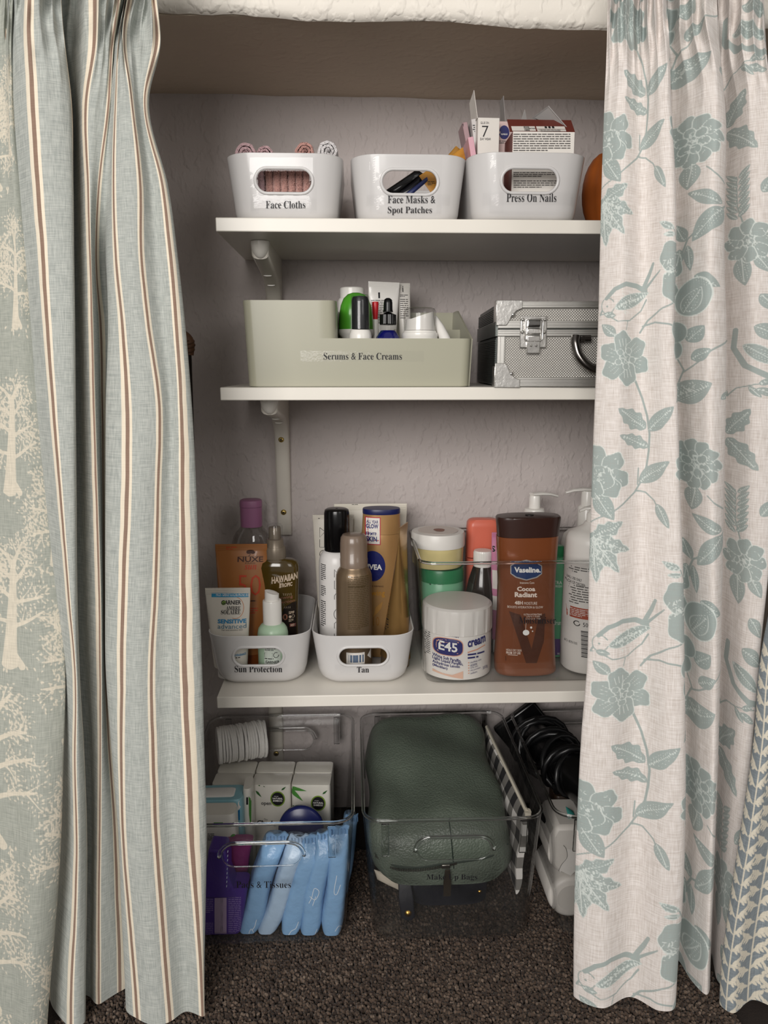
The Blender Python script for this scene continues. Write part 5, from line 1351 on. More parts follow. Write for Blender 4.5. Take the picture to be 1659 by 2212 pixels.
# ------------------------------------------------------------------ tan bin contents
IVT = mat('ivory_tube', '#d9d2c6', 0.4, var=0.02)
t, mb = squeeze_tube('tanning_tube', 'ivory tube with outlined letters at left of tan bin', 'tube', 674, 762, 690, 756, 1112, 1.175, zs3, IVT, M_WPL2, depth=0.034, group=GT, crimp=0.008)
decal(t, mb, [('l', [(690, 1143), (690, 1164), (703, 1150)], 1.0, INK), ('l', [(690, 1143), (703, 1153)], 1.0, INK), ('l', [(690, 1168), (690, 1185), (702, 1185)], 1.0, INK), ('l', ring_pts(699, 1200, 9, 9, 120, 300, 12), 1.0, INK), ('fp', (686, 1123, 694, 1126), 1, INK)], 1.16)
t, mb = squeeze_tube('tanning_tube', 'taller ivory tube at the back of tan bin', 'tube', 719, 876, 735, 868, 1088, 1.205, zs3, mat('pale_ivory_tube', '#e2dccf', 0.38, var=0.02), M_WPL2, depth=0.026, group=GT, crimp=0.012)
decal(t, mb, [('fp', (760, 1090, 782, 1093), 1, INKG), ('l', [(755, 1088), (755, 1100)], 0.8, INKG)], 1.20)
def spray_can(label, name, px, Y, segs, rot=None, group=GT):
    t = thing(name, label, 'bottle', base(px, Y, zs3), group=group, rot=rot); body = None
    for nm, m, pts in segs:
        p = prof_px(px, Y, zs3, pts)
        if pts[0][1] > 1398: p = [(p[0][0]*0.97, 0.0), (p[0][0], 0.003)]+p
        mb = MB().lathe(p, 48); mb.build(nm, m, t, smooth=40)
        if nm == 'body': body = mb
    return t, body
t, body = spray_can('white tanning mousse bottle with tall black cap', 'mousse_bottle', 731, 1.125, [
    ('body', mat('white_enamel', '#e5e2df', 0.3, var=0.015), [(40, 1400), (40, 1225), (39.5, 1212), (37, 1199), (32, 1191), (27, 1187)]),
    ('cap', M_BLK, [(27.5, 1188), (27.5, 1181), (28.2, 1180), (27.5, 1108), (26, 1101), (22, 1098.5), (3, 1098), (2, 1099)])], rot=(0, 0.0, 0))
decal(t, body, [('fp', (692, 1225, 703, 1262), 9, INK), ('fp', (692, 1272, 703, 1296), 6, INK), ('fp', (692, 1305, 703, 1362), 13, INK)]
   + [('l', pts, 1.0, INK) for pts in ([(722, 1250), (722, 1233), (728, 1240)], [(722, 1257), (722, 1275), (728, 1275)], [(728, 1282), (722, 1290), (722, 1298)], ring_pts(731, 1330, 10, 12, 100, 260, 10), [(728, 1345), (722, 1350), (722, 1361)], [(722, 1372), (722, 1390)])], 1.09)
BRZ = mat('bronze_metal', '#83705a', 0.34, metal=0.6, var=0.06)
t, body = spray_can('bronze aerosol can with translucent taupe cap', 'aerosol_can', 766, 1.085, [
    ('body', BRZ, [(39, 1400), (39, 1250), (38.5, 1240), (35, 1230), (31, 1225), (30, 1222)]),
    ('cap', mat('smoky_taupe_cap', '#7d6c5e', 0.3, var=0.05, coat=0.3), [(30, 1224), (30.2, 1206), (29.6, 1205), (29.4, 1172), (28, 1160), (24, 1154), (16, 1152), (2, 1151.5)])])
decal(t, body, [('fp', (751, 1250, 797, 1366), 30, mat('dark_bronze_print', '#4c3c22', 0.5), 0.5), ('r', (748, 1415, 788, 1440), M_CARD), ('r', (753, 1420, 786, 1436), mat('barcode_blue', '#5a6a80', 0.5)), ('t', 'EN', (752, 1249, 758, 1252), M_CARD, 'b'),
   ('t', 'DANGER: Extremely flammable', (752, 1270, 790, 1274), mat('dark_bronze_print', '#4c3c22', 0.5), 'b'), ('p', [(794, 1424), (802, 1412), (802, 1434)], M_CARD)], 1.05)
def nivea():
    Y = 1.15; px = 824; t = thing('lotion_bottle', 'gold body lotion bottle with navy lid', 'bottle', base(px, Y, zs3), group=GT)
    Z = lambda py: atY(px, py, Y).z-zs3; S = lambda w: wpx(px-w/2, px+w/2, 1250, Y)
    GOLD = mat('gold_satin_plastic', '#b48c5c', 0.3, metal=0.35, var=0.04)
    prof = [(0.0, 82), (0.004, 88), (Z(1330), 92), (Z(1250), 94), (Z(1190), 92), (Z(1160), 88), (Z(1150), 84)]
    body = MB().loft([sell(S(w), S(w)*0.66, z, 2.2, 44) for z, w in prof]); body.build('body', GOLD, t, smooth=60)
    c = MB().loft([sell(S(w), S(w)*0.66, z, 2.2, 44) for z, w in ((Z(1149.5), 84), (Z(1140), 82), (Z(1108), 79))]); c.build('cap', GOLD, t, smooth=40)
    NV = mat('navy_plastic', '#1b2153', 0.35, var=0.03)
    MB().loft([sell(S(w), S(w)*0.66, z, 2.2, 44) for z, w in ((Z(1108), 79), (Z(1106), 80), (Z(1099), 80), (Z(1097), 78), (Z(1096.5), 60))]).build('lid', NV, t, smooth=40)
    both = MB().add(body.v, body.f).add(c.v, c.f); REDP = mat('crimson_print', '#b5313f', 0.5); NI = mat('navy_print', '#25286a', 0.4)
    decal(t, both, [('r', (789, 1122, 823, 1182), REDP), ('r', (791, 1124, 821, 1180), M_CARD), ('t', 'ALL YEAR', (792, 1129, 818, 1136), NI, 'b'), ('t', 'GLOW', (791, 1137, 818, 1147), NI, 'B'), ('l', [(791, 1151), (820, 1151)], 1.0, REDP),
        ('t', 'FIRMER', (791, 1155, 815, 1162), NI, 'b'), ('t', 'SKIN', (791, 1164, 815, 1175), NI, 'B'), ('d', (806, 1228, 27, 33), mat('nivea_navy', '#1a2164', 0.3)), ('t', 'NIVEA', (783, 1224, 826, 1236), WHITE_INK, 'B'),
        ('t', 'Q10 FIRMING', (797, 1270, 829, 1274), BRN, ''), ('t', 'glowing', (784, 1280, 832, 1296), mat('yellow_gold_print', '#c98c22', 0.4), ''), ('t', 'Q10', (790, 1338, 820, 1362), mat('amber_print', '#9c6a2c', 0.4), ''),
        ('p', [(806, 1340), (812, 1318), (828, 1304), (824, 1320), (816, 1330)], mat('light_gold_print', '#c2914f', 0.35, metal=0.3))], 1.115)
nivea()
def gold_tube():
    """tube seen from its side, so its crimped end is a sharp ridge"""
    Y = 1.105; t = thing('tanning_tube', 'shiny gold tube seen edge on, at right of tan bin', 'tube', base(853, Y, zs3), group=GT, rot=(0, 0.06, -0.35))
    H = (atY(862, 1146, Y).z-zs3)*1.0; S = lambda w: wpx(853-w/2, 853+w/2, 1250, Y); rings = []
    for k in np.linspace(0, 1, 14):
        w_ = S(66)*(1-k)**0.9+0.0016; rings.append(sell(w_, 0.034+0.008*k, 0.012+(H-0.016)*k, 2.0+0.6*k, 40))
    rings = [sell(S(60), 0.03, 0.0, 2, 40), sell(S(62), 0.032, 0.011, 2, 40)]+rings+[sell(0.0018, 0.043, H, 4, 40), sell(0.0018, 0.043, H+0.010, 4, 40)]
    mb = MB().loft(rings); mb.build('tube_body', mat('gold_foil', '#b08a55', 0.28, metal=0.75, var=0.08), t, smooth=60)
    decal(t, mb, [('fp', (822, 1300, 838, 1366), 12, INK)], 1.09)
    MB().loft([sell(S(64), 0.035, -0.0005, 2, 40), sell(S(64), 0.035, 0.012, 2, 40)]).build('cap', BRZ, t, smooth=40)
gold_tube()

# ------------------------------------------------------------------ clear bins
def clear_bin(label, pxc, Yf, Z, W, Wb, D, H, r=0.022, handles=True, hz=0.135, hw=0.105, hh=0.034, ribs=True, rotz=0.0, name='clear_bin'):
    Db = D-0.018; t = thing(name, label, 'bin', Vector((xat(pxc, Yf, Z), Yf+Db/2, Z+0.0005)), rotz, 'clear plastic bins')
    th = 0.0022
    def ring(k, ins, z): return rrect(Wb+(W-Wb)*k-2*ins, Db+(D-Db)*k-2*ins, max(r-ins*0.7, 0.004), z, 7)
    R = [ring(0, 0.006, 0.0), ring(0, 0.0015, 0.002), ring(0.02, 0, 0.008)]+[ring(k, 0, 0.008+(H-0.008)*k) for k in (0.33, 0.66, 1.0)]
    R += [ring(1.0, th, H)]+[ring(k, th, 0.008+(H-0.008)*k) for k in (0.66, 0.33)]+[ring(0.02, th, 0.009), ring(0, th+0.004, th)]
    solid = MB().loft(R)
    if handles:
        cuts = [MB().prism(stadium(0, hz, hw, hh), 'y', -D, -D/2+0.03), MB().prism(stadium(0, hz, hw, hh), 'y', D/2-0.03, D)]
        me = boolean_cut(solid, cuts); me.name = 'body'; mesh_obj('body', me, M_CLEAR, t, smooth=35)
    else: solid.build('body', M_CLEAR, t, smooth=35)
    rim = [(x, y, H+0.0005) for x, y, z in ring(1.0, th*0.3, H)]; MB().tube(rim, 0.0024, 8, closed=True).build('rim', M_RIM, t, smooth=180)
    bv = solid.bvh()
    if handles:
        for sgn in (-1, 1):
            p = []
            for x, z in stadium(0, hz, hw, hh, 10):
                h = bv.ray_cast(Vector((x, sgn*1.0, z)), Vector((0, -sgn, 0))); p.append((x, h[0].y+sgn*0.0002, z))
            ho = MB().tube(p, 0.0010, 6, closed=True).build('handle_edge', M_RIM, t, smooth=180)
            q = sorted([(x, z) for x, z in stadium(0, hz, hw+0.007, hh+0.007, 12) if z > hz-0.001]); pts = []
            for x, z in q:
                h = bv.ray_cast(Vector((x, sgn*1.0, z)), Vector((0, -sgn, 0))); pts.append((x, h[0].y+sgn*0.0035, z))
            MB().tube(pts, 0.0026, 10).build('handle_grip', M_RIM, ho, smooth=180)
    if ribs:
        for sgn in (-1, 1):
            for x in (-W*0.38, W*0.38):
                p = []
                for z in np.linspace(H-0.052, H-0.004, 5):
                    h = bv.ray_cast(Vector((x, sgn*1.0, z)), Vector((0, -sgn, 0))); p.append((x, h[0].y-sgn*0.003, z))
                MB().loft([[(q[0]+dx, q[1]+dy, q[2]) for dx, dy in ((-0.005, 0), (-0.005, -0.0035*-sgn), (0.005, -0.0035*-sgn), (0.005, 0))] for q in p]).build('stacking_rib', M_RIM, t, bevel=0.0008)
    return t, solid
t, so = clear_bin('wide clear bin labelled for moisturiser on the lowest shelf', 1163, 1.030, Z3T, 0.345, 0.325, 0.225, atY(1000, 1217, 1.024).z-Z3T, handles=False, ribs=False)
decal(t, so, [('r', (1063, 1329, 1260, 1354), M_TAPE)], 1.024, 'label_tape', 0.0004)
decal(t, so, [('t', 'Moisturiser', (1122, 1333, 1201, 1348), INK, 'S')], 1.024, 'lettering', 0.0008)
zm = Z3T+0.0045; GM = 'moisturisers in the clear bin'
def jar(name, label, px, Y, Zb, segs, cat='jar', rot=None, group=GM, n=48):
    t = thing(name, label, cat, base(px, Y, Zb), group=group, rot=rot); out = {}
    for nm, m, pts in segs:
        p = prof_px(px, Y, Zb, pts); mb = MB().lathe(p, n); mb.build(nm, m, t, smooth=40); out[nm] = mb
    return t, out
GRJ = mat('green_translucent_jar', '#7dbb95', 0.25, var=0.04); DGR = mat('deep_green_lid', '#2f8254', 0.3, var=0.03)
Yj = 1.178
zg = atY(945, 1222, Yj).z
t, o = jar('cream_jar', 'green jar with dark green lid, under the body butter', 951, Yj, zm, [
    ('jar', GRJ, [(46, 1395), (48, 1385), (48, 1250), (46, 1246)]), ('lid', DGR, [(49, 1249), (49, 1228), (47, 1222), (2, 1221.5)])])
o['jar'].v = [(x, y, z if z > 0.01 else z) for x, y, z in o['jar'].v]
decal(t, o['jar'], [('fp', (912, 1258, 936, 1261), 1, INKG), ('t', 'Soothing Cream', (904, 1265, 962, 1275), mat('dark_green_print', '#234a37', 0.5), 'b')], 1.12)
zj = zg+0.0005
t, o = jar('body_butter_jar', 'clear jar of yellow body butter with white lid', 945, Yj, zj, [
    ('jar', mat('yellow_body_butter', '#d5c78f', 0.3, var=0.12, vscale=50, coat=0.4), [(52, 1218), (54, 1212), (55, 1180), (55, 1172)]), ('lid', mat('white_frosted_lid', '#e6e3dd', 0.35, var=0.02), [(57.5, 1176), (58, 1172), (57.5, 1150), (56, 1146.5), (50, 1146)])])
rr = prof_px(945, Yj, zj, [(50, 1146)])[0]
MB().lathe([(rr[0]*0.86, rr[1]+0.0004), (rr[0]*0.86, rr[1]+0.0008), (0.001, rr[1]+0.0009)], 40).build('lid_label', mat('blush_paper_label', '#d9cfc7', 0.5), t)
lb = MB(); 
for k in range(3): lb.lathe([(0.009-0.001*k, rr[1]+0.0010+0.0001*k), (0.001, rr[1]+0.0011+0.0001*k)], 16, c=(0.002, 0.002-0.004*k, 0))
lo = lb.build('lid_emblem', mat('rust_print', '#8a5a48', 0.5), t); lo['kind'] = 'stuff'
# coral box
def coral():
    Y = 1.214; px = 1037; t = thing('coral_container', 'coral pink rounded plastic container behind the dark glass bottle', 'container', base(px, Y, zm), group=GM)
    Z = lambda py: atY(px, py, Y).z-zm; S = lambda w: wpx(px-w/2, px+w/2, 1180, Y); CO = mat('coral_plastic', '#d9705a', 0.35, var=0.03)
    MB().loft([rrect(S(70), 0.03, 0.008, 0.0)]+[rrect(S(w), 0.032, 0.009, Z(py)) for w, py in ((70, 1300), (69, 1202))]).build('base', CO, t, smooth=50)
    MB().loft([rrect(S(w), 0.03 if w > 60 else 0.024, 0.009, Z(py)) for w, py in ((69, 1200), (68, 1136), (66, 1127), (60, 1122), (52, 1120.5))]).build('lid', CO, t, smooth=60)
coral()
t, o = jar('dark_glass_bottle', 'dark glass bottle with white ribbed screw cap', 1038, 1.165, zm, [
    ('glass', mat('dark_brown_glass', '#241b17', 0.1, var=0.1, coat=0.6), [(36, 1440), (36, 1310), (35, 1285), (30, 1255), (23, 1232), (19.5, 1222), (18.5, 1215)]),
    ('neck_ring', M_WPL, [(19.5, 1222), (19.5, 1217), (18, 1216)])], cat='bottle')
p = prof_px(1038, 1.165, zm, [(19, 1216), (19.5, 1213), (19.5, 1192), (18.5, 1188.5), (2, 1188)]); n = 70
MB().loft([[(r*(1+0.03*(j % 2 if k in (1, 2) else 0))*math.cos(2*math.pi*j/n), r*(1+0.03*(j % 2 if k in (1, 2) else 0))*math.sin(2*math.pi*j/n), z) for j in range(n)] for k, (r, z) in enumerate(p)]).build('screw_cap', M_WPL, t, smooth=20)
PKT = mat('pink_tube_plastic', '#c77f9f', 0.35, var=0.03)
t, mb = squeeze_tube('hand_cream_tube', 'pink tube with black letter, tucked left of the cocoa lotion', 'tube', 1055, 1096, 1057, 1094, 1150, 1.15, zm, PKT, M_WPL, depth=0.028, group=GM)
decal(t, mb, [('t', 'S', (1064, 1183, 1073, 1196), INK, 'B'), ('r', (1066, 1235, 1090, 1275), M_CARD), ('r', (1066, 1290, 1090, 1320), M_CARD)], 1.135)
# E45 style tub
def tub():
    Y = 1.086; px = 985; P = lambda L: prof_px(px, Y, zm, L); t = thing('cream_tub', 'large white cream tub with ridged screw lid and navy oval', 'tub', base(px, Y, zm), group=GM)
    WT = mat('white_tub_plastic', '#e8e4de', 0.3, var=0.02)
    p = P([(73, 1440), (74, 1430), (74, 1362), (72, 1352), (68, 1349)])
    body = MB().lathe([(p[0][0]*0.86, 0.0), (p[0][0]*0.95, 0.0025), (p[0][0], 0.009)]+p, 64); body.build('tub', WT, t, smooth=40)
    q = P([(75, 1350), (75.5, 1347), (75.5, 1307), (74, 1300)]); n = 96
    MB().loft([[(r*(0.965 if (j % 6 == 0 and k in (1, 2)) else 1)*math.cos(2*math.pi*j/n), r*(0.965 if (j % 6 == 0 and k in (1, 2)) else 1)*math.sin(2*math.pi*j/n), z) for j in range(n)] for k, (r, z) in enumerate(q)]
        +[[(q[-1][0]*s*math.cos(2*math.pi*j/n), q[-1][0]*s*math.sin(2*math.pi*j/n), q[-1][1]+dz) for j in range(n)] for s, dz in ((0.93, 0.0025), (0.7, 0.0032), (0.02, 0.0034))]).build('screw_lid', WT, t, smooth=30)
    NV = mat('navy_print', '#25286a', 0.4); PE = mat('peach_print', '#dda184', 0.5)
    decal(t, body, [('fp', (912, 1357, 931, 1425), 17, INK), ('t', 'Straightforward Skincare', (944, 1367, 989, 1373), NV, 'b', 0.08), ('d', (967, 1394, 32, 19), PE, 3.2), ('d', (967, 1394, 30.3, 17.5), NV, 3.2), ('t', 'E45', (947, 1383, 986, 1403), WHITE_INK, 'b', 0.06),
        ('t', 'cream', (1008, 1377, 1050, 1391), NV, 'B', -0.14), ('l', [(1008, 1404), (1030, 1400), (1049, 1395)], 2.6, PE), ('fp', (1008, 1407, 1049, 1421), 2, NV, 0.5), ('t', 'White Soft Paraffin,', (935, 1415, 994, 1423), NV, 'b', 0.1), ('t', 'Light Liquid Paraffin,', (935, 1422, 998, 1430), NV, 'b', 0.1),
        ('t', 'Anhydrous Lanolin', (935, 1429, 991, 1437), NV, 'b', 0.06), ('t', '(Medilan)', (935, 1436, 965, 1443), NV, 'b', 0.06), ('t', '350g', (1043, 1440, 1056, 1448), NV, '', -0.1),
        ('p', [(935, 1447), (955, 1451), (975, 1452), (998, 1443), (998, 1460), (975, 1457), (955, 1454), (935, 1452)], mat('pale_peach_print', '#e3b9a2', 0.5))]
        +[('r', (1009, 1424.5+k*5.6, 1011.5, 1427+k*5.6), PE) for k in range(5)]+[('t', s, (1014, 1423.5+k*5.6-dy, 1014+w, 1428+k*5.6-dy), NV, '', -0.12) for k, (s, w, dy) in enumerate((('dry/flaky skin', 25, 1), ('eczema', 15, 0), ('itchy skin', 17, 0.5), ('dry psoriasis', 23, 1), ('sunburn', 15, 0.5)))], 1.045, eps=0.0005)
tub()
def vaseline():
    Y = 1.066; px = 1134; t = thing('cocoa_lotion_bottle', 'tall copper brown cocoa lotion bottle with dark brown cap', 'bottle', base(px-4, Y, zm), group=GM, rot=(0, -0.012, 0))
    px = px-4; Yf = 1.043; Z = lambda py: atY(px, py, Yf).z-zm; S = lambda w: wpx(px-w/2, px+w/2, 1300, Yf)
    COP = mat('copper_brown_lotion', '#7d4526', 0.28, var=0.03, metal=0.15, coat=0.25); CAP = mat('dark_chocolate_plastic', '#35201b', 0.28, var=0.04)
    prof = [(0.0, 126, 2.8), (0.002, 132, 3.0), (Z(1455), 136, 3), (Z(1430), 134, 3), (Z(1380), 128, 3), (Z(1320), 124, 3), (Z(1260), 124, 3), (Z(1210), 128, 3), (Z(1170), 132, 3), (Z(1163), 132, 3)]
    body = MB().loft([sell(S(w), 0.046*(0.94 if i < 1 else 1), z, e, 56, cx=S(4) if i < 3 else S(2)) for i, (z, w, e) in enumerate(prof)]); body.build('body', COP, t, smooth=60)
    cp = MB().loft([sell(S(w), 0.046, z, 3, 56, cx=S(3)) for w, z in ((132, Z(1162.5)), (135, Z(1140)), (138, Z(1126)), (138, Z(1123)), (134, Z(1120.5)), (120, Z(1120)))]); cp.build('flip_cap', CAP, t, smooth=45)
    MB().lathe([(0.006, 0), (0.006, 0.001), (0.002, 0.0014)], 20, c=(S(6), 0.0, Z(1120))).build('nozzle_dimple', mat('black_hole', '#0d0807', 0.5), t)
    NB = mat('deep_blue_print', '#1e3766', 0.3); SIL = mat('silver_print', '#c9c6c4', 0.3, metal=0.5); BR = mat('chocolate_print', '#4a2412', 0.4); CI = mat('cream_white_print', '#ead9cb', 0.5)
    decal(t, body, [('p', [(1103, 1222), (1118, 1213), (1137, 1209), (1156, 1213), (1171, 1222), (1171, 1240), (1160, 1248), (1137, 1254), (1114, 1248), (1103, 1240)], SIL),
        ('p', [(1105, 1223), (1119, 1215), (1137, 1211.5), (1155, 1215), (1169, 1223), (1169, 1239), (1158, 1246), (1137, 1251.5), (1116, 1246), (1105, 1239)], NB),
        ('t', 'Vaseline.', (1111, 1225, 1168, 1237), WHITE_INK, 'B'), ('t', 'Intensive Care', (1123, 1256, 1154, 1261), CI, ''), ('t', 'Cocoa', (1117, 1267, 1156, 1277), CI, 'B'), ('t', 'Radiant', (1112, 1279, 1160, 1290), CI, 'B'),
        ('t', '48H', (1112, 1298, 1129, 1306), CI, 'b'), ('t', 'MOISTURE', (1132, 1300, 1160, 1306), CI, ''), ('t', 'BOOSTS HYDRATION & GLOW', (1097, 1309, 1173, 1314), CI, ''),
        ('p', [(1100, 1321), (1124, 1328), (1148, 1402), (1164, 1330), (1178, 1325), (1175, 1385), (1159, 1432), (1136, 1432)], BR),
        ('t', 'ULTRA HYDRATING', (1131, 1325, 1170, 1329), CI, ''), ('t', 'LIPIDS + PURE', (1137, 1330, 1166, 1333), CI, ''), ('t', 'COCOA BUTTER', (1135, 1335, 1168, 1338), CI, ''), ('d', (1136, 1366, 7, 6), WHITE_INK), ('d', (1147, 1355, 2.2, 2.4), WHITE_INK), ('d', (1150, 1363, 1.4, 1.4), WHITE_INK),
        ('l', [(1136, 1345), (1135, 1360)], 0.8, CI), ('t', 'HEALS DRY SKIN', (1094, 1402, 1126, 1407), CI, ''), ('t', 'FROM 1ST USE', (1094, 1408, 1124, 1413), CI, 'b'), ('l', [(1097, 1415), (1118, 1415)], 0.9, CI), ('l', [(1093, 1418), (1093, 1428)], 1.2, BR)], 1.043, eps=0.0005)
vaseline()
def pump_bottle(name, label, px, Y, body_pts, m, neck_pts, head, group=GM, depth=1.0, nozzle=None):
    t = thing(name, label, 'bottle', base(px, Y, zm), group=group)
    p = prof_px(px, Y, zm, body_pts); body = MB().loft([sell(2*r, 2*r*depth, z, 2.1, 44) for r, z in [(p[0][0]*0.94, 0.0), (p[0][0], 0.003)]+p]); body.build('body', m, t, smooth=50)
    q = prof_px(px, Y, zm, neck_pts); MB().lathe(q, 36).build('pump_neck', M_WPL, t, smooth=40)
    hz_ = atY(px, head, Y).z-zm; nx_, ang_ = nozzle; r0 = q[-1][0]
    c, s = math.cos(ang_), math.sin(ang_); L_ = nx_
    pts = [(-0.006*c, -0.006*s, hz_+0.0005), (0.25*L_*c, 0.25*L_*s, hz_+0.001), (0.65*L_*c, 0.65*L_*s, hz_-0.0006), (L_*c, L_*s, hz_-0.0045)]
    rings = []
    for i, pp in enumerate(pts):
        w_, h_ = ((0.0085, 0.0025), (0.0085, 0.0030), (0.0062, 0.0026), (0.0036, 0.0022))[i]
        rings.append([(pp[0]-s*w_*math.cos(a), pp[1]+c*w_*math.cos(a), pp[2]+h_*math.sin(a)) for a in np.linspace(0, 2*math.pi, 16, endpoint=False)])
    MB().loft(rings).build('pump_head', M_WPL, t, smooth=60)
    return t, body
pump_bottle('pump_bottle', 'white pump bottle head peeking above the cocoa lotion', 1144, 1.20, [(34, 1400), (34, 1160), (30, 1140), (22, 1130)], M_WPL2, [(22, 1132), (22, 1102), (20, 1098), (12.5, 1097), (12, 1074), (11, 1070)], 1068, nozzle=(0.040, 0.25))
pump_bottle('pump_bottle', 'large white pump bottle at the back with nozzle pointing left', 1254, 1.20, [(50, 1400), (50, 1170), (46, 1155), (36, 1146), (22, 1141)], M_WPL2, [(19, 1143), (19, 1096), (17, 1093), (14, 1091), (13, 1062), (12, 1060)], 1058, nozzle=(0.036, math.pi))
t, body = pump_bottle('pump_bottle', 'white pump bottle with printed label and barcode beside floral curtain', 1268, 1.085, [(57, 1400), (58, 1390), (58, 1170), (57, 1160), (52, 1150), (38, 1142), (24, 1134), (19, 1126)], mat('white_pump_bottle', '#e6e2dc', 0.35, var=0.02),
    [(17, 1130), (17, 1112), (15, 1108), (12, 1106), (11.5, 1100)], 1098, nozzle=(0.022, math.pi*0.95))
LBL = mat('pale_printed_label', '#e2ddd8', 0.4); RDL = mat('brick_red_print', '#a8492f', 0.5)
decal(t, body, [('fp', (1217, 1230, 1276, 1245), 3, INKG), ('t', 'FOR EXTERNAL USE ONLY', (1218, 1252, 1260, 1258), INKG, 'b', 0.12), ('t', 'OUT OF REACH OF CHILDREN', (1218, 1261, 1266, 1268), INKG, 'b', 0.12), ('fp', (1217, 1270, 1278, 1312), 8, INKG), ('r', (1222, 1317, 1280, 1340), RDL), ('fp', (1231, 1320, 1278, 1338), 5, LBL),
    ('l', ring_pts(1250, 1351, 5, 5, 0, 320, 20), 1.6, INK), ('t', '500', (1261, 1347, 1276, 1356), INK, ''), ('t', 'UNO 8701535', (1226, 1392, 1250, 1397), INK, '')]
    +[('r', (1257, 1365+k*3.0, 1276, 1365+k*3.0+(1.2 if k % 3 else 2.0)), INK) for k in range(19)], 1.045)

GB = mat('sea_green_bottle', '#5aa57a', 0.3, var=0.04)
t = thing('body_wash_bottle', 'sea green bottle with purple foot, squeezed behind cocoa lotion', 'bottle', base(1196, 1.135, zm), group=GM)
Zq = lambda py: atY(1196, py, 1.135).z-zm; Sq = lambda w_: wpx(1196-w_/2, 1196+w_/2, 1300, 1.135)
body = MB().loft([sell(Sq(w_), 0.034, z, 2.4, 40) for w_, z in ((44, 0.0), (48, 0.004), (48, Zq(1340)), (50, Zq(1260)), (46, Zq(1230)), (36, Zq(1214)), (20, Zq(1207)), (18, Zq(1200)))]); body.build('body', GB, t, smooth=60)
MB().lathe([(Sq(12), Zq(1202)), (Sq(12), Zq(1180)), (Sq(10), Zq(1178))], 24).build('cap', DGR, t)
decal(t, body, [('r', (1174, 1380, 1218, 1425), mat('purple_print', '#5b3d76', 0.4)), ('t', 'ULTRA', (1186, 1255, 1214, 1262), WHITE_INK, ''), ('t', 'NOURISH', (1186, 1264, 1214, 1269), WHITE_INK, ''), ('t', 'drum', (1196, 1340, 1214, 1350), WHITE_INK, ''), ('t', 'FRESH', (1204, 1410, 1214, 1414), WHITE_INK, '')], 1.118)

# ------------------------------------------------------------------ clear bins on the carpet
ZF = 0.0065; YFB = 0.92
Wf = wpx(778, 1172, 1768, YFB-0.005); Hf = atY(975, 1769, YFB-0.005).z-ZF; Df = 0.318; KW = dict(W=Wf, Wb=Wf*0.90, D=Df, H=Hf, r=0.026)
tL, sL = clear_bin('clear floor bin labelled for pads and tissues', 574, YFB, ZF, hz=Hf-0.045, hw=0.104, hh=0.034, **KW)
tM, sM = clear_bin('clear floor bin labelled for make up bags, in the middle', 976, YFB, ZF, hz=Hf-0.043, hw=0.098, hh=0.034, **KW)
tR, sR = clear_bin('clear floor bin with hair dryer and white rolls, at right', 1374, YFB, ZF, hz=Hf-0.043, hw=0.098, hh=0.034, **KW)
decal(tL, sL, [('t', 'Pads & Tissues', (511, 1900, 629, 1915), INK, 'S')], YFB-0.002, 'lettering', 0.0008)
decal(tM, sM, [('t', 'Make Up Bags', (921, 1885, 1030, 1900), INK, 'S')], YFB-0.002, 'lettering', 0.0008)
zi = ZF+0.004

# ---- wrapped pads standing in a row
PADM = mat('pale_blue_plastic_wrap', '#8fb9e2', 0.25, bump=0.9, bscale=75, var=0.06, vscale=60, translucent=0.15)
PADW = mat('blue_white_plastic_wrap', '#b4cde6', 0.28, bump=0.8, bscale=80, var=0.06, translucent=0.15)
SW = mat('white_swirl_print', '#dbe6f0', 0.4)
def wrapped_pad(label, pb, pt, pyt, w_px, Y, m, seed, swirl=()):
    rg = random.Random(seed); zt_ = atY(pt, pyt, Y).z; xb, xt = xat(pb, Y, zi), atY(pt, pyt, Y).x
    t = thing('wrapped_pad', label, 'pad', (xb, Y, zi), group='blue wrapped pads'); H = zt_-zi; W = w_px*0.00055; D = 0.066
    rings = []; n = 40; ph = [rg.uniform(0, 6) for _ in range(4)]
    for k in [0, 0.02, 0.06, 0.12, 0.2, 0.3, 0.4, 0.5, 0.6, 0.7, 0.8, 0.88, 0.92, 0.93, 0.97, 1.0]:
        e = 1.0
        if k < 0.12: e = 0.80+0.20*math.sqrt(k/0.12)
        wk = W*e*(1-0.12*k); dk = D*(1+0.03*k)
        cyk = 0.0
        if k > 0.8: u_ = min(1, (k-0.8)/0.13); dk = D*(1-u_)+0.003; cyk = -0.018*u_; wk = W*(0.9+0.06*math.sin(k*40+ph[2]))
        cx = (xt-xb)*k+0.0016*math.sin(k*7+ph[0]); r = []
        for x, y, z in sell(wk, dk, k*H, 4.0, n):
            a = math.atan2(y, x+1e-9); s = 1+0.05*math.sin(5*a+ph[1]+k*11)*(1 if k < 0.9 else 0.2)
            r.append((cx+x*s, y+cyk+(0.0015*math.sin(x*400+ph[2]) if k > 0.9 else 0), z+0.0012*math.sin(a*4+ph[3])*(1 if 0.05 < k < 0.9 else 0)+(0.0025*math.sin(x*300+ph[1]) if k == 1.0 else 0)))
        rings.append(r)
    mb = MB().loft(rings); mb.build('wrapper', m, t, smooth=70)
    cr = MB(); x0 = (xt-xb)*0.96
    for q in range(6):
        y = -D*0.52+q*0.0
        cr.box(x0-W*0.35+q*W*0.14, x0-W*0.35+q*W*0.14+0.0007, -0.0225, -0.0195, H*0.935, H*0.985)
    o = cr.build('crimp_ridges', m, t); o['kind'] = 'stuff'
    if swirl: decal(t, mb, [('l', smoothpath(s, 5), 1.4, SW) for s in swirl], Y-D/2+0.01, 'lettering', 0.0006)
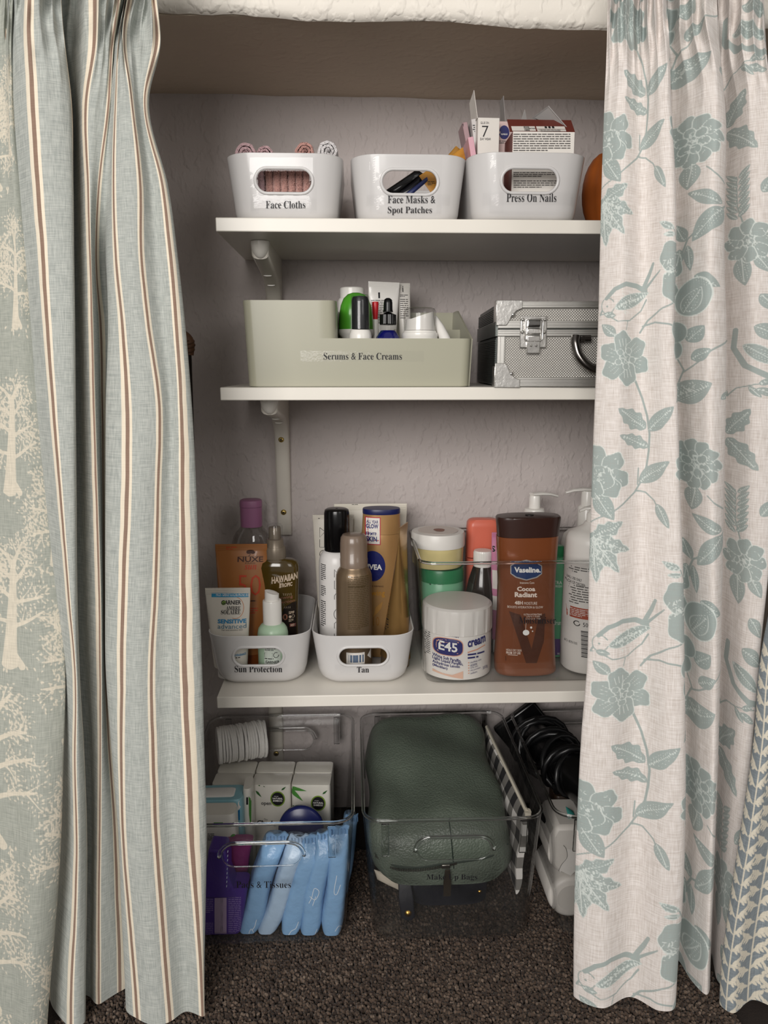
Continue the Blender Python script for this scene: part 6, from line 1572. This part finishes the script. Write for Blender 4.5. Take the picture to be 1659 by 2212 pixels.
wrapped_pad('pale blue wrapped pad, first from the purple packet', 541, 600, 1785, 60, 0.972, PADM, 1, [[(553, 2010), (545, 1995), (540, 2008), (550, 2018)], [(556, 1975), (552, 1990), (546, 1998)]])
wrapped_pad('whitish blue wrapped pad, second from the purple packet', 582, 652, 1788, 58, 0.970, PADW, 2)
wrapped_pad('blue wrapped pad, third from the purple packet', 628, 680, 1788, 60, 0.968, PADM, 3, [[(622, 2014), (630, 2000), (640, 1994), (646, 1980)]])
wrapped_pad('blue wrapped pad with large white swirl, fourth from the purple packet', 668, 706, 1780, 58, 0.966, PADM, 4, [[(670, 1925), (682, 1932), (690, 1915), (680, 1908), (674, 1928), (668, 1940)], [(683, 1925), (676, 1945)], [(680, 2010), (686, 1996)]])
wrapped_pad('blue wrapped pad nearest the right wall of its bin', 720, 734, 1768, 58, 0.964, PADM, 5, [[(728, 1880), (722, 1915), (728, 1920), (736, 1900)], [(724, 2000), (732, 1990), (738, 1998), (732, 2010)]])
wrapped_pad('blue wrapped pad half hidden at the back right of its bin', 738, 762, 1746, 40, 1.045, PADM, 6)

# ---- purple packet with magenta wrappers
PURP = mat('purple_foil_packet', '#4a2f86', 0.32, var=0.08, vscale=30, bump=0.2, bscale=45); MAG = mat('magenta_plastic_wrap', '#7c3764', 0.25, bump=0.6, bscale=60, var=0.15)
Yp = 0.936; xa, xb_ = xat(425, Yp, zi), xat(520, Yp, zi); zt1, zt2 = atY(500, 1922, Yp).z-zi, atY(460, 1812, Yp+0.03).z-zi
pp = thing('pad_packet', 'torn open purple packet at the left front of the pads bin', 'packet', ((xa+xb_)/2, Yp+0.02, zi)); Wp = xb_-xa
lean = 0.16
def sheared(mb, k=lean): mb.v = [(x+z*k, y, z) for x, y, z in mb.v]; return mb
fr_ = sheared(MB().loft([rrect(Wp*0.96, 0.032, 0.008, 0), rrect(Wp, 0.036, 0.009, 0.006), rrect(Wp, 0.036, 0.009, zt1*0.6), rrect(Wp, 0.034, 0.009, zt1)])); fr_.build('pouch', PURP, pp, smooth=50)
sheared(MB().prism([(-Wp/2, zt1*0.8), (Wp*0.30, zt1*0.8), (Wp*0.02, zt1+0.02), (-Wp*0.02, zt2*0.86), (-Wp*0.12, zt2), (-Wp/2, zt2*1.02)], 'y', -0.019, 0.016)).build('torn_flap', PURP, pp, bevel=0.003)
decal(pp, fr_, [('r', (463, 1930, 489, 2030), mat('lilac_strip_print', '#a893ad', 0.4)), ('t', '25:31 41030 553', (476, 1940, 481, 2015), mat('dim_print', '#6b5f70', 0.5), ''), ('fp', (493, 1940, 520, 2020), 20, mat('lilac_print', '#8f7ab0', 0.5), 0.4), ('fp', (444, 1940, 460, 1975), 9, mat('lilac_print', '#8f7ab0', 0.5), 0.4), ('fp', (444, 1995, 460, 2025), 8, mat('lilac_print', '#8f7ab0', 0.5), 0.4)]
      + [('r', (470.5+k*0.0, 1925-k*9, 472.5, 1929-k*9), SW) for k in range(0)], Yp, 'lettering', 0.0006)
dl = MB()
for k in range(9):
    x = Wp*0.02+0.002; z = zt1+0.004+k*0.0065; dl.box(Wp*0.02-0.0003-k*0.0006, Wp*0.02+0.0005-k*0.0006, -0.0200, -0.0194, z, z+0.003)
o = sheared(dl).build('perforation', SW, pp); o['kind'] = 'stuff'
for i, (px, pyt, wq, Yq, hq) in enumerate(((520, 1832, 62, 0.965, 0), (524, 1838, 56, 0.985, 0))):
    zt_ = atY(px, pyt, Yq).z-zi; rg = random.Random(40+i)
    t = thing('magenta_pad', ('magenta wrapped pad sticking out of the purple packet', 'second magenta wrapped pad behind the first in the purple packet')[i], 'pad', (xat(500, Yq, zi)-0.004, Yq+0.024, zi), group='magenta wrapped pads')
    W_ = wq*0.0006; mb = MB().loft([sell(W_*(0.96+0.06*math.sin(k*9+i)), 0.016, zt_*k, 3.2, 32, cx=zt_*k*0.14+0.001*math.sin(k*14)) for k in np.linspace(0, 1, 14)])
    mb.build('wrapper', MAG, t, smooth=70)
te = MB().prism([(0, 0), (0.05, 0), (0.05, 0.12), (0.0, 0.125)], 'y', 0, 0.018)
t = tag(te.build('teal_packet', mat('teal_packet_plastic', '#3d8f93', 0.3, bump=0.3, bscale=50), loc=(xat(418, 1.0, zi), 1.005, zi), bevel=0.004), 'teal packet edge beside the striped curtain, behind purple packet', 'packet')

# ---- tissues
TIS = mat('tissue_pack_film', '#d8d4ca', 0.28, bump=0.25, bscale=45, var=0.04, coat=0.3); LEAF = mat('bamboo_green_print', '#4c8a3c', 0.45); DKL = mat('dark_leaf_print', '#2f5f2c', 0.45)
YT = 1.085; ztis = atY(632, 1694, YT).z; mult = thing('tissue_multipack', 'clear wrapped block of bamboo tissue packs in pads bin', 'tissues', (xat(590, YT, zi), YT, zi), rotz=-0.05)
Wt = wpx(548, 633, 1700, YT); Dt = 0.036; Ht = ztis-zi; packs = {}
for r in range(2):
    for c in range(3):
        cx = (c-1)*Wt*1.02; mb = MB(); y0 = r*(Dt+0.0008)
        mb.loft([rrect(Wt*0.98, Dt*0.96, 0.004, 0, 4, cx, y0+Dt/2), rrect(Wt, Dt, 0.005, 0.004, 4, cx, y0+Dt/2), rrect(Wt, Dt, 0.005, Ht-0.004, 4, cx, y0+Dt/2), rrect(Wt*0.985, Dt*0.95, 0.005, Ht-0.0008, 4, cx, y0+Dt/2), rrect(Wt*0.9, Dt*0.7, 0.005, Ht, 4, cx, y0+Dt/2)])
        mb.build('tissue_pack', TIS, mult, smooth=50); packs[(r, c)] = mb
LIME = mat('lime_ring_print', '#7c9a3a', 0.45)
def pack_print(mb, dx, dy, openx, leaves):
    its = [('d', (600+dx, 1725+dy, 16, 16.5), LIME), ('d', (600+dx, 1725+dy, 13.5, 14), INK), ('fp', (592+dx, 1719+dy, 608+dx, 1721+dy), 1, WHITE_INK), ('t', 'NATURAL', (589+dx, 1722+dy, 611+dx, 1726+dy), WHITE_INK, 'b'), ('t', 'BAMBOO', (590+dx, 1727+dy, 610+dx, 1731+dy), WHITE_INK, 'b'),
           ('t', 'open', (openx, 1733+dy, openx+22, 1741+dy), INKG, 'b')]
    for b_, t_, w_ in leaves:
        b_, t_ = np.array(b_, float), np.array(t_, float); d = t_-b_; n_ = np.array([-d[1], d[0]])/np.hypot(*d); its.append(('p', [tuple(b_), tuple(b_+d*0.35+n_*w_), tuple(b_+d*0.7+n_*w_*0.6), tuple(t_), tuple(b_+d*0.6-n_*w_*0.7), tuple(b_+d*0.3-n_*w_)], LEAF if w_ > 3 else DKL))
    decal(mult, mb, its, YT, 'lettering', 0.0006)
pack_print(packs[(0, 1)], 0, 0, 564, [((550, 1692), (573, 1700), 3), ((552, 1708), (565, 1722), 2.5), ((608, 1706), (618, 1698), 2)])
pack_print(packs[(0, 2)], 88, 7, 653, [((623, 1700), (655, 1728), 5), ((624, 1699), (663, 1706), 4), ((621, 1745), (636, 1738), 3), ((622, 1737), (630, 1726), 2.5), ((697, 1712), (708, 1703), 2)])
decal(mult, packs[(0, 1)], [('t', 'The', (570, 1768, 578, 1772), INKG, ''), ('t', 'Cheeky', (555, 1772, 600, 1784), INK, 'B')], YT, 'lettering', 0.0008)

def flat_pack(name, label, px0, px1, py_f, Yf, D, m, items=(), yd=None, cat='packet', h_extra=0.0, rotz=0.0, zb=None, group=None):
    zb = zi if zb is None else zb; zt_ = atY((px0+px1)/2, py_f, Yf).z; W = wpx(px0, px1, py_f, Yf)
    t = thing(name, label, cat, (xat((px0+px1)/2, Yf, zb), Yf+D/2, zb), rotz, group); H = zt_-zb
    mb = MB().loft([rrect(W*0.97, D*0.93, 0.006, 0), rrect(W, D, 0.008, 0.005), rrect(W*1.01, D, 0.008, H*0.5), rrect(W, D, 0.008, H-0.005), rrect(W*0.96, D*0.9, 0.007, H)]); mb.build('pack', m, t, smooth=55)
    if items: decal(t, mb, list(items), Yf, 'lettering', 0.0006)
    return t, mb
TEAL = mat('teal_wipes_film', '#86b3bd', 0.25, bump=0.3, bscale=50, var=0.08); BLU = mat('strong_blue_print', '#1d6ea0', 0.35)
t, mb = flat_pack('wipes_pack', 'teal and white wipes pack with blue panel, left in pads bin', 400, 531, 1730, 1.03, 0.045, TEAL, [('r', (512, 1750, 530, 1772), BLU), ('p', [(514, 1735), (518, 1728), (520, 1745), (513, 1752)], M_CARD)])
MB().loft([rrect(0.07, 0.026, 0.005, 0), rrect(0.066, 0.022, 0.005, 0.0015)]).build('white_lid', M_WPL2, t, loc=(-0.004, 0.0, atY(465, 1730, 1.03).z-zi))
t, mb = flat_pack('tissue_pack', 'single white tissue pack with green leaf print beside striped curtain', 400, 517, 1762, 0.992, 0.034, TIS, [('r', (447, 1779, 459, 1786), DKL), ('r', (462, 1776, 482, 1786), LEAF), ('r', (486, 1778, 505, 1786), DKL), ('fp', (449, 1800, 463, 1816), 5, INK), ('d', (503, 1812, 6, 10), LEAF)])
t, mb = flat_pack('tissue_pack', 'slim white pack with green stripe right of the wipes', 531, 549, 1706, 1.045, 0.04, TIS, [('p', [(537, 1720), (543, 1730), (545, 1755), (541, 1785), (538, 1760)], LEAF), ('r', (532, 1722, 536, 1738), INK)])
# navy dish
p = atY(651, 1800, 1.035); dish = thing('navy_dish', 'navy blue round dish standing in front of the tissues', 'dish', (p.x, p.y, zi), rot=(0, 0, 0)); Rd = wpx(603, 700, 1800, 1.035)/2
NVD = mat('navy_gloss_plastic', '#1c2258', 0.25, var=0.04)
zc_ = max(Rd+0.001, atY(651, 1742, 1.035).z-zi-Rd)
mb = MB().lathe([(0.001, 0.004), (Rd*0.82, 0.004), (Rd*0.88, 0.0), (Rd*0.94, -0.002), (Rd, 0.0), (Rd, 0.006), (Rd*0.9, 0.009), (0.001, 0.009)], 56).xf(Matrix.Translation((0, 0, zc_)) @ Matrix.Rotation(math.radians(80), 4, 'X')); mb.v = [(x, y, z) for x, y, z in mb.v]
mb.build('dish', NVD, dish, smooth=50)
MB().box(-Rd*0.35, Rd*0.35, -0.006, 0.020, 0, max(0.002, zc_-Rd*0.93)).build('stand', NVD, dish, bevel=0.003)
# cotton pads
YCt = 1.165; xm0, xm1 = atY(470, 1610, YCt).x, atY(575, 1610, YCt).x; Rc = 0.030; zt_ = ztis+0.0005
ctn = thing('cotton_pad_stack', 'roll of white cotton pads lying behind the tissues', 'cotton pads', ((xm0+xm1)/2, YCt, zt_), rotz=0.3); COT = mat('white_cotton', '#e9e6e1', 0.95, bump=0.5, bscale=500, var=0.04, sheen=0.4)
npad = 22; Lc = xm1-xm0; rg = random.Random(3)
for i in range(npad):
    x = -Lc/2+Lc*(i+0.5)/npad; h = Lc/npad*0.52; rr_ = Rc*rg.uniform(0.97, 1.0); dz = rg.uniform(-.0012, .0012)+(0.006*math.exp(-((i-9)/3.0)**2))*0
    MB().lathe([(rr_*0.97, -h), (rr_, -h*0.4), (rr_, h*0.4), (rr_*0.97, h)], 36).xf(Matrix.Translation((x, 0, Rc+dz)) @ Matrix.Rotation(math.radians(rg.uniform(-6, 6)), 4, 'Z') @ Matrix.Rotation(math.radians(90), 4, 'Y')).build('cotton_pad', COT, ctn, smooth=50)

# ------------------------------------------------------------------ middle bin
LEA = bpy.data.materials.new('green_pebbled_leather'); _t = nt_of(LEA); _N, _L = _t.nodes, _t.links; _b = _N['Principled BSDF']
_tc = _N.new('ShaderNodeTexCoord'); _v = _N.new('ShaderNodeTexVoronoi'); _v.inputs['Scale'].default_value = 420; _v.feature = 'SMOOTH_F1'; _L.new(_tc.outputs['Object'], _v.inputs['Vector'])
_n = _N.new('ShaderNodeTexNoise'); _n.inputs['Scale'].default_value = 14; _L.new(_tc.outputs['Object'], _n.inputs['Vector'])
_m = _N.new('ShaderNodeMix'); _m.data_type = 'RGBA'; _m.inputs[6].default_value = lin('#474f46'); _m.inputs[7].default_value = lin('#646e62'); _L.new(_n.outputs['Fac'], _m.inputs[0]); _L.new(_m.outputs[2], _b.inputs['Base Color'])
_bp = _N.new('ShaderNodeBump'); _bp.inputs['Strength'].default_value = 0.85; _bp.inputs['Distance'].default_value = 0.0011; _bp.invert = True; _L.new(_v.outputs['Distance'], _bp.inputs['Height']); _L.new(_bp.outputs[0], _b.inputs['Normal'])
_b.inputs['Roughness'].default_value = 0.42
YB0, YB1 = 0.942, 1.222
xl0, xr0 = atY(798, 1770, 0.96).x, atY(1110, 1770, 0.96).x
zbot = atY(960, 1898, 0.955).z
bag = thing('leather_wash_bag', 'green pebbled leather wash bag with zip, lying in the middle bin', 'bag', ((xl0+xr0)/2, (YB0+YB1)/2, zbot)); Wg = xr0-xl0; Dg = YB1-YB0
ztf, ztb = atY(960, 1772, 0.962).z-zbot, atY(940, 1538, 1.19).z-zbot
rings = []; nb = 64; nk = 26
for i in range(nk+1):
    k = i/nk; y = -Dg/2+Dg*k
    e = 1.0
    if k < 0.10: e = 0.80+0.20*math.sin(math.pi/2*k/0.10)
    if k > 0.88: e = 0.72+0.28*math.cos(math.pi/2*(k-0.88)/0.12)
    top = ztf+(ztb-ztf)*k; h = top*(0.86+0.14*min(1, k/0.10)) if k < 0.10 else top
    if k > 0.88: h = top*(0.75+0.25*math.cos(math.pi/2*(k-0.88)/0.12))
    w_ = Wg*e*(1-0.03*k); r = []
    for j in range(nb):
        a = 2*math.pi*j/nb; c, s = math.cos(a), math.sin(a)
        x = w_/2*math.copysign(abs(c)**0.42, c); z = h/2+h/2*math.copysign(abs(s)**0.55, s)
        if s > 0: z += 0.004*math.sin(x*40+k*5)*(1-abs(x)/(w_/2))+0.003*math.sin(k*14+x*22)
        dent = math.exp(-((x+Wg*0.22)/0.025)**2-((k-0.25)/0.16)**2)
        if s > 0: z -= 0.010*dent
        x += 0.003*math.sin(k*9+z*60)+(0.012*(k-0.3) if False else 0)
        r.append((x-0.003*k, y, z))
    rings.append(r)
bm_ = MB().loft(rings); bm_.build('body', LEA, bag, smooth=80)
# seam, zip and puller across the front
bvb = bm_.bvh()
def on_bag(px, py, Y=0.945):
    q = atY(px, py, Y)-Vector(bag.location); h = bvb.ray_cast(Vector((q.x, -1, q.z)), Vector((0, 1, 0)))
    return (h[0].x, h[0].y, h[0].z) if h[0] else (q.x, -Dg/2, q.z)
DKS = mat('dark_green_seam', '#232e27', 0.6); MET = mat('gunmetal_zip', '#8a8780', 0.3, metal=1.0)
MB().tube([on_bag(972+k*0.6, 1782+k*7) for k in range(14)], 0.0009, 6).build('front_seam', DKS, bag)
MB().tube(smoothpath([on_bag(x, y) for x, y in ((810, 1852), (850, 1866), (900, 1871), (950, 1864), (1000, 1858), (1060, 1846), (1100, 1832))], 4), 0.0016, 6).build('zip_tape', DKS, bag)
zp = smoothpath([on_bag(x, y) for x, y in ((812, 1858), (850, 1872), (900, 1876), (950, 1869), (985, 1861))], 14); zt2 = MB()
for i, q in enumerate(zp):
    zt2.box(q[0]-0.0006, q[0]+0.0006, q[1]-0.0016, q[1], q[2]-0.0018, q[2]+0.0018)
o = zt2.build('zip_teeth', MET, bag); o['kind'] = 'stuff'
q = on_bag(962, 1866); MB().box(q[0]-0.006, q[0]+0.006, q[1]-0.004, q[1], q[2]-0.003, q[2]+0.003).build('zip_slider', MET, bag, bevel=0.001)
q2 = on_bag(965, 1890); pu = MB().loft([rrect(0.010, 0.0016, 0.0008, 0), rrect(0.011, 0.0018, 0.0008, 0.02), rrect(0.007, 0.0016, 0.0008, 0.040)]); pu.build('zip_puller', mat('dark_bronze_puller', '#4b4238', 0.35, metal=0.7), bag, loc=(q[0]+0.002, q[1]-0.006, q[2]-0.043))

# navy bag underneath
NBL = mat('navy_soft_leather', '#12131c', 0.55, bump=0.3, bscale=120, var=0.15)
xn0, xn1 = xat(862, 1.0, 0.06), xat(1068, 1.0, 0.06); nbh = zbot-zi-0.001
nbag = thing('navy_bag', 'navy black soft bag under the green wash bag', 'bag', ((xn0+xn1)/2, 1.10, zi)); rings = []
for k in np.linspace(0, 1, 12):
    e = math.sin(math.pi*min(max(k, 0.06), 0.94))**0.22; rings.append([( (xn1-xn0)/2*1.1*e*math.copysign(abs(math.cos(a))**0.5, math.cos(a)), -0.130+0.24*k, nbh*0.52+nbh*0.48*e*math.copysign(abs(math.sin(a))**0.6, math.sin(a))*(1.0 if math.sin(a) > 0 else 1.0)) for a in np.linspace(0, 2*math.pi, 40, endpoint=False)])
nb2 = MB().loft(rings); nb2.build('body', NBL, nbag, smooth=80)
MB().box(-(xn1-xn0)*0.3, (xn1-xn0)*0.3, -0.06, 0.09, 0.0, nbh*0.4).build('lower_fold', NBL, nbag, bevel=0.01)
tb0 = Vector(((xat(877, 0.958, 0.06)-nbag.location.x), 0.958-1.10, 0)); GLD = mat('gold_stud_metal', '#b8904a', 0.25, metal=1.0)
zt_a, zt_b = atY(880, 1925, 0.958).z-zi, atY(880, 1993, 0.958).z-zi
tab = MB().loft([rrect(0.010, 0.004, 0.0018, max(zt_b, 0.001), 4, tb0.x+0.004, tb0.y), rrect(0.020, 0.0045, 0.002, zt_b+0.010, 4, tb0.x+0.003, tb0.y), rrect(0.021, 0.0045, 0.002, zt_a-0.01, 4, tb0.x, tb0.y+0.003), rrect(0.018, 0.006, 0.002, zt_a+0.006, 4, tb0.x-0.001, tb0.y+0.012)])
tabo = tab.build('strap_tab', NBL, nbag, smooth=60)
MB().lathe([(0.0001, 0.003), (0.0035, 0.0022), (0.0052, 0.0)], 20, cap0=False).xf(Matrix.Translation((tb0.x+0.003, tb0.y-0.002, zt_b+0.016)) @ Matrix.Rotation(math.radians(90), 4, 'X')).build('gold_stud', GLD, tabo, smooth=60)
q = atY(1036, 1926, 0.968)-Vector(nbag.location)
MB().lathe([(0.0001, 0.002), (0.002, 0.0016), (0.003, 0.0)], 16, cap0=False).xf(Matrix.Translation((q.x, q.y, q.z)) @ Matrix.Rotation(math.radians(90), 4, 'X')).build('gold_rivet', GLD, nbag, smooth=60)
q = [atY(*p_, 0.985) for p_ in ((808, 1880), (848, 1896), (862, 1925), (820, 1905))]
sachet('cream fabric edge poking out left below the wash bag', mat('cream_canvas', '#c9bfae', 0.9, bump=0.3), (808, 1878), (862, 1896), (866, 1925), (815, 1900), 0.010, (0.995,)*4, cat='fabric', name='cream_fabric_pouch')

# gingham pouch standing along the right wall
def gingham():
    m = bpy.data.materials.new('black_white_gingham'); t = nt_of(m); N, L = t.nodes, t.links; b = N['Principled BSDF']
    tc = N.new('ShaderNodeTexCoord'); sp = N.new('ShaderNodeSeparateXYZ'); L.new(tc.outputs['Object'], sp.inputs[0])
    def band(sock, per, off=0.0):
        a = N.new('ShaderNodeMath'); a.operation = 'MULTIPLY_ADD'; a.inputs[1].default_value = 1/per; a.inputs[2].default_value = 40+off; L.new(sock, a.inputs[0])
        f = N.new('ShaderNodeMath'); f.operation = 'FRACT'; L.new(a.outputs[0], f.inputs[0]); g = N.new('ShaderNodeMath'); g.operation = 'GREATER_THAN'; g.inputs[1].default_value = 0.5; L.new(f.outputs[0], g.inputs[0]); return g.outputs[0]
    u, v = band(sp.outputs[1], 0.034), band(sp.outputs[2], 0.034, 0.3)
    s = N.new('ShaderNodeMath'); s.operation = 'ADD'; L.new(u, s.inputs[0]); L.new(v, s.inputs[1]); d = N.new('ShaderNodeMath'); d.operation = 'MULTIPLY'; d.inputs[1].default_value = 0.5; L.new(s.outputs[0], d.inputs[0])
    r = N.new('ShaderNodeValToRGB'); r.color_ramp.interpolation = 'CONSTANT'; e = r.color_ramp.elements; e[0].color = lin('#d8d4cf'); e[1].position = 0.9; e[1].color = lin('#232223'); q = e.new(0.4); q.color = lin('#77746f'); L.new(d.outputs[0], r.inputs[0])
    L.new(r.outputs[0], b.inputs['Base Color']); b.inputs['Roughness'].default_value = 0.9; return m
GIN = gingham()
xg = atY(1128, 1780, 0.962).x; gz = atY(1105, 1925, 0.962).z; gin = thing('gingham_pouch', 'black and white gingham pouch with cream zip beside wash bag', 'pouch', (xg, 1.08, gz))
gh = atY(1138, 1752, 0.962).z-gz; Lg = 0.25; rings = []
for k in np.linspace(0, 1, 22):
    y = -Lg/2+Lg*k; w_ = 0.020*math.sin(math.pi*min(max(k, 0.05), 0.95))**0.4; top = gh+0.006*k; bot = 0.02*k; r = []
    for a in np.linspace(0, 2*math.pi, 28, endpoint=False):
        c, s = math.cos(a), math.sin(a); z = (top+bot)/2+(top-bot)/2*math.copysign(abs(s)**0.7, s); xw = w_/2*math.copysign(abs(c)**0.8, c)*(1-0.35*max(0, s)**2)
        r.append((xw+(z/gh)*0.010-0.014*k+0.0016*math.sin(z*90+k*8)-0.006, y, z))
    rings.append(r)
MB().loft(rings).build('pouch', GIN, gin, smooth=80)
ZPT = mat('cream_zip_tape', '#cfc7b6', 0.7)
MB().tube([(0.010-0.014*k-0.006+0.001, -Lg/2+0.004+(Lg-0.008)*k, gh+0.006*k+0.001) for k in np.linspace(0, 1, 16)], 0.0032, 8).build('zip_tape', ZPT, gin, smooth=60)
MB().tube([(0.010-0.014*k-0.006+0.001, -Lg/2+0.008+(Lg-0.016)*k, gh+0.006*k+0.0042) for k in np.linspace(0, 1, 16)], 0.0011, 6).build('zip_teeth', mat('grey_zip_teeth', '#8f8a80', 0.4), gin, smooth=60)
MB().loft([rrect(0.009, 0.010, 0.003, gh-0.006, 4, 0.006, -Lg/2+0.002), rrect(0.009, 0.012, 0.003, gh+0.003, 4, 0.006, -Lg/2+0.003)]).build('zip_end', ZPT, gin, smooth=40)

# ------------------------------------------------------------------ right bin
BLKD = mat('black_dryer_plastic', '#0b0b0c', 0.25, var=0.05); CORD = mat('black_rubber_cord', '#101011', 0.35)
A, B = atY(1150, 1590, 1.19), atY(1262, 1690, 1.02)
dr = thing('hair_dryer', 'black hair dryer wrapped in its cord in the right bin', 'hair dryer', ((A.x+B.x)/2, (A.y+B.y)/2, B.z-0.03)); O = Vector(dr.location); ax = (B-A).normalized(); sd_ = ax.cross(Vector((0, 0, 1))).normalized(); up_ = sd_.cross(ax)
MB().tube([A-ax*0.05-O, A-O, (A+B)/2-O, B-O, B+ax*0.05-O], [0.018, 0.026, 0.030, 0.032, 0.028], 28).build('barrel', BLKD, dr, smooth=60)
MB().box(-0.03, 0.03, -0.008, 0.008, -0.04, 0.045).xf(Matrix.Translation(A-ax*0.03-O+Vector((-0.005, 0, 0.004))) @ Matrix.Rotation(0.9, 4, 'Y')).build('nozzle', BLKD, dr, bevel=0.004)
rg = random.Random(12); cp = []
for i in range(9*18):
    k = i/(9*18); a = 2*math.pi*i/18; r = 0.038+0.006*math.sin(k*13)+0.003*math.sin(a*2+k*5); c = A.lerp(B, 0.12+0.80*(0.5-0.5*math.cos(k*math.pi*3))*0.9)
    cp.append(c+sd_*r*math.cos(a)+up_*r*math.sin(a)+ax*0.012*math.sin(a+k*7)-O)
MB().tube(cp, 0.0042, 8).build('cord', CORD, dr, smooth=80)
MB().tube(smoothpath([tuple(q) for q in (cp[0], cp[0]+Vector((0.0, -0.05, -0.02)), B-O+Vector((-0.06, -0.03, -0.045)), B-O+Vector((0.0, -0.05, -0.055)))], 8), 0.0040, 8).build('cord_end', CORD, dr, smooth=80)
sachet('yellow packet with teal corner under the hair dryer', mat('yellow_packet', '#b98a28', 0.35, var=0.25, vscale=25), (1208, 1722), (1290, 1700), (1290, 1780), (1235, 1775), 0.006, (1.04, 1.06, 1.0, 0.985))
sachet('small teal sachet lying beside the yellow packet', mat('teal_sachet', '#3a8b84', 0.35), (1222, 1742), (1238, 1752), (1246, 1772), (1228, 1768), 0.004, (0.99, 0.99, 0.975, 0.975))
t, mb = flat_pack('brown_box', 'dark brown printed box standing behind the white rolls', 1190, 1232, 1722, 1.03, 0.04, mat('dark_brown_carton', '#2e2118', 0.4, var=0.1), [('t', 'DC', (1192, 1730, 1212, 1742), mat('dull_gold_print', '#6d5430', 0.4), 'b')], cat='box')
WR = mat('white_matt_plastic', '#cfcac3', 0.45, var=0.02)
p = atY(1234, 1940, 0.952); R1 = wpx(1186, 1284, 1938, 0.952)/2; roll = thing('white_roll', 'lower white roll facing the front of the right bin', 'roll', (p.x, 0.99, zi))
zr_ = max(R1, p.z-zi)
MB().lathe([(R1*0.80, -0.038), (R1*0.93, -0.036), (R1, -0.030), (R1, 0.05), (R1*0.9, 0.052)], 48).xf(Matrix.Translation((0, 0, zr_)) @ Matrix.Rotation(math.radians(-90), 4, 'X')).build('roll', WR, roll, smooth=50)
MB().lathe([(R1*0.62, -0.0386), (R1*0.60, -0.0375), (0.001, -0.0375)], 40).xf(Matrix.Translation((0, 0, zr_)) @ Matrix.Rotation(math.radians(-90), 4, 'X')).build('end_disc', mat('white_matt_disc', '#c4bfb8', 0.5, var=0.02), roll, smooth=50)
zk = zi+zr_+R1; zt_ = atY(1230, 1782, 0.96).z; Hb_ = max(0.05, zt_-zk)
up2 = thing('white_bottle', 'upper white rounded bottle with torn label, above the lower roll', 'bottle', (p.x-0.001, 0.99, zk))
pl = [(R1*math.cos(a), R1*0.95+R1*math.sin(a)*0.95) for a in np.linspace(math.pi, 2*math.pi, 16)]+[(R1*0.95, Hb_*0.8), (R1*0.72, Hb_), (-R1*0.72, Hb_), (-R1*0.95, Hb_*0.8)]
ub = MB().prism(pl, 'y', -0.034, 0.04); ub.build('body', WR, up2, bevel=0.006)
decal(up2, ub, [('p', [(1207, 1878), (1214, 1862), (1226, 1848), (1224, 1832), (1240, 1834), (1250, 1850), (1250, 1872), (1232, 1890), (1216, 1892)], mat('white_paper_label', '#dcd8d2', 0.6))], 0.957, 'torn_label', 0.0008)
decal(up2, ub, [('l', smoothpath([(1204, 1884), (1212, 1866), (1224, 1850), (1222, 1832), (1216, 1824)], 4), 0.9, INKG), ('l', [(1208, 1890), (1218, 1893), (1250, 1872)], 0.9, INKG)], 0.957, 'lettering', 0.0012)
